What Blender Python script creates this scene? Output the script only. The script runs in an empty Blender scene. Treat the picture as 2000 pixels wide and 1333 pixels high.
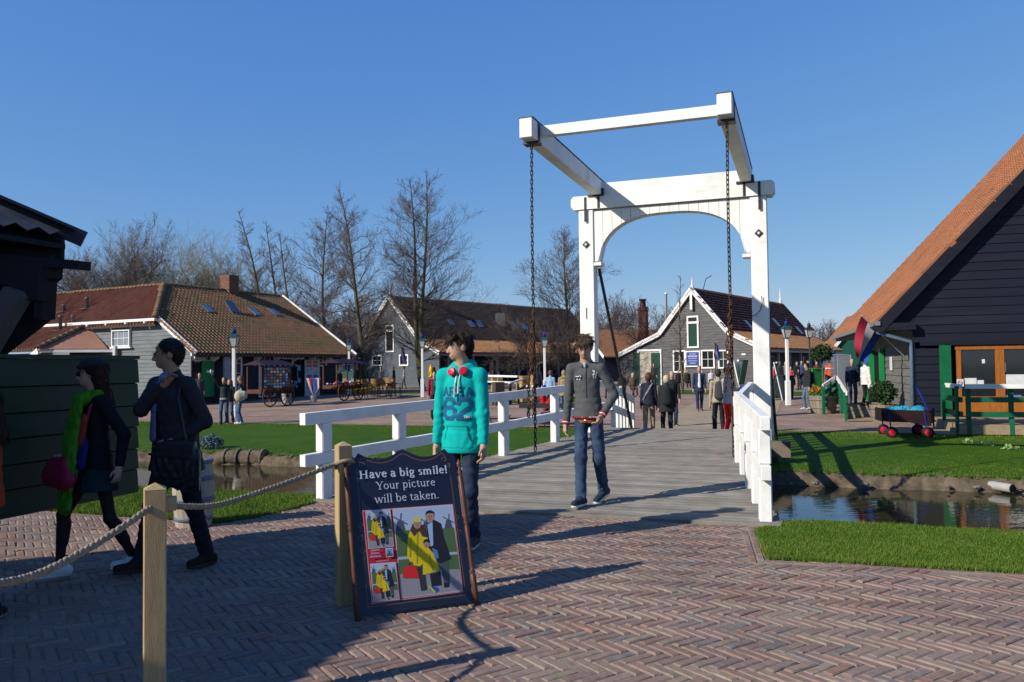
import bpy, math, random
import numpy as np
from mathutils import Vector, Matrix
random.seed(7); RNG = np.random.default_rng(7)
SC = bpy.context.scene
COL = SC.collection
R = math.radians
# ------------------------------------------------------------------ camera
CAMZ, FPX = 1.55, 1555.0
cam_d = bpy.data.cameras.new('camera'); cam = bpy.data.objects.new('camera', cam_d); COL.objects.link(cam)
cam_d.sensor_width = 36.0; cam_d.lens = FPX / 2000 * 36.0
cam_d.clip_start = 0.05; cam_d.clip_end = 5000
PITCH = math.atan((718 - 666.5) / FPX)
CAMM = Matrix.Translation((0, 0, CAMZ)) @ Matrix.Rotation(math.pi / 2 + PITCH, 4, 'X') @ Matrix.Rotation(-0.012, 4, 'Z')
cam.matrix_world = CAMM
SC.camera = cam
# ------------------------------------------------------------------ sky and sun
SUN_EL, SUN_AZ = R(30), R(28)            # shadows fall towards +x, turned 28 degrees to +y
world = bpy.data.worlds.new('World'); SC.world = world; world.use_nodes = True
wn = world.node_tree.nodes; wl = world.node_tree.links
bg = wn['Background']; sky = wn.new('ShaderNodeTexSky'); sky.sky_type = 'NISHITA'; sky.sun_disc = False
sky.sun_elevation = SUN_EL; sky.sun_rotation = R(270) - SUN_AZ
sky.air_density = 1.0; sky.dust_density = 0.0; sky.ozone_density = 3.0; sky.altitude = 0
# the physical sky, balanced per channel to the photograph's white balance: colour = gain * sky ** power
SKY_STRENGTH = 0.10
sep = wn.new('ShaderNodeSeparateColor'); com = wn.new('ShaderNodeCombineColor'); wl.new(sky.outputs[0], sep.inputs[0])
for ch, tint, gain, power in ((0, 0.70, 0.767, 0.90), (1, 0.97, 0.615, 0.62), (2, 1.30, 0.706, 0.25)):
    pre = wn.new('ShaderNodeMath'); pre.operation = 'MULTIPLY'; pre.inputs[1].default_value = tint * 0.12; wl.new(sep.outputs[ch], pre.inputs[0])
    pw = wn.new('ShaderNodeMath'); pw.operation = 'POWER'; pw.inputs[1].default_value = power; wl.new(pre.outputs[0], pw.inputs[0])
    post_ = wn.new('ShaderNodeMath'); post_.operation = 'MULTIPLY'; post_.inputs[1].default_value = gain / 1.32 / SKY_STRENGTH; wl.new(pw.outputs[0], post_.inputs[0]); wl.new(post_.outputs[0], com.inputs[ch])
wl.new(com.outputs[0], bg.inputs[0]); bg.inputs[1].default_value = SKY_STRENGTH
sd = bpy.data.lights.new('sun', 'SUN'); sd.energy = 5.0; sd.angle = R(0.53); sd.color = (1.0, 0.92, 0.80)
sun = bpy.data.objects.new('sun', sd); COL.objects.link(sun)
LDIR = Vector((math.cos(SUN_EL) * math.cos(SUN_AZ), math.cos(SUN_EL) * math.sin(SUN_AZ), -math.sin(SUN_EL)))
sun.rotation_euler = LDIR.to_track_quat('-Z', 'Y').to_euler(); sun.location = (-30, -16, 22)
vs = SC.view_settings; vs.view_transform = 'Standard'; vs.look = 'None'; vs.gamma = 1; vs.exposure = 0.40
vs.use_curve_mapping = False
# ------------------------------------------------------------------ measuring helpers
def ray(px, py):
    return CAMM.to_3x3() @ Vector(((px - 1000) / FPX, -(py - 666.5) / FPX, -1.0))
def at(px, py, d):                        # point seen at a pixel, d metres ahead
    r = ray(px, py); return Vector((0, 0, CAMZ)) + r * (d / r.y)
def gz(px, py, z=0.0):                    # point seen at a pixel on a level z
    r = ray(px, py); return Vector((0, 0, CAMZ)) + r * ((z - CAMZ) / r.z)
TH = R(20); AX = Vector((math.sin(TH), math.cos(TH), 0)); CX = Vector((math.cos(TH), -math.sin(TH), 0))
def W(A, C, z=0.0): return AX * A + CX * C + Vector((0, 0, z))
def AC(p): return p.x * AX.x + p.y * AX.y, p.x * CX.x + p.y * CX.y
NEAR_E, FAR_E, LAWN_E, WATER = 8.45, 15.5, 22.8, -0.65
def lerp(a, b, t): return a + (b - a) * max(0, min(1, t))
def tz(A):
    if A < NEAR_E: return 0.0
    if A < FAR_E: return -0.9
    if A < LAWN_E: return lerp(-0.44, -0.27, (A - FAR_E) / (LAWN_E - FAR_E))
    if A < 27: return -0.27
    return lerp(-0.27, 0.0, (A - 27) / 15)
def gnd(px, d):                           # ground point in pixel column px at depth d
    r = ray(px, 720); p = r * (d / r.y); A, C = AC(p); return Vector((p.x, p.y, tz(A)))
# ------------------------------------------------------------------ object helpers
def tag(o, label=None, cat=None, group=None, kind=None):
    if label: o['label'] = label
    if cat: o['category'] = cat
    if group: o['group'] = group
    if kind: o['kind'] = kind
    return o
def empty(name, loc=(0, 0, 0), rz=0.0, label=None, cat=None, group=None):
    o = bpy.data.objects.new(name, None); COL.objects.link(o); o.location = loc; o.rotation_euler = (0, 0, rz)
    o.empty_display_size = 0.1
    return tag(o, label, cat, group)
def link(name, me, parent=None, loc=None, rot=None):
    o = bpy.data.objects.new(name, me); COL.objects.link(o)
    if parent is not None: o.parent = parent
    if loc is not None: o.location = loc
    if rot is not None: o.rotation_euler = rot
    return o
def copy_tree(o, parent=None):
    c = o.copy(); COL.objects.link(c); c.parent = parent
    for ch in o.children: copy_tree(ch, c)
    return c
class MB:
    def __init__(s): s.v = []; s.f = []; s.m = []; s.mi = 0
    def add(s, vs_, fs):
        n = len(s.v); s.v += [tuple(p) for p in vs_]
        for f in fs: s.f.append(tuple(i + n for i in f)); s.m.append(s.mi)
        return s
    def box(s, x0, x1, y0, y1, z0, z1, M=None, b=0.0):
        if b > 0:
            bm_pts = []
            P = [Vector((x, y, z)) for z in (z0, z1) for y in (y0, y1) for x in (x0, x1)]
            return s.bevbox(x0, x1, y0, y1, z0, z1, b, M)
        P = [Vector((x, y, z)) for z in (z0, z1) for y in (y0, y1) for x in (x0, x1)]
        if M is not None: P = [M @ p for p in P]
        return s.add(P, [(0, 2, 3, 1), (4, 5, 7, 6), (0, 1, 5, 4), (2, 6, 7, 3), (0, 4, 6, 2), (1, 3, 7, 5)])
    def bevbox(s, x0, x1, y0, y1, z0, z1, b, M=None):
        V = []; idx = {}
        lo = (x0, y0, z0); hi = (x1, y1, z1)
        for sx in (0, 1):
            for sy in (0, 1):
                for sz in (0, 1):
                    for ax in range(3):
                        q = []
                        for k, sg in enumerate((sx, sy, sz)):
                            e = hi[k] if sg else lo[k]
                            if k != ax: e += -b if sg else b
                            q.append(e)
                        idx[(sx, sy, sz, ax)] = len(V); V.append(Vector(q))
        if M is not None: V = [M @ p for p in V]
        Fc = []
        g = lambda sx, sy, sz, ax: idx[(sx, sy, sz, ax)]
        for sg in (0, 1):
            q = [g(sg, 0, 0, 0), g(sg, 1, 0, 0), g(sg, 1, 1, 0), g(sg, 0, 1, 0)]; Fc.append(q if sg else q[::-1])
            q = [g(0, sg, 0, 1), g(0, sg, 1, 1), g(1, sg, 1, 1), g(1, sg, 0, 1)]; Fc.append(q if sg else q[::-1])
            q = [g(0, 0, sg, 2), g(1, 0, sg, 2), g(1, 1, sg, 2), g(0, 1, sg, 2)]; Fc.append(q if sg else q[::-1])
        for p in (0, 1):
            for q_ in (0, 1):
                fl = (p == q_)
                e = [g(0, p, q_, 1), g(1, p, q_, 1), g(1, p, q_, 2), g(0, p, q_, 2)]; Fc.append(e if not fl else e[::-1])
                e = [g(p, 0, q_, 0), g(p, 1, q_, 0), g(p, 1, q_, 2), g(p, 0, q_, 2)]; Fc.append(e if fl else e[::-1])
                e = [g(p, q_, 0, 0), g(p, q_, 1, 0), g(p, q_, 1, 1), g(p, q_, 0, 1)]; Fc.append(e if not fl else e[::-1])
        for sx in (0, 1):
            for sy in (0, 1):
                for sz in (0, 1):
                    t = [g(sx, sy, sz, 0), g(sx, sy, sz, 1), g(sx, sy, sz, 2)]
                    Fc.append(t if (sx + sy + sz) % 2 == 1 else t[::-1])
        return s.add(V, Fc)
    def bar(s, a, b, w, h, up=(0, 0, 1), bev=0.0):      # box from a to b, w wide, h high
        a = Vector(a); b = Vector(b); d = b - a; L = d.length; d.normalize()
        u = Vector(up); x = d.cross(u)
        if x.length < 1e-4: x = d.cross(Vector((0, 1, 0)))
        x.normalize(); u = x.cross(d)
        M = Matrix(((x.x, d.x, u.x, a.x), (x.y, d.y, u.y, a.y), (x.z, d.z, u.z, a.z), (0, 0, 0, 1)))
        return s.box(-w / 2, w / 2, 0, L, -h / 2, h / 2, M, bev)
    def tube(s, pts, r, n=8, cap=True):
        pts = [Vector(p) for p in pts]; k = len(pts)
        rs = r if hasattr(r, '__len__') else [r] * k
        V = []; ref = None
        for i, p in enumerate(pts):
            d = (pts[min(i + 1, k - 1)] - pts[max(i - 1, 0)]).normalized()
            if ref is None: ref = d.orthogonal().normalized()
            ref = (ref - d * ref.dot(d)).normalized(); o = d.cross(ref)
            for j in range(n):
                t = 2 * math.pi * j / n; V.append(p + (ref * math.cos(t) + o * math.sin(t)) * rs[i])
        Fs = [(i * n + j, i * n + (j + 1) % n, (i + 1) * n + (j + 1) % n, (i + 1) * n + j) for i in range(k - 1) for j in range(n)]
        if cap: Fs += [tuple(range(n))[::-1], tuple(range((k - 1) * n, k * n))]
        return s.add(V, Fs)
    def lathe(s, prof, n=16, M=None, c=(0, 0, 0)):       # prof: (r, z)
        V = []
        for r_, z in prof:
            for j in range(n):
                t = 2 * math.pi * j / n; V.append(Vector((c[0] + r_ * math.cos(t), c[1] + r_ * math.sin(t), c[2] + z)))
        if M is not None: V = [M @ p for p in V]
        k = len(prof)
        Fs = [(i * n + j, i * n + (j + 1) % n, (i + 1) * n + (j + 1) % n, (i + 1) * n + j) for i in range(k - 1) for j in range(n)]
        Fs += [tuple(range(n))[::-1], tuple(range((k - 1) * n, k * n))]
        return s.add(V, Fs)
    def prism(s, poly, a, b):                            # polygon (3d points) swept from offset a to offset b
        a = Vector(a); b = Vector(b); n = len(poly)
        V = [Vector(p) + a for p in poly] + [Vector(p) + b for p in poly]
        return s.add(V, [tuple(range(n))[::-1], tuple(range(n, 2 * n))] + [(i, (i + 1) % n, n + (i + 1) % n, n + i) for i in range(n)])
    def quad(s, *p): return s.add(p, [tuple(range(len(p)))])
    def mesh(s, name, mats, smooth=False):
        me = bpy.data.meshes.new(name); me.from_pydata(s.v, [], s.f)
        for m in (mats if isinstance(mats, (list, tuple)) else [mats]): me.materials.append(m)
        if max(s.m, default=0) > 0: me.polygons.foreach_set('material_index', s.m)
        if smooth: me.polygons.foreach_set('use_smooth', [True] * len(me.polygons))
        me.update(); return me
    def build(s, name, mats, parent=None, smooth=False, loc=None, rot=None):
        return link(name, s.mesh(name, mats, smooth), parent, loc, rot)
def np_mesh(name, V, Fq, mats, smooth=False, mi=None):
    V = np.asarray(V, np.float32); Fq = np.asarray(Fq, np.int32); n = Fq.shape[1]
    me = bpy.data.meshes.new(name); me.vertices.add(len(V)); me.vertices.foreach_set('co', V.ravel())
    me.loops.add(Fq.size); me.loops.foreach_set('vertex_index', Fq.ravel())
    me.polygons.add(len(Fq)); me.polygons.foreach_set('loop_start', np.arange(0, Fq.size, n, dtype=np.int32))
    for m in (mats if isinstance(mats, (list, tuple)) else [mats]): me.materials.append(m)
    if mi is not None: me.polygons.foreach_set('material_index', np.asarray(mi, np.int32))
    me.polygons.foreach_set('use_smooth', np.full(len(Fq), smooth, bool))
    me.update(calc_edges=True); return me
# ------------------------------------------------------------------ materials
_MC = {}
def nt(name):
    m = bpy.data.materials.new(name); m.use_nodes = True
    return m, m.node_tree.nodes, m.node_tree.links, m.node_tree.nodes['Principled BSDF']
ALB = 0.85                                # overall albedo balance for the chosen exposure
def c4(c): return (c[0] * ALB, c[1] * ALB, c[2] * ALB, 1)
def mat(name, col, rough=0.7, var=0.15, scale=6.0, bump=0.0, bscale=60.0, metal=0.0, spec=0.18, col2=None, stretch=(1, 1, 1), rnd=0.0, dirt=0.0):
    if name in _MC: return _MC[name]
    m, n, l, b = nt(name); _MC[name] = m
    tc = n.new('ShaderNodeTexCoord'); mp = n.new('ShaderNodeMapping'); mp.inputs['Scale'].default_value = stretch
    l.new(tc.outputs['Object'], mp.inputs['Vector'])
    no = n.new('ShaderNodeTexNoise'); no.inputs['Scale'].default_value = scale; no.inputs['Detail'].default_value = 6
    no.inputs['Roughness'].default_value = 0.65
    l.new(mp.outputs[0], no.inputs['Vector'])
    cr = n.new('ShaderNodeValToRGB'); lo = [x * (1 - var) for x in col]; hi = col2 if col2 else [min(1, x * (1 + var)) for x in col]
    cr.color_ramp.elements[0].position = 0.3; cr.color_ramp.elements[1].position = 0.7
    cr.color_ramp.elements[0].color = c4(lo); cr.color_ramp.elements[1].color = c4(hi)
    l.new(no.outputs['Fac'], cr.inputs['Fac']); out = cr.outputs[0]
    if dirt:
        nd = n.new('ShaderNodeTexNoise'); nd.inputs['Scale'].default_value = scale * 0.35; nd.inputs['Detail'].default_value = 8
        nd.inputs['Roughness'].default_value = 0.7
        l.new(mp.outputs[0], nd.inputs['Vector'])
        rd = n.new('ShaderNodeValToRGB'); rd.color_ramp.elements[0].position = 0.52; rd.color_ramp.elements[1].position = 0.75
        rd.color_ramp.elements[0].color = (0, 0, 0, 1); rd.color_ramp.elements[1].color = (dirt, dirt, dirt, 1)
        l.new(nd.outputs['Fac'], rd.inputs['Fac'])
        mx = n.new('ShaderNodeMixRGB'); mx.inputs[2].default_value = (0.12, 0.11, 0.085, 1)
        l.new(rd.outputs[0], mx.inputs[0]); l.new(out, mx.inputs[1]); out = mx.outputs[0]
    if rnd:
        oi = n.new('ShaderNodeObjectInfo'); hv = n.new('ShaderNodeHueSaturation')
        mr = n.new('ShaderNodeMapRange'); mr.inputs['To Min'].default_value = 1 - rnd; mr.inputs['To Max'].default_value = 1 + rnd
        l.new(oi.outputs['Random'], mr.inputs['Value']); l.new(mr.outputs[0], hv.inputs['Value']); l.new(out, hv.inputs['Color']); out = hv.outputs[0]
    l.new(out, b.inputs['Base Color'])
    b.inputs['Roughness'].default_value = rough; b.inputs['Metallic'].default_value = metal; b.inputs['Specular IOR Level'].default_value = spec
    if bump:
        nb = n.new('ShaderNodeTexNoise'); nb.inputs['Scale'].default_value = bscale; nb.inputs['Detail'].default_value = 5
        l.new(mp.outputs[0], nb.inputs['Vector'])
        bp = n.new('ShaderNodeBump'); bp.inputs['Strength'].default_value = bump; bp.inputs['Distance'].default_value = 0.01
        l.new(nb.outputs['Fac'], bp.inputs['Height']); l.new(bp.outputs[0], b.inputs['Normal'])
    return m
def cloth(col, rough=0.85):
    key = 'cloth_%03d_%03d_%03d' % tuple(int(x * 999) for x in col)
    m = mat(key, col, rough, 0.22, 14, 0.25, 90, spec=0.15); return m
def flat(name, col, rough=0.6, spec=0.3): return mat(name, col, rough, 0.03, 5, spec=spec)
WHITE = mat('white_paint', (0.82, 0.815, 0.775), 0.45, 0.09, 3, 0.25, 22, dirt=0.3)
WHITE2 = mat('white_trim', (0.79, 0.78, 0.75), 0.5, 0.08, 4, dirt=0.12)
BLACKIRON = mat('black_iron', (0.018, 0.018, 0.022), 0.45, 0.3, 20, 0.2, 80, spec=0.5)
RUST = mat('rusty_iron', (0.05, 0.03, 0.022), 0.7, 0.5, 30, 0.3, 90, col2=(0.13, 0.065, 0.035))
GLASS = mat('window_glass', (0.015, 0.018, 0.022), 0.06, 0.1, 2, spec=0.7)
GREYGLASS = mat('skylight_glass', (0.10, 0.13, 0.18), 0.08, 0.1, 2, spec=0.8)
TIMBER = mat('fresh_timber', (0.42, 0.30, 0.15), 0.65, 0.18, 5, 0.2, 40, stretch=(8, 8, 0.8), dirt=0.25)
GREENP = mat('green_paint', (0.012, 0.13, 0.055), 0.4, 0.1, 4)
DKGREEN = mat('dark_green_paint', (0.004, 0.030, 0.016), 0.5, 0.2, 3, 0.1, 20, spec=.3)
# ================================================================== SETTING
def grass_mat(name, a, b):
    m, n, l, bs = nt(name)
    tc = n.new('ShaderNodeTexCoord')
    n1 = n.new('ShaderNodeTexNoise'); n1.inputs['Scale'].default_value = 1.6; n1.inputs['Detail'].default_value = 9; n1.inputs['Roughness'].default_value = 0.75
    l.new(tc.outputs['Object'], n1.inputs['Vector'])
    cr = n.new('ShaderNodeValToRGB'); e = cr.color_ramp.elements
    e[0].position = 0.32; e[0].color = c4(a); e[1].position = 0.68; e[1].color = c4(b)
    l.new(n1.outputs['Fac'], cr.inputs['Fac'])
    at_ = n.new('ShaderNodeAttribute'); at_.attribute_name = 'tint'
    hv = n.new('ShaderNodeHueSaturation'); mr = n.new('ShaderNodeMapRange'); mr.inputs['To Min'].default_value = 0.75; mr.inputs['To Max'].default_value = 1.35
    l.new(at_.outputs['Fac'], mr.inputs['Value']); l.new(mr.outputs[0], hv.inputs['Value'])
    mh = n.new('ShaderNodeMapRange'); mh.inputs['To Min'].default_value = 0.515; mh.inputs['To Max'].default_value = 0.475
    l.new(at_.outputs['Fac'], mh.inputs['Value']); l.new(mh.outputs[0], hv.inputs['Hue'])
    st = n.new('ShaderNodeMath'); st.operation = 'GREATER_THAN'; st.inputs[1].default_value = 0.9; l.new(at_.outputs['Fac'], st.inputs[0])
    mx = n.new('ShaderNodeMixRGB'); mx.inputs[2].default_value = (0.22, 0.18, 0.07, 1); l.new(st.outputs[0], mx.inputs[0]); l.new(hv.outputs[0], mx.inputs[1])
    l.new(cr.outputs[0], hv.inputs['Color']); l.new(mx.outputs[0], bs.inputs['Base Color'])
    bs.inputs['Roughness'].default_value = 0.7; bs.inputs['Specular IOR Level'].default_value = 0.05
    return m
LAWN = grass_mat('lawn_soil', (0.045, 0.10, 0.006), (0.085, 0.15, 0.010))
BLADE = grass_mat('grass_blade', (0.050, 0.125, 0.008), (0.125, 0.205, 0.030))
SOIL = mat('bank_soil', (0.075, 0.055, 0.035), 0.95, 0.5, 5, 0.8, 14, col2=(0.17, 0.135, 0.09))
SAND = mat('joint_sand', (0.25, 0.205, 0.155), 0.95, 0.3, 3, 0.5, 80)
GRAVEL = mat('gravel_path', (0.33, 0.265, 0.18), 0.95, 0.18, 2, 0.4, 60)
MEADOW = mat('meadow', (0.05, 0.10, 0.02), 0.9, 0.3, 0.3)
def paving_mat():
    m, n, l, b = nt('far_brick_paving')
    tc = n.new('ShaderNodeTexCoord'); mp = n.new('ShaderNodeMapping'); mp.inputs['Rotation'].default_value = (0, 0, R(-20))
    l.new(tc.outputs['Object'], mp.inputs['Vector'])
    br = n.new('ShaderNodeTexBrick'); br.inputs['Scale'].default_value = 1.0; br.inputs['Brick Width'].default_value = 0.21; br.inputs['Row Height'].default_value = 0.065
    br.inputs['Mortar Size'].default_value = 0.006; br.inputs['Color1'].default_value = (0.22, 0.14, 0.11, 1); br.inputs['Color2'].default_value = (0.305, 0.22, 0.17, 1)
    br.inputs['Mortar'].default_value = (0.19, 0.15, 0.12, 1); l.new(mp.outputs[0], br.inputs['Vector'])
    no = n.new('ShaderNodeTexNoise'); no.inputs['Scale'].default_value = 0.7; no.inputs['Detail'].default_value = 8; l.new(tc.outputs['Object'], no.inputs['Vector'])
    mr = n.new('ShaderNodeMapRange'); mr.inputs['From Min'].default_value = 0.3; mr.inputs['From Max'].default_value = 0.7; mr.inputs['To Min'].default_value = 0.8; mr.inputs['To Max'].default_value = 1.25
    l.new(no.outputs['Fac'], mr.inputs['Value'])
    hv = n.new('ShaderNodeHueSaturation'); l.new(mr.outputs[0], hv.inputs['Value']); l.new(br.outputs[0], hv.inputs['Color']); l.new(hv.outputs[0], b.inputs['Base Color'])
    bp = n.new('ShaderNodeBump'); bp.inputs['Strength'].default_value = 0.4; bp.inputs['Distance'].default_value = 0.01
    inv = n.new('ShaderNodeMath'); inv.operation = 'SUBTRACT'; inv.inputs[0].default_value = 1; l.new(br.outputs['Fac'], inv.inputs[1])
    l.new(inv.outputs[0], bp.inputs['Height']); l.new(bp.outputs[0], b.inputs['Normal']); b.inputs['Roughness'].default_value = 0.9; b.inputs['Specular IOR Level'].default_value = 0.08
    return m
FARPAV = paving_mat()
def strip(name, rows, Cs, mat_, jit=0.0, smooth=True, label=None):      # rows: list of (A, z)
    V = []; Fq = []
    for i, (A, z) in enumerate(rows):
        for j, C in enumerate(Cs):
            jj = 0 if callable(A) else A
            a_ = A(C) if callable(A) else A
            p = W(a_, C, z + (random.uniform(-jit, jit))); V.append(p)
    nC = len(Cs)
    for i in range(len(rows) - 1):
        for j in range(nC - 1): Fq.append((i * nC + j, i * nC + j + 1, (i + 1) * nC + j + 1, (i + 1) * nC + j))
    me = np_mesh(name, V, Fq, mat_, smooth); o = link(name, me); o['kind'] = 'structure'; return o
def frange(a, b, n): return [a + (b - a) * i / (n - 1) for i in range(n)]
# ground sheets
strip('sand_bed', [(-40, -0.0075), (NEAR_E - 0.02, -0.0075)], frange(-60, 60, 3), SAND)
def noise1(x, s=0): return math.sin(x * 1.7 + s) * 0.5 + math.sin(x * 4.1 + 2 * s) * 0.3 + math.sin(x * 9.7 + 3 * s) * 0.2
Cb = frange(-60, -21, 40) + frange(-20.9, 15, 520) + frange(15.5, 60, 40)
strip('near_bank', [(lambda C: NEAR_E - 0.05 + 0.1 * noise1(C), 0.0), (lambda C: NEAR_E + 0.12 + 0.1 * noise1(C, 1), -0.2), (lambda C: NEAR_E + 0.25 + 0.08 * noise1(C, 2), -0.5), (NEAR_E + 0.6, -1.0)], Cb, SOIL, 0.02)
strip('far_bank', [(FAR_E - 0.7, -1.0), (lambda C: FAR_E - 0.16 + 0.12 * noise1(C, 3), -0.68), (lambda C: FAR_E - 0.05 + 0.12 * noise1(C, 4), -0.56), (lambda C: FAR_E + 0.02 + 0.1 * noise1(C, 4), -0.45), (FAR_E + 0.35, -0.43)], Cb, SOIL, 0.04)
strip('far_lawn', [(FAR_E + 0.12, -0.425), (FAR_E + 2.2, -0.36), (FAR_E + 4.5, -0.30), (LAWN_E, -0.264)], frange(-70, 70, 71), LAWN)
strip('plaza', [(LAWN_E - 0.3, -0.27), (27, -0.27), (42, 0.0), (120, 0.0)], frange(-90, 90, 19), FARPAV)
strip('meadow', [(118, -0.02), (300, -0.02), (3000, -0.02)], frange(-2600, 2600, 9), MEADOW)
strip('terrain_side', [(-300, -0.05), (-39, -0.05)], frange(-600, 600, 5), MEADOW)
strip('path', [(19.0, 0.02), (20.5, -0.22), (22.5, -0.262), (27, -0.262), (42, 0.008), (75, 0.008)], frange(-4.5, -0.9, 4), GRAVEL)
# paving reaching round the deck of the shed on the right, over the lawn
pv = [gz(1497, 838, -0.3), gz(1600, 850, -0.3), gz(1660, 862, -0.3), gz(1735, 866, -0.33), gz(1830, 868, -0.33), gz(1870, 850, -0.33)]
# water
def water_mat():
    m, n, l, b = nt('canal_water')
    b.inputs['Base Color'].default_value = (0.028, 0.026, 0.012, 1); b.inputs['Roughness'].default_value = 0.03; b.inputs['Specular IOR Level'].default_value = 0.5
    b.inputs['IOR'].default_value = 1.45
    tc = n.new('ShaderNodeTexCoord'); mp = n.new('ShaderNodeMapping'); mp.inputs['Rotation'].default_value = (0, 0, TH); mp.inputs['Scale'].default_value = (1.6, 4.5, 1)
    l.new(tc.outputs['Object'], mp.inputs['Vector'])
    no = n.new('ShaderNodeTexNoise'); no.inputs['Scale'].default_value = 2.2; no.inputs['Detail'].default_value = 3; l.new(mp.outputs[0], no.inputs['Vector'])
    bp = n.new('ShaderNodeBump'); bp.inputs['Strength'].default_value = 0.09; bp.inputs['Distance'].default_value = 0.02
    l.new(no.outputs['Fac'], bp.inputs['Height']); l.new(bp.outputs[0], b.inputs['Normal'])
    return m
strip('water', [(NEAR_E - 0.1, WATER), (FAR_E + 0.05, WATER)], frange(-70, 70, 3), water_mat())
def poly_sheet(name, pts, mat_, kind='structure', parent=None):
    me = bpy.data.meshes.new(name); me.from_pydata([tuple(p) for p in pts], [], [tuple(range(len(pts)))]); me.materials.append(mat_); me.update()
    nrm = me.polygons[0].normal
    if nrm.z < 0: me.flip_normals()
    o = link(name, me, parent)
    if kind: o['kind'] = kind
    return o
# near lawns
def edge_pts(C0, C1, n): return [W(NEAR_E - 0.06 + 0.1 * noise1(C), C, 0.012) for C in frange(C0, C1, n)]
g = lambda px, py: gz(px, py, 0.012)
deckNR = W(8.02, -0.30); deckNL = W(8.15, -5.35)
LAWN_R = [g(1478, 1033), g(1500, 1089), g(1760, 1103), g(2000, 1117)] + [g(2400, 1141), W(5.2, 12, 0.012), W(NEAR_E - 0.06, 14, 0.012)] + edge_pts(13.5, -0.22, 40)
LAWN_L = [W(NEAR_E - 0.1, -20, 0.012), W(7.4, -17, .012), g(-200, 985), g(95, 996), g(200, 1004), g(420, 1020), g(490, 1011), g(560, 995), g(614, 981)] + edge_pts(-5.4, -19.5, 50)
poly_sheet('lawn_right', LAWN_R, LAWN); poly_sheet('lawn_left', LAWN_L, LAWN)
def inside(poly, x, y):
    r = np.zeros(np.shape(x), bool); n = len(poly); j = n - 1
    for i in range(n):
        xi, yi, xj, yj = poly[i][0], poly[i][1], poly[j][0], poly[j][1]
        c = ((yi > y) != (yj > y)) & (x < (xj - xi) * (y - yi) / (yj - yi + 1e-12) + xi)
        r ^= c; j = i
    return r
# ------------------------------------------------------------------ brick paving (herringbone)
def brick_mat():
    m, n, l, b = nt('clinker_brick')
    at_ = n.new('ShaderNodeAttribute'); at_.attribute_name = 'tint'; oi = n.new('ShaderNodeObjectInfo')
    ad = n.new('ShaderNodeMath'); ad.operation = 'ADD'; l.new(at_.outputs['Fac'], ad.inputs[0]); l.new(oi.outputs['Random'], ad.inputs[1])
    fr = n.new('ShaderNodeMath'); fr.operation = 'FRACT'; l.new(ad.outputs[0], fr.inputs[0])
    cr = n.new('ShaderNodeValToRGB'); cr.color_ramp.interpolation = 'LINEAR'
    cs = [(0.0, (0.20, 0.125, 0.105)), (0.2, (0.235, 0.16, 0.135)), (0.42, (0.215, 0.14, 0.12)), (0.55, (0.25, 0.18, 0.145)), (0.68, (0.26, 0.205, 0.155)), (0.78, (0.18, 0.13, 0.115)), (0.90, (0.26, 0.14, 0.10)), (0.965, (0.15, 0.14, 0.14)), (1.0, (0.175, 0.155, 0.145))]
    while len(cr.color_ramp.elements) < len(cs): cr.color_ramp.elements.new(0.5)
    for e, (p, c) in zip(cr.color_ramp.elements, cs): e.position = p; e.color = c4(c)
    l.new(fr.outputs[0], cr.inputs['Fac'])
    ge = n.new('ShaderNodeNewGeometry')
    no = n.new('ShaderNodeTexNoise'); no.inputs['Scale'].default_value = 26; no.inputs['Detail'].default_value = 6; l.new(ge.outputs['Position'], no.inputs['Vector'])
    n2 = n.new('ShaderNodeTexNoise'); n2.inputs['Scale'].default_value = 1.1; n2.inputs['Detail'].default_value = 6; l.new(ge.outputs['Position'], n2.inputs['Vector'])
    s = n.new('ShaderNodeMath'); s.operation = 'ADD'; l.new(no.outputs['Fac'], s.inputs[0]); l.new(n2.outputs['Fac'], s.inputs[1])
    mr = n.new('ShaderNodeMapRange'); mr.inputs['From Min'].default_value = 0.7; mr.inputs['From Max'].default_value = 1.3; mr.inputs['To Min'].default_value = 0.72; mr.inputs['To Max'].default_value = 1.3
    l.new(s.outputs[0], mr.inputs['Value'])
    hv = n.new('ShaderNodeHueSaturation'); l.new(mr.outputs[0], hv.inputs['Value']); l.new(cr.outputs[0], hv.inputs['Color'])
    # sandy dust lies in patches on the bricks
    rd = n.new('ShaderNodeValToRGB'); rd.color_ramp.elements[0].position = 0.5; rd.color_ramp.elements[1].position = 0.72
    rd.color_ramp.elements[0].color = (0.16, 0.16, 0.16, 1); rd.color_ramp.elements[1].color = (0.55, 0.55, 0.55, 1); l.new(n2.outputs['Fac'], rd.inputs['Fac'])
    mx = n.new('ShaderNodeMixRGB'); mx.inputs[2].default_value = (0.23, 0.18, 0.14, 1); l.new(rd.outputs[0], mx.inputs[0]); l.new(hv.outputs[0], mx.inputs[1])
    l.new(mx.outputs[0], b.inputs['Base Color'])
    bp = n.new('ShaderNodeBump'); bp.inputs['Strength'].default_value = 0.55; bp.inputs['Distance'].default_value = 0.006; l.new(no.outputs['Fac'], bp.inputs['Height']); l.new(bp.outputs[0], b.inputs['Normal'])
    b.inputs['Roughness'].default_value = 0.78; b.inputs['Specular IOR Level'].default_value = 0.12
    return m
BRICK = brick_mat()
BL, BW = 0.213, 0.0655
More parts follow.
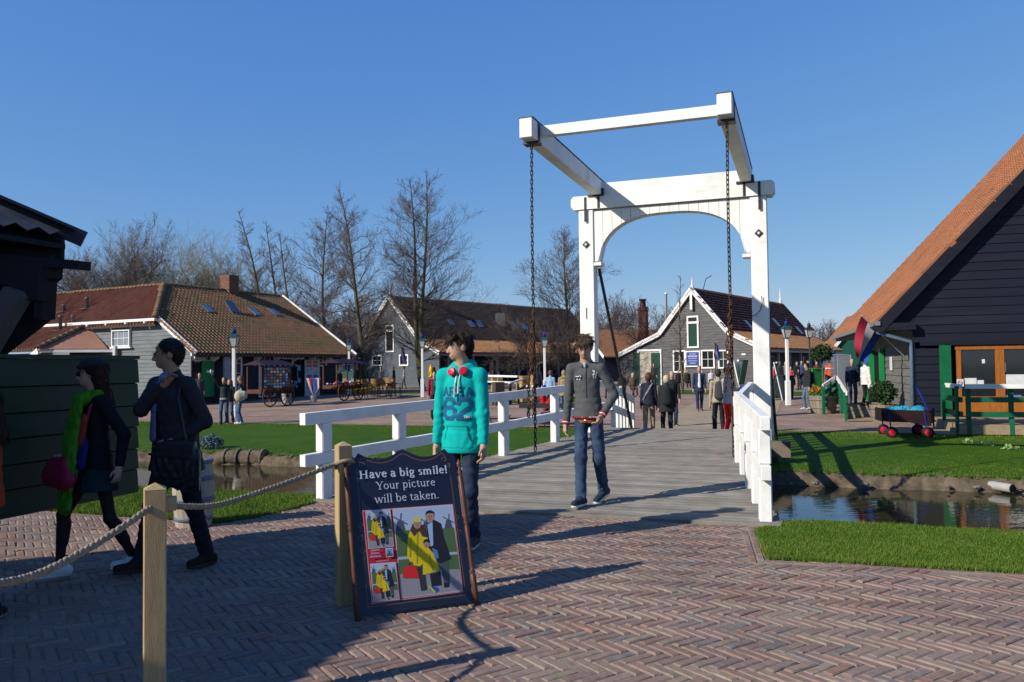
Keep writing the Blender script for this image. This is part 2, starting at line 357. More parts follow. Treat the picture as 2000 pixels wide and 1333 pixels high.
def brick_verts(L, w, seed):                    # worn brick: chipped top with rounded shoulders, 5 x 3 top grid
    rg = np.random.default_rng(seed); hx, hy = L / 2 - 0.0035, w / 2 - 0.0045
    xs = np.array([-1, -0.9, -0.35, 0.3, 0.9, 1.0]) * hx; V = []; nx = len(xs)
    for x in xs:
        e = abs(x) > hx * 0.95
        for k, (yy, zz) in enumerate(((-1, -0.03), (-1.0, -0.0065), (-0.76, 0.0), (0.76, 0.0), (1.0, -0.0065), (1, -0.03))):
            jy = rg.normal(0, 0.0016) if k in (1, 4) else 0; jz = rg.normal(0, 0.001)
            V.append((x + (rg.normal(0, 0.0012) if e else 0), yy * hy + jy, (zz if not e else min(zz, -0.006)) + jz))
    Fq = [(i * 6 + k, i * 6 + k + 1, (i + 1) * 6 + k + 1, (i + 1) * 6 + k) for i in range(nx - 1) for k in range(5)]
    Fq = [q[::-1] for q in Fq]
    Fq += [(0, 1, 2, 3), (0, 3, 4, 5)] + [tuple(30 + i for i in (3, 2, 1, 0)), tuple(30 + i for i in (5, 4, 3, 0))]
    return np.array(V), np.array(Fq)
BV = [brick_verts(BL, BW, s) for s in range(6)]
def place_bricks():
    ang = R(-56); u = np.array([math.cos(ang), math.sin(ang)]); v = np.array([-u[1], u[0]])
    k = BL / BW; P = []
    n = 170
    # herringbone on an integer-like lattice: horizontal and vertical bricks in steps of one brick width
    for i in range(-n, n):
        for j in range(-40, 40):
            ox = i * BW + j * (BL + 0.0) ; oy = i * BW - j * (BL)
            # brick pairs: H at (ox, oy), V beside it
            P.append((ox + BL / 2, oy + BW / 2, 0.0)); P.append((ox + BL + BW / 2, oy + BW - BL / 2, 1.0))
    P = np.array(P); X = P[:, :1] * u + P[:, 1:2] * v + np.array([0.2, 5.2])
    x, y = X[:, 0], X[:, 1]
    A = x * AX.x + y * AX.y
    ok = (A < 8.0) & (y > 3.2) & (y < 14) & (np.abs(x) < 0.74 * y + 0.7)
    ok &= ~inside(LAWN_R, x, y) & ~inside(LAWN_L, x, y)
    ok &= ~inside(BORDER, x, y)
    return x[ok], y[ok], ang + P[ok][:, 2] * math.pi / 2
# border courses along the right lawn: two rows of stretchers beside the deck corner, one along the lawn front
bl0, bl1, bl2 = g(1474, 1030), g(1496, 1091), g(2060, 1121)
bd = (bl1 - bl0).normalized(); bn = Vector((-bd.y, bd.x, 0));  bn = bn if bn.x < 0 else -bn
fd = (bl2 - bl1).normalized(); fn = Vector((fd.y, -fd.x, 0)); fn = fn if fn.y < 0 else -fn
BORDER = [bl0, bl1, bl2, bl2 + fn * 0.075, bl1 + fn * 0.08 + bn * 0.14, bl0 + bn * 0.14]
bx_, by_, ba_ = place_bricks()
extra = []
for r_ in range(2):
    L = (bl1 - bl0).length
    for i in range(int(L / 0.21) + 1): p = bl0 + bd * (0.1 + i * 0.21 + 0.1 * r_) + bn * (0.035 + 0.066 * r_); extra.append((p.x, p.y, math.atan2(bd.y, bd.x)))
L = (bl2 - bl1).length
for i in range(int(L / 0.21)): p = bl1 + fd * (0.1 + i * 0.21) + fn * 0.035; extra.append((p.x, p.y, math.atan2(fd.y, fd.x)))
extra = np.array(extra)
bx_ = np.r_[bx_, extra[:, 0]]; by_ = np.r_[by_, extra[:, 1]]; ba_ = np.r_[ba_, extra[:, 2]]
paving = link('brick_paving', None); paving['kind'] = 'structure'
def do_bricks():
    vis = (np.abs(bx_) < 0.645 * by_) & (by_ > 3.85)
    lit_first = np.argsort(np.where(vis, by_, 99))[:300]
    single = np.zeros(len(bx_), bool); single[lit_first] = True
    zj = RNG.normal(0, 0.0018, len(bx_)) + .0025 * np.sin(bx_ * 2.1 + 1.3 * np.sin(by_ * 1.7)) * np.sin(by_ * 2.6 + bx_); tx = RNG.normal(0, 0.014, len(bx_)); ty = RNG.normal(0, 0.006, len(bx_)); aj = RNG.normal(0, 0.012, len(bx_))
    mes = [np_mesh('brick', V, Fq, BRICK) for V, Fq in BV]
    for i in np.where(single)[0]:
        o = link('brick', mes[i % 6], paving, (bx_[i], by_[i], zj[i]), (tx[i], ty[i], ba_[i] + aj[i]))
    VV = []; FF = []; TT = []; off = 0
    for s in range(6):
        idx = np.where(~single & (np.arange(len(bx_)) % 6 == s))[0]; V, Fq = BV[s]; nv = len(V)
        c, sn = np.cos(ba_[idx] + aj[idx])[:, None], np.sin(ba_[idx] + aj[idx])[:, None]
        x = V[:, 0][None]; y = V[:, 1][None]; z = V[:, 2][None]
        zz = z + zj[idx][:, None] + y * tx[idx][:, None] - x * ty[idx][:, None]
        XX = np.stack([x * c - y * sn + bx_[idx][:, None], x * sn + y * c + by_[idx][:, None], zz], -1).reshape(-1, 3)
        VV.append(XX); FF.append((Fq[None] + (np.arange(len(idx)) * nv)[:, None, None]).reshape(-1, 4) + off); off += len(XX)
        TT.append(np.repeat(RNG.random(len(idx)), nv))
    me = np_mesh('brick_field', np.concatenate(VV), np.concatenate(FF), BRICK)
    a_ = me.attributes.new('tint', 'FLOAT', 'POINT'); a_.data.foreach_set('value', np.concatenate(TT).astype(np.float32))
    o = link('brick_field', me, paving); o['kind'] = 'stuff'
    print('bricks', len(bx_))
do_bricks()
# ------------------------------------------------------------------ grass blades
def blades(name, x, y, z, h, w, label):
    n = len(x); t = RNG.random(n) * 2 * math.pi; ln = RNG.normal(0, 0.4, (n, 2)) * h[:, None]
    b0 = np.stack([x - np.cos(t) * w, y - np.sin(t) * w, z], -1); b1 = np.stack([x + np.cos(t) * w, y + np.sin(t) * w, z], -1)
    tp = np.stack([x + ln[:, 0], y + ln[:, 1], z + h], -1)
    V = np.stack([b0, b1, tp], 1).reshape(-1, 3); Fq = np.arange(3 * n).reshape(-1, 3)
    me = np_mesh(name, V, Fq, BLADE)
    a_ = me.attributes.new('tint', 'FLOAT', 'POINT'); a_.data.foreach_set('value', np.repeat(RNG.random(n), 3).astype(np.float32))
    o = link(name, me); tag(o, label, 'grass', kind='stuff'); return o
def scatter(n, x0, x1, y0, y1): return RNG.uniform(x0, x1, n), RNG.uniform(y0, y1, n)
x, y = scatter(330000, 1.9, 8.5, 5.2, 9.2); k = inside(LAWN_R, x, y) & (x < 0.68 * y + 0.3)
x, y = x[k], y[k]; blades('grass', x, y, np.full(len(x), 0.005), RNG.uniform(0.012, 0.036, len(x)), np.full(len(x), 0.0022), 'short sunlit grass of the lawn beside the brick paving')
x, y = scatter(280000, -9, -2.2, 7.8, 14); k = inside(LAWN_L, x, y) & (x > -0.68 * y - 0.3)
x, y = x[k], y[k]; blades('grass', x, y, np.full(len(x), 0.005), RNG.uniform(0.018, 0.05, len(x)), np.full(len(x), 0.0028), 'short grass between the white barrel and the canal')
def fringe(poly, a, b, n, label):              # ragged tufts hanging over the edge of a lawn
    P = [np.array(p)[:2] for p in poly[a:b]]; X = []
    for p, q in zip(P, P[1:]):
        L = np.linalg.norm(q - p); k = int(n * L); t = RNG.random((k, 1)); d = (q - p) / (L + 1e-9); X.append(p + (q - p) * t + np.array([d[1], -d[0]]) * RNG.normal(0, .012, (k, 1)))
    X = np.concatenate(X); blades('grass', X[:, 0], X[:, 1], np.full(len(X), 0.0), RNG.uniform(.02, .055, len(X)), np.full(len(X), .0024), label)
fringe(LAWN_R, 0, 5, 900, 'ragged grass tufts along the brick edge of the lawn beside the deck'); fringe(LAWN_L, 3, 9, 700, 'ragged grass tufts along the paving behind the barrel')
def far_grass(C0, C1, A0, A1, n, label):
    A = RNG.uniform(A0, A1, n); C = RNG.uniform(C0, C1, n)
    z = np.array([tz(a) for a in A])
    x = A * AX.x + C * CX.x; y = A * AX.y + C * CX.y; k = (np.abs(x) < 0.68 * y) & ~((C > -4.6) & (C < -0.8) & (A > 16.5))
    blades('grass', x[k], y[k], z[k] - 0.01, RNG.uniform(0.02, 0.065, k.sum()), np.full(k.sum(), 0.006), label)
far_grass(-24, -4.2, FAR_E + 0.05, LAWN_E + 0.05, 150000, 'grass bank beyond the canal below the souvenir house')
far_grass(-1.2, 7.5, FAR_E + 0.05, LAWN_E + 0.05, 110000, 'grass bank beyond the canal below the dark shed')
# ================================================================== DRAWBRIDGE
C0 = -2.6                                  # centre line of the bridge
PA = 17.25                                 # the portal stands here
def deck_z(A):
    if A < 17.0: return lerp(0.02, 0.22, (A - 8.0) / 9.0)
    if A < 20.2: return lerp(0.22, -0.2, (A - 17.0) / 3.2)
    return -0.25
def half_l(A): return lerp(2.72, 1.38, (A - 8.1) / 8.6)
def half_r(A): return lerp(2.30, 1.68, (A - 8.0) / 4.4) if A < 12.4 else lerp(1.68, 1.55, (A - 12.4) / 4.5)
bridge = empty('drawbridge', W(PA, C0, 0), 0, 'white wooden drawbridge with tall portal, balance beams and chains over the canal', 'bridge')
BI = Matrix.Translation(W(PA, C0, 0)).inverted()
def bput(mb, name, m, parent=None, smooth=False):
    mb.v = [tuple(BI @ Vector(p)) for p in mb.v]; return mb.build(name, m, parent or bridge, smooth)
DECK = mat('weathered_plank', (0.235, 0.215, 0.18), 0.85, 0.25, 3, 0.5, 60, stretch=(1, 1, 1), rnd=0.17, dirt=0.35)
def plank(A0, A1, jag):
    mb = MB(); z0, z1 = deck_z(A0), deck_z(A1); g_ = 0.0105
    a, b = A0 + g_, A1 - g_; h = 0.045
    l_, r_ = C0 - half_l((A0 + A1) / 2) - 0.1 + random.uniform(-.02, .02), C0 + half_r((A0 + A1) / 2) + 0.1 + random.uniform(-.02, .02)
    if jag: l_ += 0.0
    zj = random.gauss(0, 0.0025); n = 8; V = []
    for i in range(n + 1):
        C = l_ + (r_ - l_) * i / n; w = random.gauss(0, 0.0025)
        for (A, z, dz) in ((a, z0, -h), (a, z0, -0.006), (a + 0.012, z0, 0), (b - 0.012, z1, 0), (b, z1, -0.006), (b, z1, -h)):
            V.append(W(A + w, C, z + dz + zj))
    Fq = [tuple((i * 6 + k, (i + 1) * 6 + k, (i + 1) * 6 + k + 1, i * 6 + k + 1)) for i in range(n) for k in range(5)]
    Fq = [q for q in Fq] + [(0, 1, 2, 3, 4, 5), tuple(n * 6 + k for k in (5, 4, 3, 2, 1, 0))]
    mb.add(V, Fq); bput(mb, 'deck_plank', DECK)
A = 8.0; i = 0
while A < 20.4:
    plank(A, A + 0.145, False); A += 0.145
# under-deck girders
mb = MB()
for C in (-2.2, 0, 1.5):
    mb.bar(W(8.1, C0 + C, -0.12), W(17.0, C0 + C * .55, 0.07), 0.16, 0.2)
bput(mb, 'girder', mat('dark_beam', (0.06, 0.05, 0.045), 0.8))
mb = MB(); mb.bar(W(16.6, C0 - 2.3, -0.12), W(16.6, C0 + 2.35, -0.12), 0.3, 0.3); bput(mb, 'abutment_beam', mat('old_beam', (0.16, 0.13, 0.10), 0.85, 0.3, 4))
for C in (-1.95, 1.95):
    mb = MB(); mb.bar(W(16.6, C0 + C, -1.2), W(16.6, C0 + C, -0.27), 0.24, 0.24); bput(mb, 'pile', mat('dark_beam', (0.06, 0.05, 0.045)))
# --- portal
PL, PR = W(PA, -4.44), W(PA, -0.78)
HP = 5.03
def post(p, name):
    mb = MB(); M = Matrix.Translation((p.x, p.y, 0)) @ Matrix.Rotation(-TH, 4, 'Z')
    w = 0.165
    mb.box(-w, w, -w, w, -0.5, HP, M, 0.012)
    return bput(mb, name, WHITE)
postL, postR = post(PL, 'portal_post'), post(PR, 'portal_post')
def local(mb_pts): return mb_pts
PM = Matrix.Translation(W(PA, C0 - 0.01, 0)) @ Matrix.Rotation(-TH, 4, 'Z')   # portal frame: x along the crossbeam, -y towards the viewer
hw = (PR - PL).length / 2
mb = MB()                                  # crossbeam with chamfered ends
e = hw + 0.33; z0, z1 = HP, HP + 0.30
prof = [(-e, z0 + 0.08), (-e + .06, z0 + .003), (e - .06, z0 + .003), (e, z0 + 0.08), (e, z1 - .06), (e - .06, z1), (-e + .06, z1), (-e, z1 - .06)]
mb.prism([PM @ Vector((x, 0, z)) for x, z in prof], PM.to_3x3() @ Vector((0, 0.2, 0)), PM.to_3x3() @ Vector((0, -0.2, 0)))
bput(mb, 'crossbeam', WHITE)
mb = MB(); mb.box(-hw + .12, hw - .12, -0.13, 0.17, z1 + .003, z1 + 0.27, PM, 0.012); bput(mb, 'upper_crossbeam', WHITE)
# arch boards: vertical tongue and groove boards with the arch cut out of their lower end
def archz(x):
    u = min(1, abs(x) / (hw - 0.28)); return HP - 0.18 - 0.98 * (1 - math.sqrt(max(0, 1 - u ** 2.7)))
nb = 16; xs = frange(-hw + 0.165, hw - 0.165, nb + 1)
BOARDW = mat('white_board', (0.81, 0.805, 0.765), 0.5, 0.06, 3, dirt=0.14, rnd=0.03)
for i in range(nb):
    a, b = xs[i] + 0.004, xs[i + 1] - 0.004; mb = MB(); pts = [(a, HP - 0.03), (b, HP - 0.03)]
    for t in frange(b, a, 6): pts.append((t, max(archz(t), HP - 1.18)))
    mb.prism([PM @ Vector((x, 0, z)) for x, z in pts], PM.to_3x3() @ Vector((0, -0.05, 0)), PM.to_3x3() @ Vector((0, -0.13, 0)))
    bput(mb, 'arch_board', BOARDW)
mb = MB()                                  # curved soffit behind the boards
pts = [(t, archz(t)) for t in frange(-hw + .28, hw - .28, 33)]
for (x0, a), (x1, b) in zip(pts, pts[1:]):
    mb.prism([PM @ Vector((x0, 0, a)), PM @ Vector((x1, 0, b)), PM @ Vector((x1, 0, b + .05)), PM @ Vector((x0, 0, a + .05))], PM.to_3x3() @ Vector((0, -.04, 0)), PM.to_3x3() @ Vector((0, .16, 0)))
bput(mb, 'arch_soffit', WHITE)
for s in (-1, 1):
    mb = MB(); x = s * (hw - 0.25); mb.box(x - 0.085, x + .085, -.16, .16, HP - 1.26, HP - 1.185, PM, 0.008); bput(mb, 'arch_corbel', WHITE)
mb = MB(); mb.box(-hw + .18, hw - .18, -.138, -.128, HP - .022, HP - .003, PM); bput(mb, 'lead_flashing', mat('pale_lead', (0.32, 0.32, 0.33), 0.6))
# --- balance beams
BZ0 = 5.33
for s in (-1, 1):
    C = C0 + s * 1.585; mb = MB()
    a, b = W(12.28, C, 0), W(17.5, C, 0)
    mb.bar(W(12.28, C, BZ0 + 0.16), W(17.45, C, BZ0 + 0.165), 0.225, 0.33, bev=0.012)
    bm_ = bput(mb, 'balance_beam', WHITE)
    BMI = Matrix()
    mb = MB(); mb.bar(W(12.275, C, BZ0 + .332), W(17.4, C, BZ0 + .337), 0.25, 0.012); bput(mb, 'lead_cover', mat('lead', (0.13, 0.13, 0.14)), bm_)
    mb = MB(); mb.box(-.135, .135, -.1, .1, -.045, 0, Matrix.Translation(W(12.62, C, BZ0 + .0)) @ Matrix.Rotation(-TH, 4, 'Z'))
    for q in (-1, 1): mb.box(q * .121 - .006, q * .121 + .006, -.05, .05, 0, .34, Matrix.Translation(W(12.62, C, BZ0 - .02)) @ Matrix.Rotation(-TH, 4, 'Z'))
    bput(mb, 'chain_bracket', BLACKIRON, bm_)
mb = MB(); mb.bar(W(12.75, C0 - 1.47, BZ0 + .2), W(12.75, C0 + 1.47, BZ0 + .2), .14, .17); bput(mb, 'cross_tie', WHITE)
# iron straps, bolts, hinges
def strap(x, za, zb, y=-.21):
    mb = MB(); mb.box(x - .025, x + .025, y, y + .012, za, zb, PM)
    for z in frange(za + .05, zb - .05, 5): mb.box(x - .012, x + .012, y - .01, y, z - .012, z + .012, PM)
    bput(mb, 'iron_strap', BLACKIRON)
strap(-hw - .0, HP - .28, HP + .27, -.212); strap(-hw + .30, HP + .01, HP + .29, -.212); strap(hw - .27, HP + .01, HP + .29, -.212); strap(hw + .03, HP - .30, HP + .29, -.212)
mb = MB()
for s, z in ((-1, HP - .78), (1, HP - .78)):
    M = PM @ Matrix.Translation((s * hw, -.168, z)) @ Matrix.Rotation(R(45), 4, 'Y'); mb = MB(); mb.box(-.062, .062, -.012, 0, -.062, .062, M); plate = bput(mb, 'bolt_plate', BLACKIRON)
    mb = MB(); mb.lathe([(.03, 0), (.03, .02), (.015, .026)], 8, M @ Matrix.Translation((0, -.012, 0)) @ Matrix.Rotation(R(90), 4, 'X')); bput(mb, 'bolt', mat('white_bolt', (.6, .6, .58)), plate)
for s in (-1, 1):
    mb = MB(); x = s * 1.585; mb.box(x - .18, x + .18, -.23, -.15, z1 - .03, z1 + .02, PM); mb.box(x + .12, x + .17, -.22, .1, z1 - .02, z1 + .14, PM); bput(mb, 'beam_hinge', BLACKIRON)
# iron stay of each portal post, raking down to the far ground
for s, x in ((-1, -hw + .22), (1, hw + .12)):
    mb = MB(); p0 = PM @ Vector((x, .1, HP - 1.3 if s < 0 else 2.2)); p1 = PM @ Vector((x + (0.25 if s < 0 else .1), 2.4 if s < 0 else 1.2, -.25)); mb.tube([p0, p1], .035, 8); bput(mb, 'iron_stay', BLACKIRON)
mb = MB(); q = [PM @ Vector((hw - .17 + dx, -.2, z)) for dx, z in ((.2, 2.95), (.21, 2.8), (.16, 2.65), (.08, 2.57), (-.05, 2.52))]; mb.tube(q, .008, 5); bput(mb, 'rope_hook', BLACKIRON)
mb = MB(); mb.tube([PM @ Vector((-hw - .02, -.18, z)) for z in (2.85, 2.6)], .007, 5); bput(mb, 'rope_hook', BLACKIRON)
# --- chains: each link its own ring
def link_mesh():
    mb = MB(); pts = []; n = 12
    for i in range(n): 
        t = 2 * math.pi * i / n; pts.append(Vector((0.020 * math.cos(t), 0, (0.026 if math.sin(t) >= 0 else -0.026) + 0.02 * math.sin(t))))
    V = []; k = 5
    for i in range(n):
        d = (pts[(i + 1) % n] - pts[i - 1]).normalized(); o = Vector((0, 1, 0)); u = d.cross(o)
        for j in range(k): V.append(pts[i] + (u * math.cos(6.283 * j / k) + o * math.sin(6.283 * j / k)) * 0.0095)
    mb.add(V, [(i * k + j, i * k + (j + 1) % k, ((i + 1) % n) * k + (j + 1) % k, ((i + 1) % n) * k + j) for i in range(n) for j in range(k)])
    return mb
lm_black, lm_rust = link_mesh().mesh('chain_link', BLACKIRON, True), link_mesh().mesh('chain_link', RUST, True)
def chain(C, A, zt, zb, rust_from, cluster, label):
    root = empty('chain', W(A, C, zb), 0, label, 'chain', 'chains hanging from the balance beams')
    z = zt; k = 0
    while z > zb:
        o = link('chain_link', lm_rust if rust_from[1] < z < rust_from[0] else lm_black, root, (math.sin(z * 1.3) * .006, 0, z - zb - .04), (0, random.uniform(-.05, .05), (k % 2) * math.pi / 2 + .5)); z -= 0.0745; k += 1
    if cluster:                            # slack loop of old rusty chain wound round it
        for q in range(2):
            z = cluster[0]; k = 0; ph = q * 2.3
            while z > cluster[1]:
                tt = (cluster[0] - z) / (cluster[0] - cluster[1]); rr = (.02 + .055 * tt) if q == 0 else .035
                o = link('chain_link', lm_rust, root, (-rr * (1.5 if q == 0 else .5) + .015 * math.sin(z * 9 + ph), -.035 - .01 * q + .012 * math.cos(z * 7 + ph), z - zb), (random.uniform(-.4, .4), random.uniform(-.3, .3), (k % 2) * math.pi / 2 + random.uniform(-.5, .5))); z -= 0.07; k += 1
    return root
chain(C0 - 1.585 - .02, 12.62, BZ0 - .03, .16, (2.6, 1.2), (2.3, 0.75), 'iron chain with rusty loops hanging beside the left handrail of the bridge')
chain(C0 + 1.585, 12.62, BZ0 - .03, .2, (2.8, .2), (2.3, 1.15), 'rusting iron chain hanging in front of the right portal post')
# --- hand rails
def railing(pts, posts, name, label_side, zs=None, top=1.03, mid=0.55, end0=.35, pk=None):
    """pts: polyline of (A, C); rails follow it, posts at the given fractions"""
    P = [W(A_, C_, deck_z(A_)) for A_, C_ in pts]
    for h, hh in ((top, .14), (mid, .14)):
        for a, b in zip(P, P[1:]):
            d = (b - a).normalized(); mb = MB()
            mb.bar(a - d * (end0 if a is P[0] else .0) + Vector((0, 0, h - hh / 2)), b + Vector((0, 0, h - hh / 2)), .095, hh, bev=.006)
            bput(mb, 'rail', WHITE)
            end0_ = 0
    for t in posts:
        seg, f = t; a, b = P[seg], P[seg + 1]; p = a.lerp(b, f); d = (b - a).normalized(); ang = math.atan2(d.y, d.x)
        for zz0, zz1 in ((-.12, mid - .14), (mid - .0, top - .14)):
            mb = MB(); M = Matrix.Translation(p) @ Matrix.Rotation(ang, 4, 'Z')
            mb.box(-.085, .085, -.06, .06, zz0, zz1 - .002, M, .012); bput(mb, 'rail_post', WHITE)
railing([(8.1, -5.4), (12.6, -4.55), (16.9, -4.02)], [(0, 0.02), (0, .33), (0, .60), (0, .92), (1, .38), (1, .8)], 'rail', 'l', end0=.26)
railing([(8.15, -.36), (12.4, -.93)], [(0, .02), (0, .23), (0, .46), (0, .7), (0, .96)], 'rail', 'r', end0=.1)
for h in (.88, .42):                       # short pieces joining the right rail to the portal post
    mb = MB(); mb.bar(W(12.45, -.95, deck_z(12.4) + h), W(17.05, -1.0, deck_z(17) + h + .02), .09, .14); bput(mb, 'rail', WHITE)
for h in (.86, .42):                       # rails with pickets going down beyond the portal
    for s, C in ((-1, -4.0), (1, -1.05)):
        mb = MB(); mb.bar(W(17.3, C, .24 + h), W(21.3, C + s * .3, -.22 + h), .08, .14); bput(mb, 'rail', WHITE)
for f in frange(.1, .97, 7):
    for s, C in ((-1, -4.0), (1, -1.05)):
        A_ = 17.3 + 4 * f; p = W(A_, C + s * .3 * f, 0); zz = .24 - .46 * f
        for a, b in ((-.1, .345), (.495, .785)):
            mb = MB(); mb.box(-.06, .06, -.045, .045, zz + a, zz + b, Matrix.Translation(p) @ Matrix.Rotation(-TH + R(90), 4, 'Z'), .008); bput(mb, 'picket', WHITE)
# ================================================================== ROPE BARRIER
def wood_post(p, rz, top, label):
    root = empty('wooden_post', (p.x, p.y, 0), rz, label, 'post', 'rope barrier posts')
    mb = MB(); w = .0475
    mb.bevbox(-w, w, -w, w, -.2, top - .03, .006); mb.build('post_shaft', TIMBER, root)
    mb = MB(); mb.add([(-w, -w, 0), (w, -w, 0), (w, w, 0), (-w, w, 0), (0, 0, .028)], [(0, 1, 4), (1, 2, 4), (2, 3, 4), (3, 0, 4), (3, 2, 1, 0)]); mb.build('post_cap', TIMBER, root, loc=(0, 0, top - .031))
    return root
p1 = at(303, 960, 3.6); p2 = gz(672, 1180, 0)
POST1 = Vector((p1.x, p1.y, 0)); POST2 = Vector((p2.x, p2.y, 0))
w1 = wood_post(POST1, R(24), 1.055, 'square timber barrier post nearest the viewer, with rope through it')
mb = MB(); mb.bevbox(-.03, .022, -.02, .02, -.032, .032, .004); mb.build('rope_block', TIMBER, w1, loc=(.068, -.012, .955))
w2 = wood_post(POST2, R(28), 1.075, 'square timber barrier post behind the smile sign board')
ROPE = mat('hemp_rope', (0.30, 0.24, 0.17), 0.95, 0.3, 40, 0.5, 120)
def rope(pts, label, n=60, r=.0155):
    pts = [Vector(p) for p in pts]; mb = MB()
    def cat(t):
        k = len(pts) - 1; s = min(int(t * k), k - 1); u = t * k - s
        P = [pts[max(s - 1, 0)], pts[s], pts[s + 1], pts[min(s + 2, k)]]
        return 0.5 * ((2 * P[1]) + (P[2] - P[0]) * u + (2 * P[0] - 5 * P[1] + 4 * P[2] - P[3]) * u * u + (3 * P[1] - P[0] - 3 * P[2] + P[3]) * u ** 3)
    L = sum((b - a).length for a, b in zip(pts, pts[1:])); n = int(L / .02) + 2
    cl = [cat(i / (n - 1)) for i in range(n)]
    root = empty('rope', cl[0], 0, label, 'rope', 'ropes of the barrier')
    for s in range(3):                     # three twisted strands
        q = []
        for i, p in enumerate(cl):
            d = (cl[min(i + 1, n - 1)] - cl[max(i - 1, 0)]).normalized(); u = d.cross(Vector((0, 0, 1))).normalized(); v = u.cross(d)
            t = i * .02 / .085 * 2 * math.pi + s * 2.094; q.append(p + (u * math.cos(t) + v * math.sin(t)) * r * .5 - cl[0])
        mb = MB(); mb.tube(q, r * .62, 6); mb.build('strand', ROPE, root, True)
    mb = MB()                              # loose fibres
    for i in range(int(L * 130)):
        p = cl[random.randrange(n)] - cl[0]; d = Vector((random.gauss(0, 1), random.gauss(0, 1), random.gauss(0, 1))).normalized()
        a = p + d * r * .8; mb.add([a, a + Vector((.0012, 0, .0012)), a + d * random.uniform(.006, .018) + Vector((random.gauss(0, .004),) * 3)], [(0, 1, 2)])
    o = mb.build('fibres', ROPE, root); o['kind'] = 'stuff'
    return root
r1a = POST1 + Vector((.045, .0, .955)); r2a = POST2 + Vector((-.03, -.03, .93))
mid = at(430, 985, 4.35)
rope([r1a, at(365, 990, 3.95), mid, at(540, 950, 4.8), r2a], 'twisted hemp rope sagging between the two timber posts')
rope([POST1 + Vector((0, -.03, .95)), at(200, 1055, 3.25), at(90, 1115, 2.95), at(0, 1140, 2.75), at(-130, 1150, 2.4)], 'twisted hemp rope running off from the nearest post')
mb = MB(); mb.tube([POST2 + Vector((math.cos(t) * .072, math.sin(t) * .072, .93 + .02 * math.sin(t * 1.5))) for t in frange(0, 6.3, 16)], .014, 6)
o = mb.build('rope_knot', ROPE, smooth=True); tag(o, 'hemp rope knotted round the post behind the sign board', 'rope', 'ropes of the barrier')
# ================================================================== SIGN BOARD
BLp = Vector((-.96, 4.98, .02)); BRp = Vector((-.235, 5.29, .02)); TLp = Vector((-1.065, 5.34, 1.02))
sx = (BRp - BLp).normalized(); sy = (TLp - BLp); sy = (sy - sx * sy.dot(sx)).normalized(); sz = sx.cross(sy)
SW, SH = .745, 1.05
SM = Matrix(((sx.x, sy.x, sz.x, BLp.x), (sx.y, sy.y, sz.y, BLp.y), (sx.z, sy.z, sz.z, BLp.z), (0, 0, 0, 1)))
sign = empty('sign_board', (0, 0, 0), 0, 'dark blue sign board with smile lettering and printed family photographs', 'sign')
sign.matrix_world = SM
NAVY = mat('navy_board', (0.012, 0.014, 0.028), 0.35, 0.15, 4, spec=0.45)
REDWOOD = mat('turned_wood', (0.105, 0.042, 0.026), 0.4, 0.3, 8, stretch=(6, 1, 6))
GOLD = mat('copper_line', (0.16, 0.085, 0.055), 0.5)
REDP = flat('red_print', (0.42, 0.012, 0.03)); 
# homography from measuring coordinates on the photographed board to metres on the board
def homog(src, dst):
    Mx = []
    for (x, y), (u, v) in zip(src, dst): Mx += [[x, y, 1, 0, 0, 0, -u * x, -u * y, -u], [0, 0, 0, x, y, 1, -v * x, -v * y, -v]]
    return np.linalg.svd(np.array(Mx))[2][-1].reshape(3, 3)
HM = homog([(48, 120), (790, 75), (920, 1195), (118, 1295)], [(.02, .965), (.725, .965), (.735, .01), (.02, .01)])
def bp(x, y): q = HM @ np.array([x, y, 1.0]); return q[0] / q[2], q[1] / q[2]
top = [(.0, .0), (.745, 0.0), (.745, .965), (.728, .985), (.70, 1.0), (.675, 1.035)]
for t in frange(.675, .40, 9): top.append((t, .985 + .05 * (2 * abs((t - .5375) / .275)) ** 2))
top.append((.372, 1.045))
for t in frange(.345, .07, 9): top.append((t, .985 + .05 * (2 * abs((t - .2075) / .275)) ** 2))
top += [(.07, 1.035), (.045, 1.0), (.017, .985), (0, .965)]
mb = MB(); mb.prism([Vector((x, y, 0)) for x, y in top], (0, 0, -.022), (0, 0, 0)); mb.build('board', NAVY, sign)
LAY = [0.0]
def layer(name, pts, m, parent=None, z=None, meas=True):
    LAY[0] += .00006; zz = LAY[0] if z is None else z
    P = [bp(*p) if meas else p for p in pts]; a = sum(P[i][0] * P[(i + 1) % len(P)][1] - P[(i + 1) % len(P)][0] * P[i][1] for i in range(len(P)))
    if a < 0: P = P[::-1]
    mb = MB(); mb.add([(x, y, zz) for x, y in P], [tuple(range(len(P)))]); return mb.build(name, m, parent or sign)
def lineband(name, pts, w, m, parent=None, closed=False):
    LAY[0] += .00006; mb = MB(); P = [Vector((x, y, LAY[0])) for x, y in pts]
    prs = list(zip(P, P[1:])) + ([(P[-1], P[0])] if closed else [])
    for k, (a, b) in enumerate(prs):
        d = (b - a); n = Vector((-d.y, d.x, 0)).normalized() * w / 2; e = d.normalized() * w * .3; dz = Vector((0, 0, k * 1e-6))
        mb.quad(a + n - e + dz, a - n - e + dz, b - n + e + dz, b + n + e + dz)
        if mb.v and False: pass
    mb.f = [f[::-1] if False else f for f in mb.f]
    return mb.build(name, m, parent or sign)
inner = [(x * .925 + .028, y * .955 + .018) for x, y in top[4:-2]]
lineband('painted_border', inner, .006, GOLD)
lineband('painted_border', [(.052, .93), (.052, .05), (.70, .045), (.695, .93)], .005, GOLD)
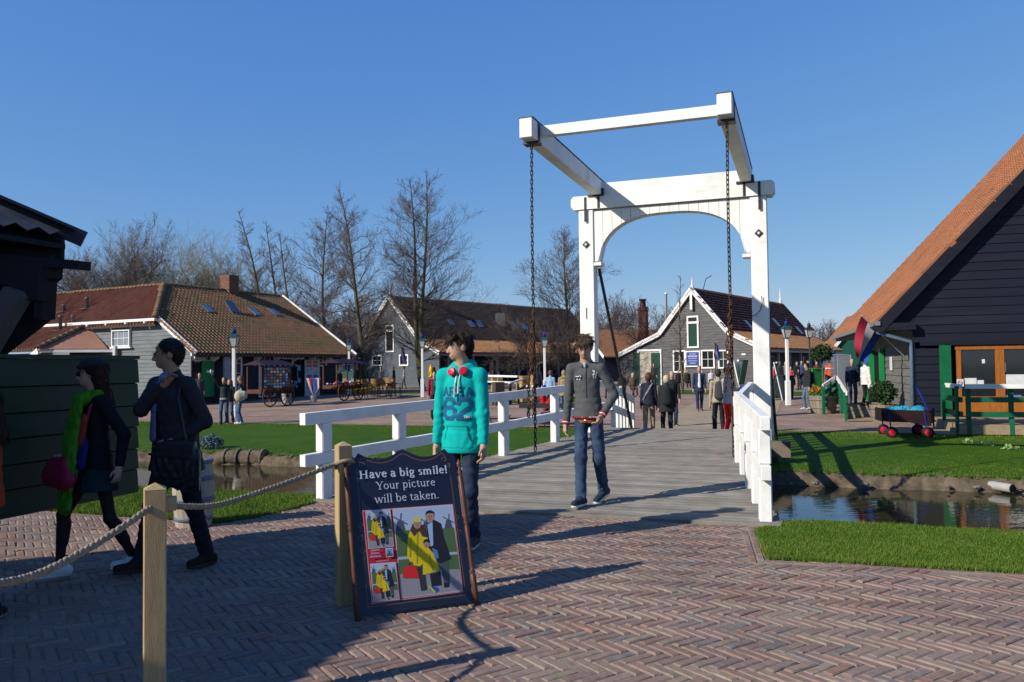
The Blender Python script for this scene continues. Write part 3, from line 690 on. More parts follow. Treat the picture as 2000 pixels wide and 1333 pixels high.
def curl(cx, cy, s, fx, fy):
    pts = [(cx + fx * s * (.9 - .09 * k) * math.cos(k * .7) * .5, cy + fy * s * (.9 - .09 * k) * math.sin(k * .7) * .5) for k in range(9)]
    lineband('scroll_ornament', pts, .0045, GOLD)
for cx, cy, fx, fy in ((.06, .92, 1, -1), (.085, .955, 1, 1), (.69, .92, -1, -1), (.665, .955, -1, 1), (.06, .05, 1, 1), (.69, .05, -1, 1), (.045, .55, 1, 1), (.045, .47, -1, 1), (.703, .55, -1, 1), (.703, .45, 1, 1), (.045, .4, 1, -1)): curl(cx, cy, .05, fx, fy)
# turned side posts
def turned(x, y0, y1):
    L = y1 - y0
    prof = [(.0, 0), (.019, 0.002), (.019, .20), (.012, .215), (.02, .225), (.012, .24), (.016, .26), (.0135, .40), (.0165, .52), (.012, .545), (.02, .555), (.012, .57), (.02, .58), (.015, .6), (.0185, .62), (.0185, .86), (.011, .885), (.019, .905), (.009, .93), (.016, .95), (.018, .965), (.010, .985), (.0, 1.0)]
    mb = MB(); M = Matrix.Translation((x, y0, .006)) @ Matrix.Rotation(R(-90), 4, 'X'); mb.lathe([(max(r_, .0005), z * L) for r_, z in prof], 12, M); mb.build('turned_post', REDWOOD, sign, True)
turned(-.018, -.05, 1.02); turned(.765, -.035, .955)
# red print field
layer('red_print', [(122, 483), (790, 437), (858, 1130), (182, 1215)], flat('print_edge', (.55, .25, .28)))
layer('red_print', [(128, 490), (786, 444), (852, 1124), (188, 1207)], REDP)
SKYP = flat('print_sky', (.36, .45, .58)); GRP = flat('print_grass', (.07, .13, .05)); PATHP = flat('print_path', (.25, .25, .26)); YEL = flat('print_yellow', (.62, .48, .005)); SKINP = flat('print_skin', (.40, .22, .15)); DARKP = flat('print_dark', (.012, .014, .022)); HAIRB = flat('print_brown', (.07, .03, .018)); BLUEP = flat('print_shirt', (.30, .43, .66)); JEAN = flat('print_trouser', (.06, .075, .10)); REDB = flat('print_bag', (.62, .015, .015)); MILL = flat('print_mill', (.06, .08, .11)); WATP = flat('print_water', (.33, .40, .48)); BL2 = flat('print_blue', (.02, .07, .33))
def family(Q, par):
    """a family print; Q maps measuring points of the large print to those of this one"""
    L = lambda nme, pts, m: layer(nme, [Q(*p) for p in pts], m, par)
    def ell(nme, cx, cy, rx, ry, m, n=12): L(nme, [(cx + rx * math.cos(6.283 * i / n), cy + ry * math.sin(6.283 * i / n)) for i in range(n)], m)
    L('printed_sky', [(346, 478), (780, 447), (798, 640), (366, 655)], SKYP)
    L('printed_meadow', [(362, 645), (797, 622), (835, 965), (388, 985)], GRP)
    L('printed_water', [(372, 850), (818, 812), (820, 832), (374, 872)], WATP)
    L('printed_path', [(385, 985), (560, 955), (830, 950), (845, 1118), (402, 1170)], PATHP)
    for (x, y, s) in ((400, 600, 1.0), (755, 590, .8), (588, 600, .7)):
        L('printed_mill', [(x - 22 * s, y - 35 * s), (x + 20 * s, y - 38 * s), (x + 38 * s, y + 45 * s), (x - 38 * s, y + 48 * s)], MILL)
        L('printed_sail', [(x - 55 * s, y - 62 * s), (x - 50 * s, y - 70 * s), (x + 55 * s, y - 10 * s), (x + 50 * s, y - 2 * s)], MILL)
        L('printed_sail', [(x + 2 * s, y - 95 * s), (x + 12 * s, y - 95 * s), (x + 2 * s, y + 5 * s), (x - 8 * s, y + 5 * s)], MILL)
    # man
    L('printed_trousers', [(690, 880), (750, 880), (762, 1060), (715, 1070)], JEAN); L('printed_shoe', [(713, 1058), (755, 1052), (756, 1090), (718, 1096)], DARKP)
    L('printed_coat', [(590, 600), (650, 560), (700, 590), (720, 700), (772, 870), (690, 905), (610, 850)], DARKP)
    L('printed_shirt', [(597, 600), (636, 575), (640, 760), (620, 770)], BLUEP)
    L('printed_trousers', [(610, 985), (690, 965), (700, 1075), (625, 1085)], DARKP)
    ell('printed_head', 617, 535, 32, 45, SKINP); L('printed_hair', [(582, 530), (590, 495), (620, 482), (648, 497), (652, 530), (640, 508), (600, 510)], DARKP)
    # woman
    L('printed_boot', [(520, 915), (570, 915), (590, 1110), (545, 1118)], flat('print_boot', (.035, .03, .032)))
    L('printed_coat', [(470, 640), (500, 620), (560, 640), (600, 700), (600, 860), (540, 925), (487, 915), (446, 850), (452, 700)], YEL)
    L('printed_scarf', [(490, 590), (575, 600), (598, 700), (560, 690), (540, 650), (500, 690), (470, 640)], HAIRB)
    ell('printed_head', 523, 592, 27, 38, SKINP); L('printed_hat', [(488, 575), (492, 545), (522, 530), (550, 548), (553, 575)], flat('print_hat', (.55, .5, .12)))
    # child
    L('printed_coat', [(560, 790), (600, 775), (645, 830), (685, 955), (560, 993)], YEL)
    L('printed_sleeve', [(630, 780), (670, 800), (680, 860), (650, 870)], flat('print_sleeve', (.08, .18, .42)))
    ell('printed_head', 590, 750, 24, 34, SKINP); L('printed_hair', [(564, 745), (570, 718), (592, 708), (614, 722), (616, 745), (590, 732)], DARKP)
    L('printed_shoe', [(620, 1085), (665, 1090), (678, 1115), (655, 1133), (612, 1110)], BL2); L('printed_shoe', [(595, 1075), (610, 1078), (655, 1130), (640, 1134)], flat('print_lime', (.5, .55, .02)))
    for hx, hy, hr in ((617, 540, 1.0), (523, 598, .85), (590, 756, .7)):
        for dx in (-12, 12): ell('printed_eye', hx + dx * hr, hy - 8 * hr, 5 * hr, 3 * hr, DARKP, 6)
        ell('printed_mouth', hx, hy + 17 * hr, 9 * hr, 3.2 * hr, flat('print_lip', (.28, .08, .07)), 6); L('printed_nose', [(hx - 3 * hr, hy - 4 * hr), (hx + 3 * hr, hy - 4 * hr), (hx + 5 * hr, hy + 7 * hr), (hx - 5 * hr, hy + 7 * hr)], flat('print_skin_shade', (.3, .15, .10)))
    L('printed_fold', [(520, 660), (528, 660), (520, 900), (512, 900)], flat('print_yellow_shade', (.42, .31, .004))); L('printed_fold', [(470, 700), (476, 700), (470, 850), (462, 850)], flat('print_yellow_shade', (.42, .31, .004))); L('printed_fold', [(606, 830), (612, 828), (640, 960), (630, 964)], flat('print_yellow_shade', (.42, .31, .004)))
    L('printed_bag', [(425, 925), (505, 918), (532, 1005), (520, 1015), (415, 1014), (410, 1000)], REDB)
    L('printed_handle', [(443, 925), (452, 890), (480, 888), (490, 920), (482, 920), (473, 897), (458, 898), (451, 925)], flat('print_handle', (.2, .06, .03)))
root_pic = layer('photo_print', [(343, 474), (784, 443), (848, 1122), (400, 1173)], flat('print_white', (.6, .6, .62)))
family(lambda x, y: (x, y), None)
def mapq(dst):
    H2 = homog([(346, 478), (780, 447), (845, 1118), (402, 1170)], dst)
    def q(x, y): r_ = H2 @ np.array([x, y, 1.0]); return r_[0] / r_[2], r_[1] / r_[2]
    return q
for dst in ([(148, 490), (322, 480), (345, 762), (167, 780)], [(176, 905), (355, 893), (380, 1180), (195, 1195)]):
    e = 6; o = layer('photo_print', [(dst[0][0] - e, dst[0][1] - e), (dst[1][0] + e, dst[1][1] - e), (dst[2][0] + e, dst[2][1] + e), (dst[3][0] - e, dst[3][1] + e)], flat('print_dash', (.45, .25, .27)))
    layer('photo_print', [(dst[0][0] - 2, dst[0][1] - 2), (dst[1][0] + 2, dst[1][1] - 2), (dst[2][0] + 2, dst[2][1] + 2), (dst[3][0] - 2, dst[3][1] + 2)], flat('print_white', (.6, .6, .62)))
    family(mapq(dst), None)
layer('mill_stamp', [(285, 782), (338, 778), (343, 846), (290, 850)], flat('print_white', (.6, .6, .62))); layer('mill_stamp', [(289, 787), (335, 783), (339, 842), (293, 846)], flat('stamp_sky', (.12, .3, .55)))
layer('mill_stamp', [(291, 825), (338, 820), (339, 842), (293, 846)], GRP); layer('mill_stamp', [(308, 800), (318, 800), (325, 838), (303, 838)], MILL)
# lettering: broad-nib strokes with serifs
def arc(cx, cy, rx, ry, a0, a1, n=9): return [(cx + rx * math.cos(R(a0 + (a1 - a0) * i / (n - 1))), cy + ry * math.sin(R(a0 + (a1 - a0) * i / (n - 1)))) for i in range(n)]
X = .47
def ser(x, y, w=.17): return ('s', [(x - w / 2, y), (x + w / 2, y)])
GL = {
 'H': (.78, [('v', [(.15, 0), (.15, .68)]), ('v', [(.62, 0), (.62, .68)]), ('h', [(.15, .35), (.62, .35)]), ser(.15, .015, .26), ser(.15, .665, .26), ser(.62, .015, .26), ser(.62, .665, .26)]),
 'Y': (.64, [('v', [(.09, .66), (.33, .3)]), ('h', [(.57, .66), (.33, .3)]), ('v', [(.33, .32), (.33, 0)]), ser(.33, .015, .26), ser(.09, .665, .22), ser(.57, .665, .2)]),
 'a': (.50, [('p', [(.10, .40)] + arc(.23, .34, .13, .13, 130, 0) + [(.36, .08), (.42, .02), (.47, .03)]), ('p', [(.36, .28)] + arc(.22, .14, .13, .13, 80, 330, 10) + [(.36, .13)])]),
 'b': (.54, [('v', [(.13, .04), (.13, .72)]), ser(.09, .70, .12), ('p', arc(.28, .235, .17, .22, 150, -150, 14))]),
 'c': (.45, [('p', arc(.26, .235, .18, .225, 45, 315, 14))]),
 'e': (.47, [('p', [(.09, .27), (.40, .29)] + arc(.25, .24, .165, .215, 15, 320, 14))]),
 'g': (.50, [('p', arc(.23, .31, .14, .15, 0, 360, 14)), ('p', [(.17, .17), (.11, .10), (.16, .04), (.33, .02), (.41, -.05), (.36, -.15), (.23, -.19), (.10, -.15), (.09, -.06), (.18, .01)]), ('h', [(.34, .42), (.47, .45)])]),
 'i': (.27, [('v', [(.13, 0), (.13, .44)]), ser(.13, .015), ser(.09, .44, .12), ('d', [(.13, .62)])]),
 'k': (.54, [('v', [(.13, 0), (.13, .72)]), ser(.13, .015), ser(.09, .70, .12), ('h', [(.42, .44), (.15, .22)]), ('v', [(.24, .28), (.46, .01)]), ser(.46, .015, .14), ser(.41, .45, .14)]),
 'l': (.27, [('v', [(.13, 0), (.13, .72)]), ser(.13, .015), ser(.09, .70, .12)]),
 'm': (.83, [('v', [(.13, 0), (.13, .44)]), ser(.13, .015), ser(.09, .44, .12), ('p', [(.13, .34)] + arc(.29, .32, .12, .125, 120, 0, 7) + [(.41, 0)]), ('p', [(.41, .34)] + arc(.57, .32, .12, .125, 120, 0, 7) + [(.69, 0)]), ser(.41, .015), ser(.69, .015)]),
 'n': (.56, [('v', [(.13, 0), (.13, .44)]), ser(.13, .015), ser(.09, .44, .12), ('p', [(.13, .34)] + arc(.29, .32, .13, .125, 120, 0, 7) + [(.42, 0)]), ser(.42, .015)]),
 'o': (.52, [('p', arc(.26, .235, .18, .215, 0, 360, 18))]),
 'p': (.54, [('v', [(.13, -.2), (.13, .44)]), ser(.13, -.19), ser(.09, .44, .12), ('p', arc(.28, .235, .17, .22, 150, -150, 14))]),
 'r': (.40, [('v', [(.13, 0), (.13, .44)]), ser(.13, .015), ser(.09, .44, .12), ('p', [(.13, .32), (.2, .41), (.28, .445), (.34, .43)])]),
 's': (.40, [('p', [(.33, .40), (.22, .45), (.11, .41), (.10, .32), (.20, .26), (.31, .19), (.33, .09), (.22, .02), (.08, .05)])]),
 't': (.36, [('p', [(.16, .56), (.16, .10), (.20, .03), (.28, .02), (.34, .06)]), ('h', [(.05, .44), (.31, .44)])]),
 'u': (.56, [('p', [(.13, .44), (.13, .14), (.18, .04), (.27, .02), (.36, .07), (.42, .14)]), ('v', [(.42, .44), (.42, .0)]), ser(.09, .44, .12), ser(.39, .44, .12), ser(.46, .015, .12)]),
 'v': (.50, [('v', [(.07, .44), (.25, .0)]), ('h', [(.43, .44), (.25, .0)]), ser(.07, .44, .17), ser(.43, .44, .15)]),
 'w': (.76, [('v', [(.07, .44), (.22, 0)]), ('h', [(.38, .44), (.22, 0)]), ('v', [(.38, .44), (.54, 0)]), ('h', [(.69, .44), (.54, 0)]), ser(.07, .44), ser(.38, .44, .14), ser(.69, .44, .15)]),
 '!': (.28, [('v', [(.14, .2), (.14, .70)]), ('d', [(.14, .05)])]), '.': (.24, [('d', [(.12, .05)])]), ' ': (.24, []),
}
def letter(ch, x0, y0, s, bold, m):
    adv, st = GL[ch]; mb = MB(); z = [LAY[0]]; wv, wt = (.135, .05) if bold else (.082, .04)
    def seg(a, b, h):
        z[0] += 2e-6; a = Vector((x0 + a[0] * s, y0 + a[1] * s, z[0])); b = Vector((x0 + b[0] * s, y0 + b[1] * s, z[0])); d = (b - a)
        if d.length < 1e-6: return
        n = Vector((-d.y, d.x, 0)).normalized() * h * s / 2; e = d.normalized() * h * s * .12; mb.quad(a + n - e, a - n - e, b - n + e, b + n + e)
    for kind, pts in st:
        if kind == 'd':
            z[0] += 2e-6; c = pts[0]; r_ = wv * .62; mb.add([(x0 + (c[0] + r_ * math.cos(t)) * s, y0 + (c[1] + r_ * math.sin(t)) * s, z[0]) for t in frange(0, 5.6, 9)], [tuple(range(9))]); continue
        for a, b in zip(pts, pts[1:]):
            dx, dy = b[0] - a[0], b[1] - a[1]; L = math.hypot(dx, dy) + 1e-9
            h = {'v': wv, 'h': wt * 1.15, 's': wt}.get(kind)
            if h is None: k = abs(dy * math.cos(R(20)) + dx * math.sin(R(20))) / L; h = wt + (wv - wt) * k
            seg(a, b, h)
    if mb.v: mb.build('letter', m, sign)
    return adv * (1.07 if bold else 1.0)
LET = flat('print_lettering', (.52, .55, .66))
def text_line(txt, xa, xb, ya, yb, bold, size=None):
    """centred line between two measured baseline points"""
    (u0, v0), (u1, v1) = bp(xa, ya), bp(xb, yb); tot = sum(GL[c][0] * (1.07 if bold else 1) for c in txt); s = (u1 - u0) / tot; x = u0; LAY[0] += .0001
    for c in txt: x += letter(c, x, (v0 + v1) / 2, s, bold, LET) * s
text_line('Have a big smile!', 103, 752, 243, 192, True); text_line('Your picture', 225, 660, 330, 288, False); text_line('will be taken.', 213, 688, 430, 392, False)
def font_text(txt, parent, loc, size, m, name='lettering', rot=(0, 0, 0), align='CENTER', ext=.0001, shear=0, off=0):
    cu = bpy.data.curves.new(name, 'FONT'); cu.body = txt; cu.size = size; cu.extrude = ext; cu.align_x = align; cu.shear = shear; cu.offset = off; cu.materials.append(m); cu.resolution_u = 2
    t_ = bpy.data.objects.new(name, cu); COL.objects.link(t_); bpy.context.view_layer.update(); me = bpy.data.meshes.new_from_object(t_.evaluated_get(bpy.context.evaluated_depsgraph_get())); bpy.data.objects.remove(t_)
    o = link(name, me, parent)
    o.location = loc; o.rotation_euler = rot; return o
for t, x, y, s in (('Zaanse', 208, 800, .021), ('Schans', 208, 826, .021), ('keychain pictures', 262, 882, .0115)):
    u, v = bp(x, y); font_text(t, sign, (u, v, LAY[0] + .0004), s, flat('print_pale', (.6, .5, .52)), shear=.3)
u, v = bp(210, 846); layer('printed_strip', [(168, 842), (252, 836), (253, 846), (169, 852)], flat('print_strip', (.25, .3, .55)))
# ================================================================== BUILDINGS: shared builders
def tile_mat(name, stops):
    m, n, l, b = nt(name)
    at_ = n.new('ShaderNodeAttribute'); at_.attribute_name = 'tint'; oi = n.new('ShaderNodeObjectInfo')
    ad = n.new('ShaderNodeMath'); ad.operation = 'ADD'; l.new(at_.outputs['Fac'], ad.inputs[0]); l.new(oi.outputs['Random'], ad.inputs[1])
    fr = n.new('ShaderNodeMath'); fr.operation = 'FRACT'; l.new(ad.outputs[0], fr.inputs[0])
    ge = n.new('ShaderNodeNewGeometry'); no = n.new('ShaderNodeTexNoise'); no.inputs['Scale'].default_value = 0.8; no.inputs['Detail'].default_value = 8; no.inputs['Roughness'].default_value = .7
    l.new(ge.outputs['Position'], no.inputs['Vector'])
    mxv = n.new('ShaderNodeMath'); mxv.operation = 'MULTIPLY_ADD'; mxv.inputs[1].default_value = 0.45; l.new(fr.outputs[0], mxv.inputs[0])
    sc_ = n.new('ShaderNodeMapRange'); sc_.inputs['From Min'].default_value = .3; sc_.inputs['From Max'].default_value = .7; sc_.inputs['To Max'].default_value = .55; l.new(no.outputs['Fac'], sc_.inputs['Value']); l.new(sc_.outputs[0], mxv.inputs[2])
    cr = n.new('ShaderNodeValToRGB')
    while len(cr.color_ramp.elements) < len(stops): cr.color_ramp.elements.new(.5)
    for e, (p, c) in zip(cr.color_ramp.elements, stops): e.position = p; e.color = c4(c)
    l.new(mxv.outputs[0], cr.inputs['Fac']); l.new(cr.outputs[0], b.inputs['Base Color']); b.inputs['Roughness'].default_value = .75; b.inputs['Specular IOR Level'].default_value = .3
    return m
T_MOSS = tile_mat('mossy_tile', [(0, (.06, .05, .022)), (.25, (.12, .10, .035)), (.5, (.17, .10, .05)), (.75, (.23, .105, .055)), (1, (.15, .125, .04))])
T_RED = tile_mat('red_tile', [(0, (.18, .095, .065)), (.35, (.30, .145, .095)), (.65, (.36, .19, .125)), (1, (.28, .19, .12))])
T_DARK = tile_mat('dark_tile', [(0, (.028, .022, .02)), (.4, (.045, .032, .026)), (.7, (.06, .04, .03)), (1, (.05, .03, .025))])
T_MAROON = tile_mat('maroon_tile', [(0, (.03, .015, .014)), (.5, (.055, .024, .02)), (1, (.075, .032, .025))])
T_OR = tile_mat('orange_tile', [(0, (.14, .08, .06)), (.2, (.22, .09, .042)), (.45, (.29, .11, .045)), (.7, (.33, .13, .055)), (.88, (.22, .10, .06)), (1, (.15, .115, .105))])
T_BR = tile_mat('brown_tile', [(0, (.15, .075, .035)), (.4, (.22, .11, .05)), (.7, (.28, .14, .065)), (1, (.2, .12, .06))])
TW, TE = .25, .30
def tile_geo(flip):
    V = []; Fq = []
    prof = [(0, .108), (0, .0), (.18, -.018), (.40, -.012), (.58, .022), (.76, .075), (.90, .104), (1.0, .108)]; prof = [(1 - a, b) for a, b in prof[::-1]] if flip else prof; n = len(prof)
    for r_, (y, dz) in enumerate(((-.015, -.02), (-.015, .032), (TE + .04, -.012))):
        for u, z in prof: V.append((u * TW, y, z + dz))
    for r_ in range(2):
        for i in range(n - 1): Fq.append((r_ * n + i, r_ * n + i + 1, (r_ + 1) * n + i + 1, (r_ + 1) * n + i))
    return np.array(V), np.array(Fq)
TVN, TF = tile_geo(False); TVF, _ = tile_geo(True)
def tile_roof(parent, corner, Ud, Sd, lenU, lenS, m, clip=None, singles=0, name='roof_tiles', inv=None):
    """corner: world point at the eave; Ud along the eave, Sd up the slope; clip: polygon in (u, s)"""
    Ud = Vector(Ud).normalized(); Sd = Vector(Sd).normalized(); Nn = Ud.cross(Sd); TV = TVN
    if Nn.z < 0:
        TV = TVF; corner = Vector(corner) + Ud * lenU; Ud = -Ud; Nn = Ud.cross(Sd); clip = [(lenU - a, b) for a, b in clip] if clip else None
    nu, ns = int(lenU / TW + .5), int(lenS / TE + .5)
    uu, ss = np.meshgrid(np.arange(nu) * lenU / nu, np.arange(ns) * lenS / ns); uu = uu.ravel(); ss = ss.ravel()
    su = lenU / nu / TW; sc2 = lenS / ns / TE
    if clip:
        k = inside(clip, uu + TW / 2, ss + TE / 2); uu, ss = uu[k], ss[k]
    Bm = np.array([[Ud.x, Sd.x, Nn.x], [Ud.y, Sd.y, Nn.y], [Ud.z, Sd.z, Nn.z]]); c = np.array(corner)
    M4 = Matrix(((Ud.x, Sd.x, Nn.x, 0), (Ud.y, Sd.y, Nn.y, 0), (Ud.z, Sd.z, Nn.z, 0), (0, 0, 0, 1)))
    base = c + np.outer(uu, np.array(Ud)) + np.outer(ss, np.array(Sd))
    d = np.linalg.norm(base - np.array([0, 0, CAMZ]), axis=1); order = np.argsort(d); one = order[:singles]; rest = order[singles:]
    V0 = TV * np.array([su, sc2, 1])
    pinv = parent.matrix_world.inverted() if parent is not None else Matrix()
    if singles:
        me = np_mesh('roof_tile', V0, TF, m)
        for i in one:
            o = link('roof_tile', me, parent); o.matrix_local = pinv @ Matrix.Translation(base[i]) @ M4 @ Matrix.Rotation(random.gauss(0, .012), 4, 'Z')
    jz = RNG.normal(0, .004, len(rest)); jr = RNG.normal(0, .012, len(rest))
    V = V0[None] + np.stack([np.zeros_like(jz), np.zeros_like(jz), jz], -1)[:, None]; V = V + np.stack([-V0[None, :, 1] * jr[:, None], V0[None, :, 0] * jr[:, None], 0 * V0[None, :, 0] * jr[:, None]], -1)
    Vw = V @ Bm.T + base[rest][:, None]; nv = len(V0)
    P = np.array(pinv); Vw = Vw.reshape(-1, 3) @ P[:3, :3].T + P[:3, 3]
    Fq = (TF[None] + (np.arange(len(rest)) * nv)[:, None, None]).reshape(-1, 4)
    me = np_mesh(name, Vw, Fq, m); a_ = me.attributes.new('tint', 'FLOAT', 'POINT'); a_.data.foreach_set('value', np.repeat(RNG.random(len(rest)), nv).astype(np.float32))
    o = link(name, me, parent); o['kind'] = 'stuff'
    return o
class Frame:
    """a vertical plane: origin, horizontal unit x, outward normal n; builds boxes in plane coordinates under a parent"""
    def __init__(s, o, ang, parent):                       # ang: direction of x in degrees from world +x
        s.x = Vector((math.cos(ang), math.sin(ang), 0)); s.n = Vector((s.x.y, -s.x.x, 0)); s.o = Vector(o); s.par = parent
        s.pinv = parent.matrix_world.inverted()
        s.M = Matrix(((s.x.x, -s.n.x, 0, s.o.x), (s.x.y, -s.n.y, 0, s.o.y), (0, 0, 1, s.o.z), (0, 0, 0, 1)))
    def px(s, px_, py_):                                   # plane coordinates of the point seen at a pixel
        r_ = ray(px_, py_); t = (s.o - Vector((0, 0, CAMZ))).dot(s.n) / r_.dot(s.n); p = Vector((0, 0, CAMZ)) + r_ * t - s.o
        return p.dot(s.x), p.z
    def put(s, mb, name, m, parent=None, smooth=False):
        T = s.pinv @ s.M; mb.v = [tuple(T @ Vector(p)) for p in mb.v]; return mb.build(name, m, parent or s.par, smooth)
    def box(s, name, x0, x1, z0, z1, d0, d1, m, parent=None, bev=0):   # d: distance in front of the plane
        mb = MB(); mb.box(min(x0, x1), max(x0, x1), -max(d0, d1), -min(d0, d1), min(z0, z1), max(z0, z1), None, bev); return s.put(mb, name, m, parent)
    def poly(s, name, pts, d0, d1, m, parent=None):
        mb = MB(); mb.prism([Vector((x, 0, z)) for x, z in pts], (0, -d0, 0), (0, -d1, 0)); return s.put(mb, name, m, parent)
    def bar(s, name, a, b, w, h, m, d=0.03, parent=None):
        mb = MB(); mb.bar(Vector((a[0], -d, a[1])), Vector((b[0], -d, b[1])), w, h, (0, 0, 1)); return s.put(mb, name, m, parent)
    def boards(s, prof, z0, z1, h, m, d=.0, name='clapboard', joined=False):
        """horizontal overlapping boards clipped by a profile polygon (x, z)"""
        nrow = int(round((z1 - z0) / h)); MBj = MB()
        def xr(z):
            xs = []
            for i in range(len(prof)):
                (xa, za), (xb, zb) = prof[i], prof[(i + 1) % len(prof)]
                if (za - z) * (zb - z) <= 0 and abs(za - zb) > 1e-9: xs.append(xa + (xb - xa) * (z - za) / (zb - za))
            return (min(xs), max(xs)) if len(xs) >= 2 else None
        for i in range(nrow):
            a, b = z0 + i * h, z0 + (i + 1) * h; r0, r1 = xr(a + .002), xr(b - .002)
            if not r0: continue
            if not r1: r1 = ((r0[0] + r0[1]) / 2 - .01, (r0[0] + r0[1]) / 2 + .01)
            mb = MBj if joined else MB(); f, bk = .034 + random.uniform(0, .004), .012
            mb.add([(r0[0], -d, a), (r0[1], -d, a), (r0[1], -d - f, a + .002), (r0[0], -d - f, a + .002), (r1[0], -d, b), (r1[1], -d, b), (r1[1], -d - bk, b - .001), (r1[0], -d - bk, b - .001)],
                   [(0, 1, 2, 3), (7, 6, 5, 4), (3, 2, 6, 7), (1, 0, 4, 5), (0, 3, 7, 4), (2, 1, 5, 6)])
            if not joined: s.put(mb, name, m)
        if joined: s.put(MBj, name + 's', m)['kind'] = 'stuff'
    def window(s, x0, x1, z0, z1, nx=2, nz=2, d=.045, fw=.07, m=None, glass=None, sill=True, bw=.028):
        m = m or WHITE2; w = s.box('window', x0 + fw * .6, x1 - fw * .6, z0 + fw * .6, z1 - fw * .6, d * .5, d * .5 + .012, glass or GLASS)
        s.frame(x0, x1, z0, z1, fw, d, m, w)
        for i in range(1, nx): x = x0 + (x1 - x0) * i / nx; s.box('glazing_bar', x - bw / 2, x + bw / 2, z0 + fw, z1 - fw, d * .5 + .013, d * .5 + .035, m, w)
        for i in range(1, nz): z = z0 + (z1 - z0) * i / nz; s.box('glazing_bar', x0 + fw, x1 - fw, z - bw / 2, z + bw / 2, d * .5 + .0132, d * .5 + .033, m, w)
        return w
    def frame(s, x0, x1, z0, z1, fw, d, m, parent):
        mb = MB()
        for a, b, c, e in ((x0, x0 + fw, z0, z1), (x1 - fw, x1, z0, z1), (x0 + fw, x1 - fw, z0, z0 + fw), (x0 + fw, x1 - fw, z1 - fw, z1)): mb.box(a, b, -d - .03, 0, c, e)
        return s.put(mb, 'frame', m, parent)
def bracket(fr, x, z, m, s=.3):
    fr_pts = [(0, 0), (0, -s), (-.04, -s), (-.10, -s * .55), (-s, -.1), (-s, 0)]
    mb = MB(); mb.prism([Vector((x, p[0] * 1.0, z + p[1])) for p in [(-.0 + a, b) for a, b in fr_pts]], (-.05, 0, 0), (.05, 0, 0)); return fr.put(mb, 'bracket', m)
# ================================================================== PHOTO KIOSK on the left
KA = AC(Vector((-3.52, 6.34, 0)))          # eave corner in bridge coordinates
kA, kC = KA
kiosk = empty('kiosk', W(kA - 4, kC - 2.4, 0), 0, 'near black timber kiosk with overhanging roof and dark green board side', 'kiosk')
bpy.context.view_layer.update()
KI = kiosk.matrix_world.inverted()
NAVYK = mat('kiosk_navy', (0.005, 0.006, 0.011), 0.6, 0.25, 3, 0.1, 30)
SLATE = mat('kiosk_flashing', (0.020, 0.026, 0.05), 0.35, 0.15, 2)
CORR = mat('corrugated_sheet', (0.07, 0.075, 0.085), 0.6, 0.3, 6)
def kput(mb, name, m, parent=None, smooth=False): mb.v = [tuple(KI @ Vector(p)) for p in mb.v]; return mb.build(name, m, parent or kiosk, smooth)
EZ = 2.62; K0 = Vector((-3.52, 6.34, EZ)); RK = Vector((-.92, -.39, .43)); EK = Vector((-.342, -.94, 0))   # eave corner; rake skewed to shape the roof's ground shadow; eave direction
RK2 = Vector((-.92, -.39, -.43))
mb = MB(); n = 90                           # corrugated roof, two slopes
for o_, r_, L_ in ((K0, RK, 3.2), (K0 + RK * 3.2, RK2, 3.0)):
    V = []
    for i in range(n + 1):
        p = o_ + EK * (8.6 * i / n) + Vector((0, 0, .03 + (.022 if i % 2 else -.022))); V += [p, p + r_ * L_]
    mb.add(V, [(2 * i, 2 * i + 1, 2 * i + 3, 2 * i + 2) for i in range(n)])
kput(mb, 'roof_sheet', CORR)
mb = MB(); q = [K0, K0 + RK * 3.2, K0 + RK * 3.2 + RK2 * 3]; dn = Vector((0, 0, -.05)); mb.prism([p + dn for p in q] + [p + dn * 1.8 for p in q[::-1]], EK * .05, EK * 8.5); kput(mb, 'roof_boarding', NAVYK)
mb = MB()                                   # flashing on the far verge
for a, b in ((K0 - RK * .02, K0 + RK * 3.2), (K0 + RK * 3.2, K0 + RK * 3.2 + RK2 * 3)):
    mb.bar(a + Vector((0, 0, .085)), b + Vector((0, 0, .085)), .20, .014); mb.bar(a + Vector((0, 0, .02)) - EK * .1, b + Vector((0, 0, .02)) - EK * .1, .014, .13)
kput(mb, 'verge_flashing', SLATE)
nrm = Vector((.39, -.92, 0))
def kpoly(name, pts, back, t, m):           # timber or dark backing cut to an outline in the plane of the far truss
    mb = MB(); P = []; o_ = K0 + EK * back
    for x_, y_ in pts:
        r_ = ray(x_, y_); k = (o_ - Vector((0, 0, CAMZ))).dot(nrm) / r_.dot(nrm); P.append(Vector((0, 0, CAMZ)) + r_ * k)
    mb.prism(P, EK * t, EK * 0.0); return kput(mb, name, m)
kpoly('gable_board', [(127, 468), (126, 518), (-150, 500), (-150, 350), (0, 412)], .02, .03, NAVYK)
kpoly('tie_beam', [(178, 513), (177, 530), (108, 524), (-160, 494), (-160, 474), (0, 498)], .30, .12, NAVYK)
kpoly('corbel', [(124, 520), (122, 546), (112, 552), (108, 625), (94, 625), (94, 515)], .28, .12, NAVYK)
kpoly('curved_brace', [(97, 520), (97, 589), (68, 589), (56, 570), (34, 560), (-60, 545), (-160, 530), (-160, 480)], .36, .1, NAVYK)
kpoly('knee_brace', [(32, 562), (56, 570), (64, 582), (0, 690), (-60, 790), (-100, 790), (-30, 660)], .42, .1, mat('kiosk_brace', (.075, .075, .07), .6))
kpoly('interior_shade', [(108, 500), (108, 620), (10, 696), (-60, 800), (-160, 800), (-160, 440)], .08, .04, NAVYK)  # dark sheet standing in for the shaded underside and interior
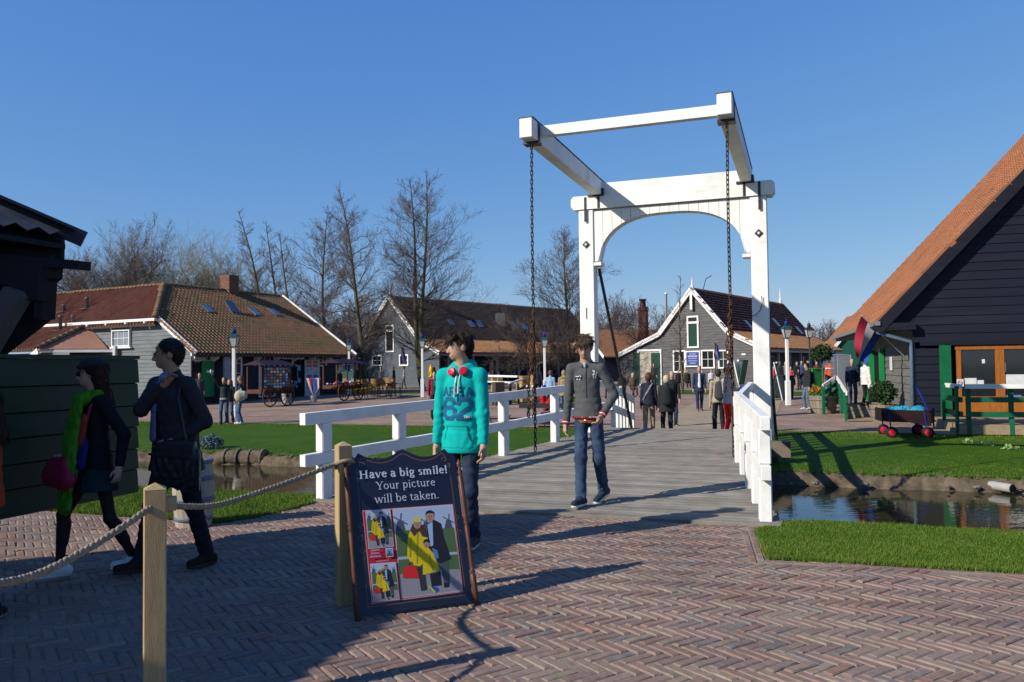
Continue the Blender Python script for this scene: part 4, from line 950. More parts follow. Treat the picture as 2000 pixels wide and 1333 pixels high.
for C_, A_ in ((kC - 1.2, kA - 4.2), (kC - 1.2, kA - 7.8)):
    mb = MB(); mb.bar(W(A_, C_, 0), W(A_, C_, EZ + .3), .14, .14, (1, 0, 0)); kput(mb, 'kiosk_post', NAVYK)
mb = MB(); mb.bar(W(kA - 4, kC - 5.3, 1.3), W(kA - 8.2, kC - 5.3, 1.3), .06, 2.6); kput(mb, 'shade_wall', NAVYK)  # unseen walls added to block light coming in under the roof
mb = MB(); mb.bar(W(kA - 8.2, kC - 5.3, 1.3), W(kA - 8.2, kC - 1.4, 1.3), .06, 2.6); kput(mb, 'shade_wall', NAVYK)
# the green boarded side: its boards end a step above the ground
q0, q1 = gz(-160, 1048, .47), gz(268, 962, .47)
dq = (q1 - q0).normalized()
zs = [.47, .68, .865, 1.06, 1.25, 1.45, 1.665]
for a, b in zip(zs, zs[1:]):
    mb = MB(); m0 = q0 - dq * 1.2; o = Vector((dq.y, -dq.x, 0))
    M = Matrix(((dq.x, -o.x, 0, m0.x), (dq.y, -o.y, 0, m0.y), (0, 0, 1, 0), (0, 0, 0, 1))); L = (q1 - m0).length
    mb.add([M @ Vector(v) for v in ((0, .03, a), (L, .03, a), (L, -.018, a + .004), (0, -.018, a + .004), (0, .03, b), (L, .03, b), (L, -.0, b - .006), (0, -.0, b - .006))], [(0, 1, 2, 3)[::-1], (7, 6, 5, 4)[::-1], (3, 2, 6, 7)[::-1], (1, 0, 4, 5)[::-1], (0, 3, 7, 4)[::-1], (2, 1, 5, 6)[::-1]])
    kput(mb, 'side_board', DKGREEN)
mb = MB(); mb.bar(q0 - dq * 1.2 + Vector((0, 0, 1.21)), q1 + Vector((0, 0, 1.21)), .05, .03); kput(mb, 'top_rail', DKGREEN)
# ================================================================== HOUSE with souvenir shop (left)
ph = R(28); hu = Vector((math.sin(ph), math.cos(ph), 0)); hv_ = Vector((math.cos(ph), -math.sin(ph), 0))
C1 = Vector((-16.1, 40, 0)); HL, EV, RDG, BK = 11.9, 2.72, 6.45, 5.7
h1 = empty('souvenir_house', C1, 0, 'grey boarded house with mossy tiled roof and souvenir shop front', 'house'); bpy.context.view_layer.update()
GREYB = mat('grey_clapboard', (0.155, 0.17, 0.18), 0.75, 0.2, 2.5, 0.2, 30, stretch=(.5, .5, 3), rnd=.06, dirt=.2)
NAVYB = mat('navy_clapboard', (0.018, 0.02, 0.034), 0.6, 0.2, 2.5, 0.1, 30, rnd=.06)
sl = (RDG - EV) / BK
fa = Frame(C1 + hv_ * -.35, math.atan2(hu.y, hu.x), h1)            # shop front (set back under the eave), x runs right and away
fb = Frame(C1, math.atan2(hv_.y, hv_.x), h1)                         # end wall, x runs from the left towards the corner (negative to the left)
fa.boards([(0, 0), (HL, 0), (HL, 2.75), (0, 2.75)], 0, 2.75, .2, NAVYB)
# end wall follows the long slope of the shop roof down to the corner, level eave of the back wing to the left
eB = 2.37; zB = EV + sl * eB
fb.boards([(-12.5, 0), (0, 0), (0, EV - .1), (-eB, zB - .1), (-12.5, zB - .1)], 0, zB - .1, .2, GREYB)
fb.bar('barge_board', (.42, EV - .30), (-eB - .05, zB + .02), .07, .30, WHITE2, .08)
fb.box('eave_gutter', -11.8, -eB, zB - .1, zB + .04, .05, .35, WHITE2)
for x in (-3.1, -4.6, -6.2, -7.8): bracket(fb, x, zB - .1, WHITE2, .4)
x0, z0 = fb.px(222, 678); x1, z1 = fb.px(257, 644)
w_ = fb.window(x0, x1, z0, z1, 3, 2, .12, .06, glass=mat('pale_glass', (.22, .26, .30), .1)); fb.box('sill', x0 - .05, x1 + .15, z0 - .1, z0 - .02, 0, .2, WHITE2)
fb.box('corner_board', -.09, .03, 0, EV - .12, .04, .07, GREYB)
# roof planes
ridge0 = C1 + hu * 2.85 - hv_ * BK + Vector((0, 0, RDG)); ridge1 = C1 + hu * HL - hv_ * BK + Vector((0, 0, RDG))
e0 = C1 + hv_ * .45 - hu * .18 + Vector((0, 0, EV - .3)); lenS = math.hypot(BK + .45, (BK + .45) * sl); Sd = (-hv_ * (BK + .45) + Vector((0, 0, (BK + .45) * sl))).normalized()
hipS = math.hypot(eB, eB * sl) + math.hypot(.45, .45 * sl)
tile_roof(h1, e0, hu, Sd, HL + .3, lenS, T_MOSS, [(-.1, -.1), (HL + .5, -.1), (HL + .5, lenS + .1), (2.95, lenS + .1), (.1, hipS)], 300)
mb = MB(); T = h1.matrix_world.inverted()
mb.prism([e0, e0 + hu * (HL + .3), ridge1 - Vector((0, 0, .03)) , ridge0 - Vector((0, 0, .03)), C1 - hv_ * eB + Vector((0, 0, zB - .03))], (0, 0, -.14), (0, 0, -.04)); mb.v = [tuple(T @ Vector(p)) for p in mb.v]; mb.build('roof_deck', mat('roof_deck', (.05, .04, .035)), h1)
S2 = (hu * 2.85 + Vector((0, 0, RDG - zB))).normalized(); eBw = C1 - hv_ * eB + Vector((0, 0, zB)); L2 = math.hypot(2.85, RDG - zB)
e2 = eBw - hu * .3 - Vector((0, 0, .3 * (RDG - zB) / 2.85)) - hv_ * 16
tile_roof(h1, e2, hv_, S2, 16, L2 + .4, T_RED, [(-1, -1), (16, -1), (16, .4), (16 - (BK - eB), L2 + .45), (-1, L2 + .45)], 300)
mb = MB(); q = [e2, e2 + hv_ * 16, ridge0, ridge0 - hv_ * 13]; mb.prism(q, (0, 0, -.14), (0, 0, -.04)); mb.v = [tuple(T @ Vector(p)) for p in mb.v]; mb.build('roof_deck', mat('roof_deck', (.05, .04, .035)), h1)
# back slopes so that the roof is closed
mb = MB(); mb.quad(ridge0, ridge1, ridge1 - hv_ * 5 - Vector((0, 0, 3)), ridge0 - hv_ * 5 - Vector((0, 0, 3))); mb.quad(ridge0 - hv_ * 13, ridge0, ridge0 + hu * 4 - Vector((0, 0, 3)), ridge0 - hv_ * 13 + hu * 4 - Vector((0, 0, 3)))
mb.v = [tuple(T @ Vector(p)) for p in mb.v]; mb.build('back_roof', T_RED, h1)
def ridge_tiles(par, a, b, m, r=.13, step=.33, name='ridge_tile'):
    a, b = Vector(a), Vector(b); n = max(1, int((b - a).length / step)); Ti = par.matrix_world.inverted()
    d = (b - a).normalized(); x = d.cross(Vector((0, 0, 1))).normalized(); u = x.cross(d); me = None
    mb = MB(); k = 7; V = []
    for y, rr in ((0, r), (0, r * 1.12), (.06, r * 1.12), (.061, r), (step + .02, r * .96)):
        for j in range(k): t = math.pi * j / (k - 1); V.append((rr * math.cos(t), y, rr * math.sin(t) - .02))
    mb.add(V, [(i * k + j, i * k + j + 1, (i + 1) * k + j + 1, (i + 1) * k + j)[::-1] for i in range(4) for j in range(k - 1)]); me = mb.mesh(name, m, True)
    M4 = Matrix(((x.x, d.x, u.x, 0), (x.y, d.y, u.y, 0), (x.z, d.z, u.z, 0), (0, 0, 0, 1)))
    for i in range(n):
        o = link(name, me, par); o.matrix_local = Ti @ Matrix.Translation(a.lerp(b, i / n) + Vector((0, 0, random.gauss(0, .008)))) @ M4
T_RIDGE = tile_mat('ridge_moss_tile', [(0, (.12, .08, .04)), (.5, (.20, .12, .06)), (1, (.17, .14, .06))])
up = Vector((0, 0, .06)); ridge_tiles(h1, ridge0 + up, ridge1 + up, T_RIDGE); ridge_tiles(h1, eBw - hu * .3 + up, ridge0 + up, T_RIDGE, .15); ridge_tiles(h1, ridge0 - hv_ * 11 + up, ridge0 + up, T_RIDGE)
# far barge board
f_end = Frame(C1 + hu * (HL + .22), math.atan2(hv_.y, hv_.x), h1)
f_end.bar('barge_board', (.55, EV - .36 + .09), (-BK, RDG + .06), .08, .26, WHITE2, -.05)
fa.box('eave_board', -.3, HL + .3, EV - .42, EV - .27, .62, .70, WHITE2)
for x in frange(.1, HL - .1, 9): bracket(fa, x, EV - .42, WHITE2, .5)
# chimney
ch = link('chimney', None, h1); chb = W(0, 0) 
BRK = mat('chimney_brick', (0.20, 0.10, 0.07), .85, .35, 9, .4, 30)
def chimney(par, p, w, h, m, ang, name='chimney'):
    Ti = par.matrix_world.inverted(); M = Ti @ Matrix.Translation(p) @ Matrix.Rotation(ang, 4, 'Z'); mb = MB(); rowh = .09; nr = int(h / rowh)
    for i in range(nr):
        g_ = random.uniform(-.004, .004) + (.02 if i >= nr - 3 else 0); mb.box(-w / 2 - g_, w / 2 + g_, -w / 2 - g_, w / 2 + g_, i * rowh, (i + 1) * rowh - .012, M)
        mb.box(-w / 2 + .012, w / 2 - .012, -w / 2 + .012, w / 2 - .012, (i + 1) * rowh - .0115, (i + 1) * rowh - .0005, M)
    return mb.build(name, m, par)
bpy.data.objects.remove(ch)
pc = ridge0.lerp(ridge1, .53); chimney(h1, Vector((pc.x, pc.y, RDG - .5)), .75, 1.55, BRK, -ph)
mb = MB(); mb.box(-.42, .42, -.42, .42, 0, .05, h1.matrix_world.inverted() @ Matrix.Translation((pc.x, pc.y, RDG + .12)) @ Matrix.Rotation(-ph, 4, 'Z')); mb.build('chimney_flashing', mat('lead', (.13, .13, .14)), h1)
# skylights on the mossy slope
def skylight(par, fr_o, Ud, Sd, u, s, wu, ws, tilt=.0):
    Ud = Vector(Ud).normalized(); Sd = Vector(Sd).normalized(); N = Ud.cross(Sd); N = N if N.z > 0 else -N; Ti = par.matrix_world.inverted()
    M = Ti @ Matrix(((Ud.x, Sd.x, N.x, fr_o.x), (Ud.y, Sd.y, N.y, fr_o.y), (Ud.z, Sd.z, N.z, fr_o.z), (0, 0, 0, 1))) @ Matrix.Translation((u, s, .06)) @ Matrix.Rotation(tilt, 4, 'X')
    mb = MB(); mb.box(0, wu, 0, ws, 0, .07, M); w = mb.build('skylight', mat('skylight_frame', (.10, .11, .12), .4), par)
    mb = MB(); mb.box(.06, wu - .06, .06, ws - .06, .071, .08, M); mb.build('pane', GREYGLASS, w)
def roof_us(o, Ud, Sd, px_, py_):
    Ud = Vector(Ud).normalized(); Sd = Vector(Sd).normalized(); N = Ud.cross(Sd); r_ = ray(px_, py_); t = (Vector(o) - Vector((0, 0, CAMZ))).dot(N) / r_.dot(N); p = Vector((0, 0, CAMZ)) + r_ * t - Vector(o); return p.dot(Ud), p.dot(Sd)
for (px_, py_, tl) in ((417, 613, 0), (462, 613, .3), (508, 618, .0), (547, 619, 0)):
    u, s = roof_us(e0, hu, Sd, px_, py_); skylight(h1, e0, hu, Sd, u - .5, s - .1, .6, .95, tl)
# vent pipes on the red slope
for px_, py_, h_ in ((170, 606, .75), (118, 648, .9), (143, 636, .55), (125, 612, .5)):
    u, s = roof_us(e2, hv_, S2, px_, py_); p = e2 + hv_ * u + S2 * s; mb = MB(); mb.lathe([(.09, 0), (.09, h_ * .85), (.12, h_ * .86), (.12, h_), (.02, h_)], 10, h1.matrix_world.inverted() @ Matrix.Translation(p)); mb.box(-.3, .3, -.25, .25, .04, .07, h1.matrix_world.inverted() @ Matrix.Translation(p) @ Matrix.Rotation(math.atan2(hv_.y, hv_.x), 4, 'Z')); mb.build('vent_pipe', mat('vent_lead', (.10, .11, .12), .5), h1, True)
# low wing in front of the end wall, its hipped roof seen at the far left
lw = empty('low_wing', Vector((-23, 36.5, 0)), 0, 'low red tiled wing with hipped end before the grey house', 'house'); bpy.context.view_layer.update()
hp_t = fb.px(172, 632); hp = C1 + hv_ * hp_t[0] + Vector((0, 0, hp_t[1] - .1)); 
out = -hu                                   # towards the viewer
eR = hp + hv_ * 1.1 + out * .2 + Vector((0, 0, -1.35)); eL = hp + out * 2.7 - hv_ * .1 + Vector((0, 0, -1.35))
SdW = (hp - hv_ * 4 - (eL - hv_ * 4)).normalized(); LwS = (hp - eL).length
e3 = eL - hv_ * 16; tile_roof(lw, e3, hv_, SdW, 16, LwS, T_RED, None, 200)
ridge_tiles(lw, eL + up, hp + up, T_RIDGE, .15)
mb = MB(); Tl = lw.matrix_world.inverted(); mb.prism([eL, eL + hv_ * .15, eR + hv_ * .9, hp], (0, 0, -.08), (0, 0, 0)); mb.v = [tuple(Tl @ Vector(p)) for p in mb.v]; mb.build('hip_face', T_RED, lw)
mb = MB(); mb.prism([e3, eL, hp, hp - hv_ * 16], (0, 0, -.14), (0, 0, -.05)); mb.v = [tuple(Tl @ Vector(p)) for p in mb.v]; mb.build('roof_deck', mat('roof_deck', (.05, .04, .035)), lw)
mb = MB(); mb.bar(eL - hv_ * .1 + Vector((0, 0, -.12)), eR + hv_ * 1.5 + Vector((0, 0, -.12)), .1, .14); mb.bar(eR + hv_ * 1.5 + Vector((0, 0, -.6)), eR + hv_ * 1.5 + Vector((0, 0, .15)), .3, .12, (1, 0, 0)); mb.v = [tuple(Tl @ Vector(p)) for p in mb.v]; mb.build('eave_board', WHITE2, lw)
mb = MB(); mb.bar(eL + Vector((0, 0, -.1)), eL - hv_ * 2.8 + Vector((0, 0, -1.5)), .08, .3); mb.v = [tuple(Tl @ Vector(p)) for p in mb.v]; mb.build('barge_board', WHITE2, lw)
fw_ = Frame(eL + Vector((0, 0, -eL.z)) - out * .5, math.atan2(hv_.y, hv_.x), lw)
fw_.boards([(-12, 0), (1.9, 0), (1.9, eL.z - .2), (-12, eL.z - .2)], 0, eL.z - .2, .2, GREYB)
# shop front openings
def fpx(fr_, a, b, c, d): x0, z1 = fr_.px(a, b); x1, z0 = fr_.px(c, d); return x0, x1, z0, z1
REDG = mat('shop_red_glass', (.10, .018, .018), .2, .6, 5, col2=(.03, .02, .03))
fa.window(*fpx(fa, 377, 688, 411, 706), 4, 1, .06, .06)
fa.box('doorway', *fpx(fa, 378, 706, 400, 775), .04, .05, GLASS)
x0, x1, z0, z1 = fpx(fa, 391, 705, 415, 775); dr = fa.box('shop_door', x0, x1, z0, z1, .08, .13, mat('bright_green', (.01, .22, .07), .4)); fa.box('door_plate', x0 + .3, x0 + .75, z1 - .62, z1 - .5, .131, .135, WHITE2, dr)
fa.window(*fpx(fa, 439, 690, 471, 768), 3, 4, .06, .09, glass=REDG); fa.window(*fpx(fa, 504, 690, 536, 775), 3, 3, .06, .07, glass=REDG)
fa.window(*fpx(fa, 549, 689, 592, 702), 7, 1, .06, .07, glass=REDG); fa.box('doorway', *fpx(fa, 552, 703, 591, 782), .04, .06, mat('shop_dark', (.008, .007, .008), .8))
fa.window(*fpx(fa, 602, 690, 630, 716), 3, 2, .06, .07, glass=REDG)
x0, x1, z0, z1 = fpx(fa, 592, 703, 621, 783); cd = fa.box('card_door', x0, x1, z0, z1, .1, .15, mat('pale_door', (.45, .47, .48), .5))
cards = [mat('card_%d' % i, c, .5) for i, c in enumerate(((.12, .28, .5), (.35, .42, .45), (.45, .12, .12), (.1, .3, .2), (.5, .5, .5), (.4, .3, .12), (.08, .12, .3)))]
def cardwall(fr_, x0, x1, z0, z1, nx, nz, d, par):
    for i in range(nx):
        for j in range(nz):
            a = x0 + (x1 - x0) * (i + .12) / nx; b = x0 + (x1 - x0) * (i + .88) / nx; c = z0 + (z1 - z0) * (j + .1) / nz; e = z0 + (z1 - z0) * (j + .9) / nz
            fr_.box('postcard', a, b, c, e, d, d + .01, random.choice(cards), par)
cardwall(fa, x0 + .08, x1 - .1, z0 + .75, z1 - .05, 2, 8, .151, cd)
# goods hanging in the doorway
for i in range(14):
    x0, x1, z0, z1 = fpx(fa, 553, 704, 591, 780); xx = random.uniform(x0, x1 - .3); zz = random.uniform(z0 + .4, z1 - .4)
    fa.box('hanging_goods', xx, xx + random.uniform(.12, .3), zz, zz + random.uniform(.15, .4), .07 + .012 * i, .08 + .012 * i, random.choice(cards))
fa.box('gallery_post', *fpx(fa, 421, 676, 432, 795)[:2], -.2, EV - .45, .55, .68, mat('grey_post', (.28, .30, .33), .6))
# ================================================================== BARNS beyond the square
WEATH = mat('weathered_grey_board', (0.115, 0.115, 0.118), .85, .4, 3, .3, 40, stretch=(.6, .6, 6), rnd=.05)
SLATEB = mat('blue_grey_board', (0.085, 0.105, 0.125), .8, .3, 3, .2, 40, stretch=(.6, .6, 6))
def barn(name, label, base_px, d, phi, prof_px, L, leanto, tm, tm2, wallm, bh=.2):
    """gable towards the viewer; prof_px: left eave, left kink, apex, right kink, right eave (pixels)"""
    o = gnd(base_px, d); o.z = 0; root = empty(name, o, 0, label, 'barn'); bpy.context.view_layer.update()
    u = Vector((math.sin(phi), math.cos(phi), 0)); v = Vector((math.cos(phi), -math.sin(phi), 0))
    fr = Frame(o, math.atan2(v.y, v.x), root); P = [fr.px(*p) for p in prof_px]
    xl, xr_ = P[0][0], P[-1][0]; wl_ = xl + .25; wr = xr_ - .25
    fr.boards([(wl_, 0), (wr, 0), (wr, P[-1][1] - .1)] + [(p[0], p[1] - .08) for p in P[3:0:-1]] + [(wl_, P[0][1] - .1)], 0, P[2][1] - .1, bh, wallm, joined=True)
    fr.poly('wall_core', [(wl_, 0), (wr, 0), (wr, P[-1][1] - .15)] + [(p[0], p[1] - .15) for p in P[3:0:-1]] + [(wl_, P[0][1] - .15)], -.12, -.01, wallm)
    for a, b in zip(P, P[1:]):
        fr.bar('barge_board', (a[0], a[1] - .05), (b[0], b[1] - .05), .12, .34, WHITE2, .22)
    Ti = root.matrix_world.inverted()
    for k, (a, b) in enumerate(zip(P, P[1:])):
        pa = o + v * a[0] + Vector((0, 0, a[1])); pb = o + v * b[0] + Vector((0, 0, b[1])); lo, hi = (pa, pb) if a[1] < b[1] else (pb, pa)
        Sd_ = (hi - lo); m_ = tm if k in (1, 2) else tm2
        st = lo - u * .28
        if k >= 2: tile_roof(root, st, u, Sd_, L + .3, Sd_.length, m_)
        mb = MB(); mb.prism([st, st + u * (L + .3), hi - u * .28 + u * (L + .3), hi - u * .28], (0, 0, -.12), (0, 0, -.03)); mb.v = [tuple(Ti @ Vector(p)) for p in mb.v]; mb.build('roof_slope', m_, root)
    # long side under the right eave
    fs = Frame(o + v * (wr - leanto), math.atan2(u.y, u.x), root); zt = P[-1][1] - .1 + leanto * .2
    fs.box('side_wall', 0, L, 0, zt, -.1, 0, NAVYB)
    fs.box('eave_board', -.2, L, P[-1][1] - .28, P[-1][1] - .1, leanto + .15, leanto + .22, mat('grey_post', (.28, .30, .33)))
    return root, fr, fs, P, u, v, o
b2, f2, s2, P2, u2, v2, o2 = barn('clog_barn', 'blue grey barn with white gable edges and long brown lean-to roof', 775, 72, R(41), [(688, 692), (716, 656), (762, 579), (822, 664), (862, 689)], 27, 1.6, T_DARK, T_BR, SLATEB)
f2.window(*fpx(f2, 754, 636, 771, 688), 1, 1, .08, .12); f2.window(*fpx(f2, 728, 694, 747, 715), 2, 2, .08, .12); f2.window(*fpx(f2, 781, 693, 799, 715), 2, 2, .08, .12)
x0, x1, z0, z1 = fpx(f2, 690, 699, 713, 752); dd = f2.box('barn_door', x0 + .1, x1 - .1, 0, z1, .05, .1, mat('deep_green', (.012, .05, .035))); f2.frame(x0, x1, 0, z1, .14, .08, WHITE2, dd)
f2.box('glazing_bar', *fpx(f2, 754, 645, 771, 648), .07, .12, WHITE2)
for x in frange(1.0, 26, 9): s2.box('gallery_post', x, x + .16, 0, P2[-1][1] - .28, 1.5, 1.66, mat('grey_post', (.28, .30, .33)))
for x in (2.2, 4.6, 8, 10.5, 13.5, 17, 20.5, 23): s2.window(x, x + 1.3, .7, 2.3, 2, 1, .06, .1, m=mat('grey_post', (.28, .30, .33)), sill=False)
x = 5.9; s2.box('barn_door', x, x + 1.6, 0, 2.4, .05, .1, mat('green_sheet', (.01, .09, .06)))
lo = o2 + v2 * P2[3][0] + Vector((0, 0, P2[3][1])); hi = o2 + v2 * P2[2][0] + Vector((0, 0, P2[2][1])); low = o2 + v2 * P2[4][0] + Vector((0, 0, P2[4][1]))
for px_, py_ in ((876, 633), (916, 637), (933, 637), (1000, 640), (1020, 641)):
    u_, s_ = roof_us(lo, u2, hi - lo, px_, py_); skylight(b2, lo, u2, hi - lo, u_, s_ - .3, .75, 1.0)
for px_, py_ in ((963, 668), (998, 669), (1030, 669), (1058, 669)):
    u_, s_ = roof_us(low, u2, lo - low, px_, py_); skylight(b2, low, u2, lo - low, u_, s_ - .3, .6, .8)
u_, s_ = roof_us(lo, u2, hi - lo, 978, 634); p = lo + u2 * u_ + (hi - lo).normalized() * s_; mb = MB(); mb.bevbox(-.5, .5, -.45, .45, -.3, 1.1, .05, b2.matrix_world.inverted() @ Matrix.Translation(p)); mb.build('dormer_vent', mat('vent_lead', (.10, .11, .12)), b2)
p = hi + u2 * 3 + Vector((0, 0, -.3)); mb = MB(); mb.lathe([(.16, 0), (.16, 1.1)], 10, b2.matrix_world.inverted() @ Matrix.Translation(p)); mb.build('flue', mat('pink_flue', (.35, .08, .09)), b2); mb = MB(); mb.lathe([(.17, 0), (.17, .9), (.1, .92)], 10, b2.matrix_world.inverted() @ Matrix.Translation(p + Vector((0, 0, 1.1)))); mb.build('flue', mat('dark_flue', (.03, .03, .035)), b2)
p = o2 + v2 * P2[2][0] + Vector((0, 0, P2[2][1] + .1)); mb = MB(); mb.lathe([(.09, 0), (.09, .3), (.05, .35), (.05, .7), (.01, .8)], 8, b2.matrix_world.inverted() @ Matrix.Translation(p)); mb.build('finial', WHITE2, b2)
# ---- barn with the blue sign
b3, f3, s3, P3, u3, v3, o3 = barn('pancake_barn', 'weathered grey barn with steep white gable and blue sign', 1352, 60, R(36.5), [(1206, 695), (1289, 652), (1352, 564), (1424, 648), (1494, 680)], 21, 1.2, T_MAROON, T_BR, WEATH)
f3.window(*fpx(f3, 1342, 618, 1366, 680), 1, 1, .08, .12, glass=mat('deep_green', (.012, .05, .035))); f3.box('glazing_bar', *fpx(f3, 1342, 629, 1366, 632), .07, .12, WHITE2); f3.box('transom_pane', *fpx(f3, 1345, 621, 1363, 629), .06, .075, GLASS)
f3.window(*fpx(f3, 1315, 685, 1340, 728), 2, 2, .08, .1); f3.window(*fpx(f3, 1370, 684, 1397, 720), 2, 2, .08, .1); f3.window(*fpx(f3, 1403, 684, 1424, 720), 2, 2, .08, .1)
x0, x1, z0, z1 = fpx(f3, 1250, 687, 1294, 755); dw = f3.box('doorway', x0, x1 - .1, 0, z1, .03, .06, mat('cream_hall', (.40, .37, .30), .8)); f3.frame(x0 - .2, x1, 0, z1 + .15, .15, .1, WHITE2, dw)
f3.box('door_leaf', *fpx(f3, 1238, 690, 1250, 757), .1, .2, mat('deep_green', (.012, .05, .035))); f3.box('door_leaf', *fpx(f3, 1273, 690, 1292, 757), .09, .14, mat('deep_green', (.012, .05, .035)))
x0, x1, z0, z1 = fpx(f3, 1340, 686, 1370, 717); sg = f3.box('sign_panel', x0, x1, z0, z1, .12, .2, WHITE2); f3.box('sign_face', x0 + .1, x1 - .1, z0 + .1, z1 - .1, .2, .212, mat('sign_blue', (.03, .07, .28), .5), sg)
LB = flat('sign_white', (.55, .58, .65))
for k, (wz, hz) in enumerate(((.55, .05), (.8, .1), (.7, .045), (.75, .04), (.5, .05))):
    zc = z1 - .2 - (z1 - z0 - .35) * (k + .2) / 5; xm = (x0 + x1) / 2; n = int(5 + 3 * wz)
    for i in range(n): a = xm + ((i + .1) / n - .5) * wz * (x1 - x0 - .25); f3.box('sign_stroke', a, a + wz * (x1 - x0 - .25) / n * .7, zc - hz / 2, zc + hz / 2, .2125, .215, LB, sg)
f3.box('house_number', *fpx(f3, 1449, 691, 1457, 694), .06, .08, WHITE2)
for px_, py_ in ((1461, 640), (1560, 650), (1515, 635)):
    lo = o3 + v3 * P3[3][0] + Vector((0, 0, P3[3][1])); hi = o3 + v3 * P3[2][0] + Vector((0, 0, P3[2][1])); u_, s_ = roof_us(lo, u3, hi - lo, px_, py_); skylight(b3, lo, u3, hi - lo, u_, s_ - .3, .7, 1.0)
for x in frange(1.0, 20, 8): s3.box('gallery_post', x, x + .14, 0, P3[-1][1] - .28, 1.1, 1.24, mat('grey_post', (.28, .30, .33)))
for x in (1.6, 5, 9, 13, 17): s3.window(x, x + 1.2, .9, 2.2, 2, 1, .06, .1, m=mat('grey_post', (.28, .30, .33)))
def finial(par, p, h): mb = MB(); mb.lathe([(.12, 0), (.12, h * .3), (.05, h * .35), (.06, h * .6), (.03, h * .7), (.01, h)], 8, par.matrix_world.inverted() @ Matrix.Translation(p)); mb.build('finial', WHITE2, par)
pz = o3 + v3 * P3[2][0] + Vector((0, 0, P3[2][1])); finial(b3, pz, .9); finial(b3, pz + u3 * 20.5, 1.6)
f3.box('king_post', P3[2][0] - .09, P3[2][0] + .09, P3[2][1] - 1.6, P3[2][1] - .2, .23, .3, WHITE2)
mb = MB(); mb.tube([pz + u3 * 2, pz + u3 * 2 + Vector((.25, 0, .9)), pz + u3 * 2 + Vector((.7, 0, 1.15))], .03, 6); mb.v = [tuple(b3.matrix_world.inverted() @ Vector(p)) for p in mb.v]; mb.build('roof_lamp', mat('dark_flue', (.03, .03, .035)), b3)
# tall tapering brick chimney behind its left slope, and a pale flue pole
pb = at(1257, 690, 66); stack = empty('brick_chimney', (pb.x, pb.y, 0), 0, 'tall tapering brick chimney standing left of the weathered barn', 'chimney'); bpy.context.view_layer.update()
ztop = at(1258, 600, 66).z; mb = MB(); n = 60
for i in range(n):
    z = ztop * i / n; f = i / n; w = lerp(1.55, 1.0, (f - .35) / .35) + (.12 if i in (n - 3, n - 2) else 0); mb.box(-w / 2 * .75, w / 2 * .75, -w / 2 * .75, w / 2 * .75, z, z + ztop / n - .02); mb.box(-w * .36, w * .36, -w * .36, w * .36, z + ztop / n - .0198, z + ztop / n - .0002)
mb.build('stack', BRK, stack); mb = MB(); mb.lathe([(.28, 0), (.24, .5), (.3, .55), (.3, .65)], 10, Matrix.Translation((0, 0, ztop))); mb.build('chimney_pot', mat('pot_clay', (.1, .05, .04)), stack)
pb = at(1303, 690, 64); mb = MB(); zt = at(1303, 575, 64).z; mb.lathe([(.09, 0), (.085, zt), (.12, zt + .01), (.12, zt + .12)], 10, None); fl = mb.build('flue_pole', WHITE2, smooth=True); fl.location = (pb.x, pb.y, 0); tag(fl, 'thin pale flue pole rising behind the gable of the weathered barn', 'pole')
# lean-to at the left of that barn (behind the walking teenager) and more roofs farther off
def simple_house(name, label, px0, d, phi, w, L, ez, rz, wall, roofm, gable_white=True):
    o = gnd(px0, d); root = empty(name, o, 0, label, 'house'); bpy.context.view_layer.update()
    u = Vector((math.sin(phi), math.cos(phi), 0)); v = Vector((math.cos(phi), -math.sin(phi), 0)); fr = Frame(o, math.atan2(v.y, v.x), root)
    fr.poly('wall', [(0, 0), (w, 0), (w, ez), (w / 2, rz), (0, ez)], -L, 0, wall)
    for s in (0, 1):
        lo = o + v * (w * s + (.25 if s else -.25)) - u * .2 + Vector((0, 0, ez - .1)); hi = o + v * (w / 2) - u * .2 + Vector((0, 0, rz + .12)); mb = MB(); mb.prism([lo, lo + u * (L + .4), hi + u * (L + .4), hi], (0, 0, .02), (0, 0, .14)); mb.v = [tuple(root.matrix_world.inverted() @ Vector(p)) for p in mb.v]; mb.build('roof_slope', roofm, root)
        if gable_white: a = (w * s + (.25 if s else -.25), ez - .05); fr.bar('barge_board', a, (w / 2, rz + .18), .08, .3, WHITE2, .25)
    return root, fr
ROOFO = mat('far_orange_roof', (.24, .115, .06), .8, .3, 2, .4, 6, stretch=(1, 1, 6))
simple_house('orange_roof_house', 'low house with orange roof seen past the bridge portal', 1110, 88, R(70), 9, 14, 2.5, 5.2, NAVYB, ROOFO)[0]
r_, f_ = simple_house('green_gable_house', 'small green gabled house behind the right shed', 1634, 82, R(10), 5, 6, 3.2, 6.4, mat('zaan_green', (.012, .09, .06)), ROOFO)
f_.window(1.9, 3.0, 3.4, 4.6, 2, 2, .06, .12)
simple_house('orange_brick_house', 'far orange tiled house at the end of the square', 1610, 98, R(55), 8, 12, 3.5, 6.5, mat('far_brick', (.25, .10, .06)), ROOFO)
simple_house('long_low_barn', 'distant dark barn beyond the trees on the left', 735, 98, R(60), 10, 22, 2.5, 6.3, SLATEB, mat('far_slate', (.10, .11, .14), .8))
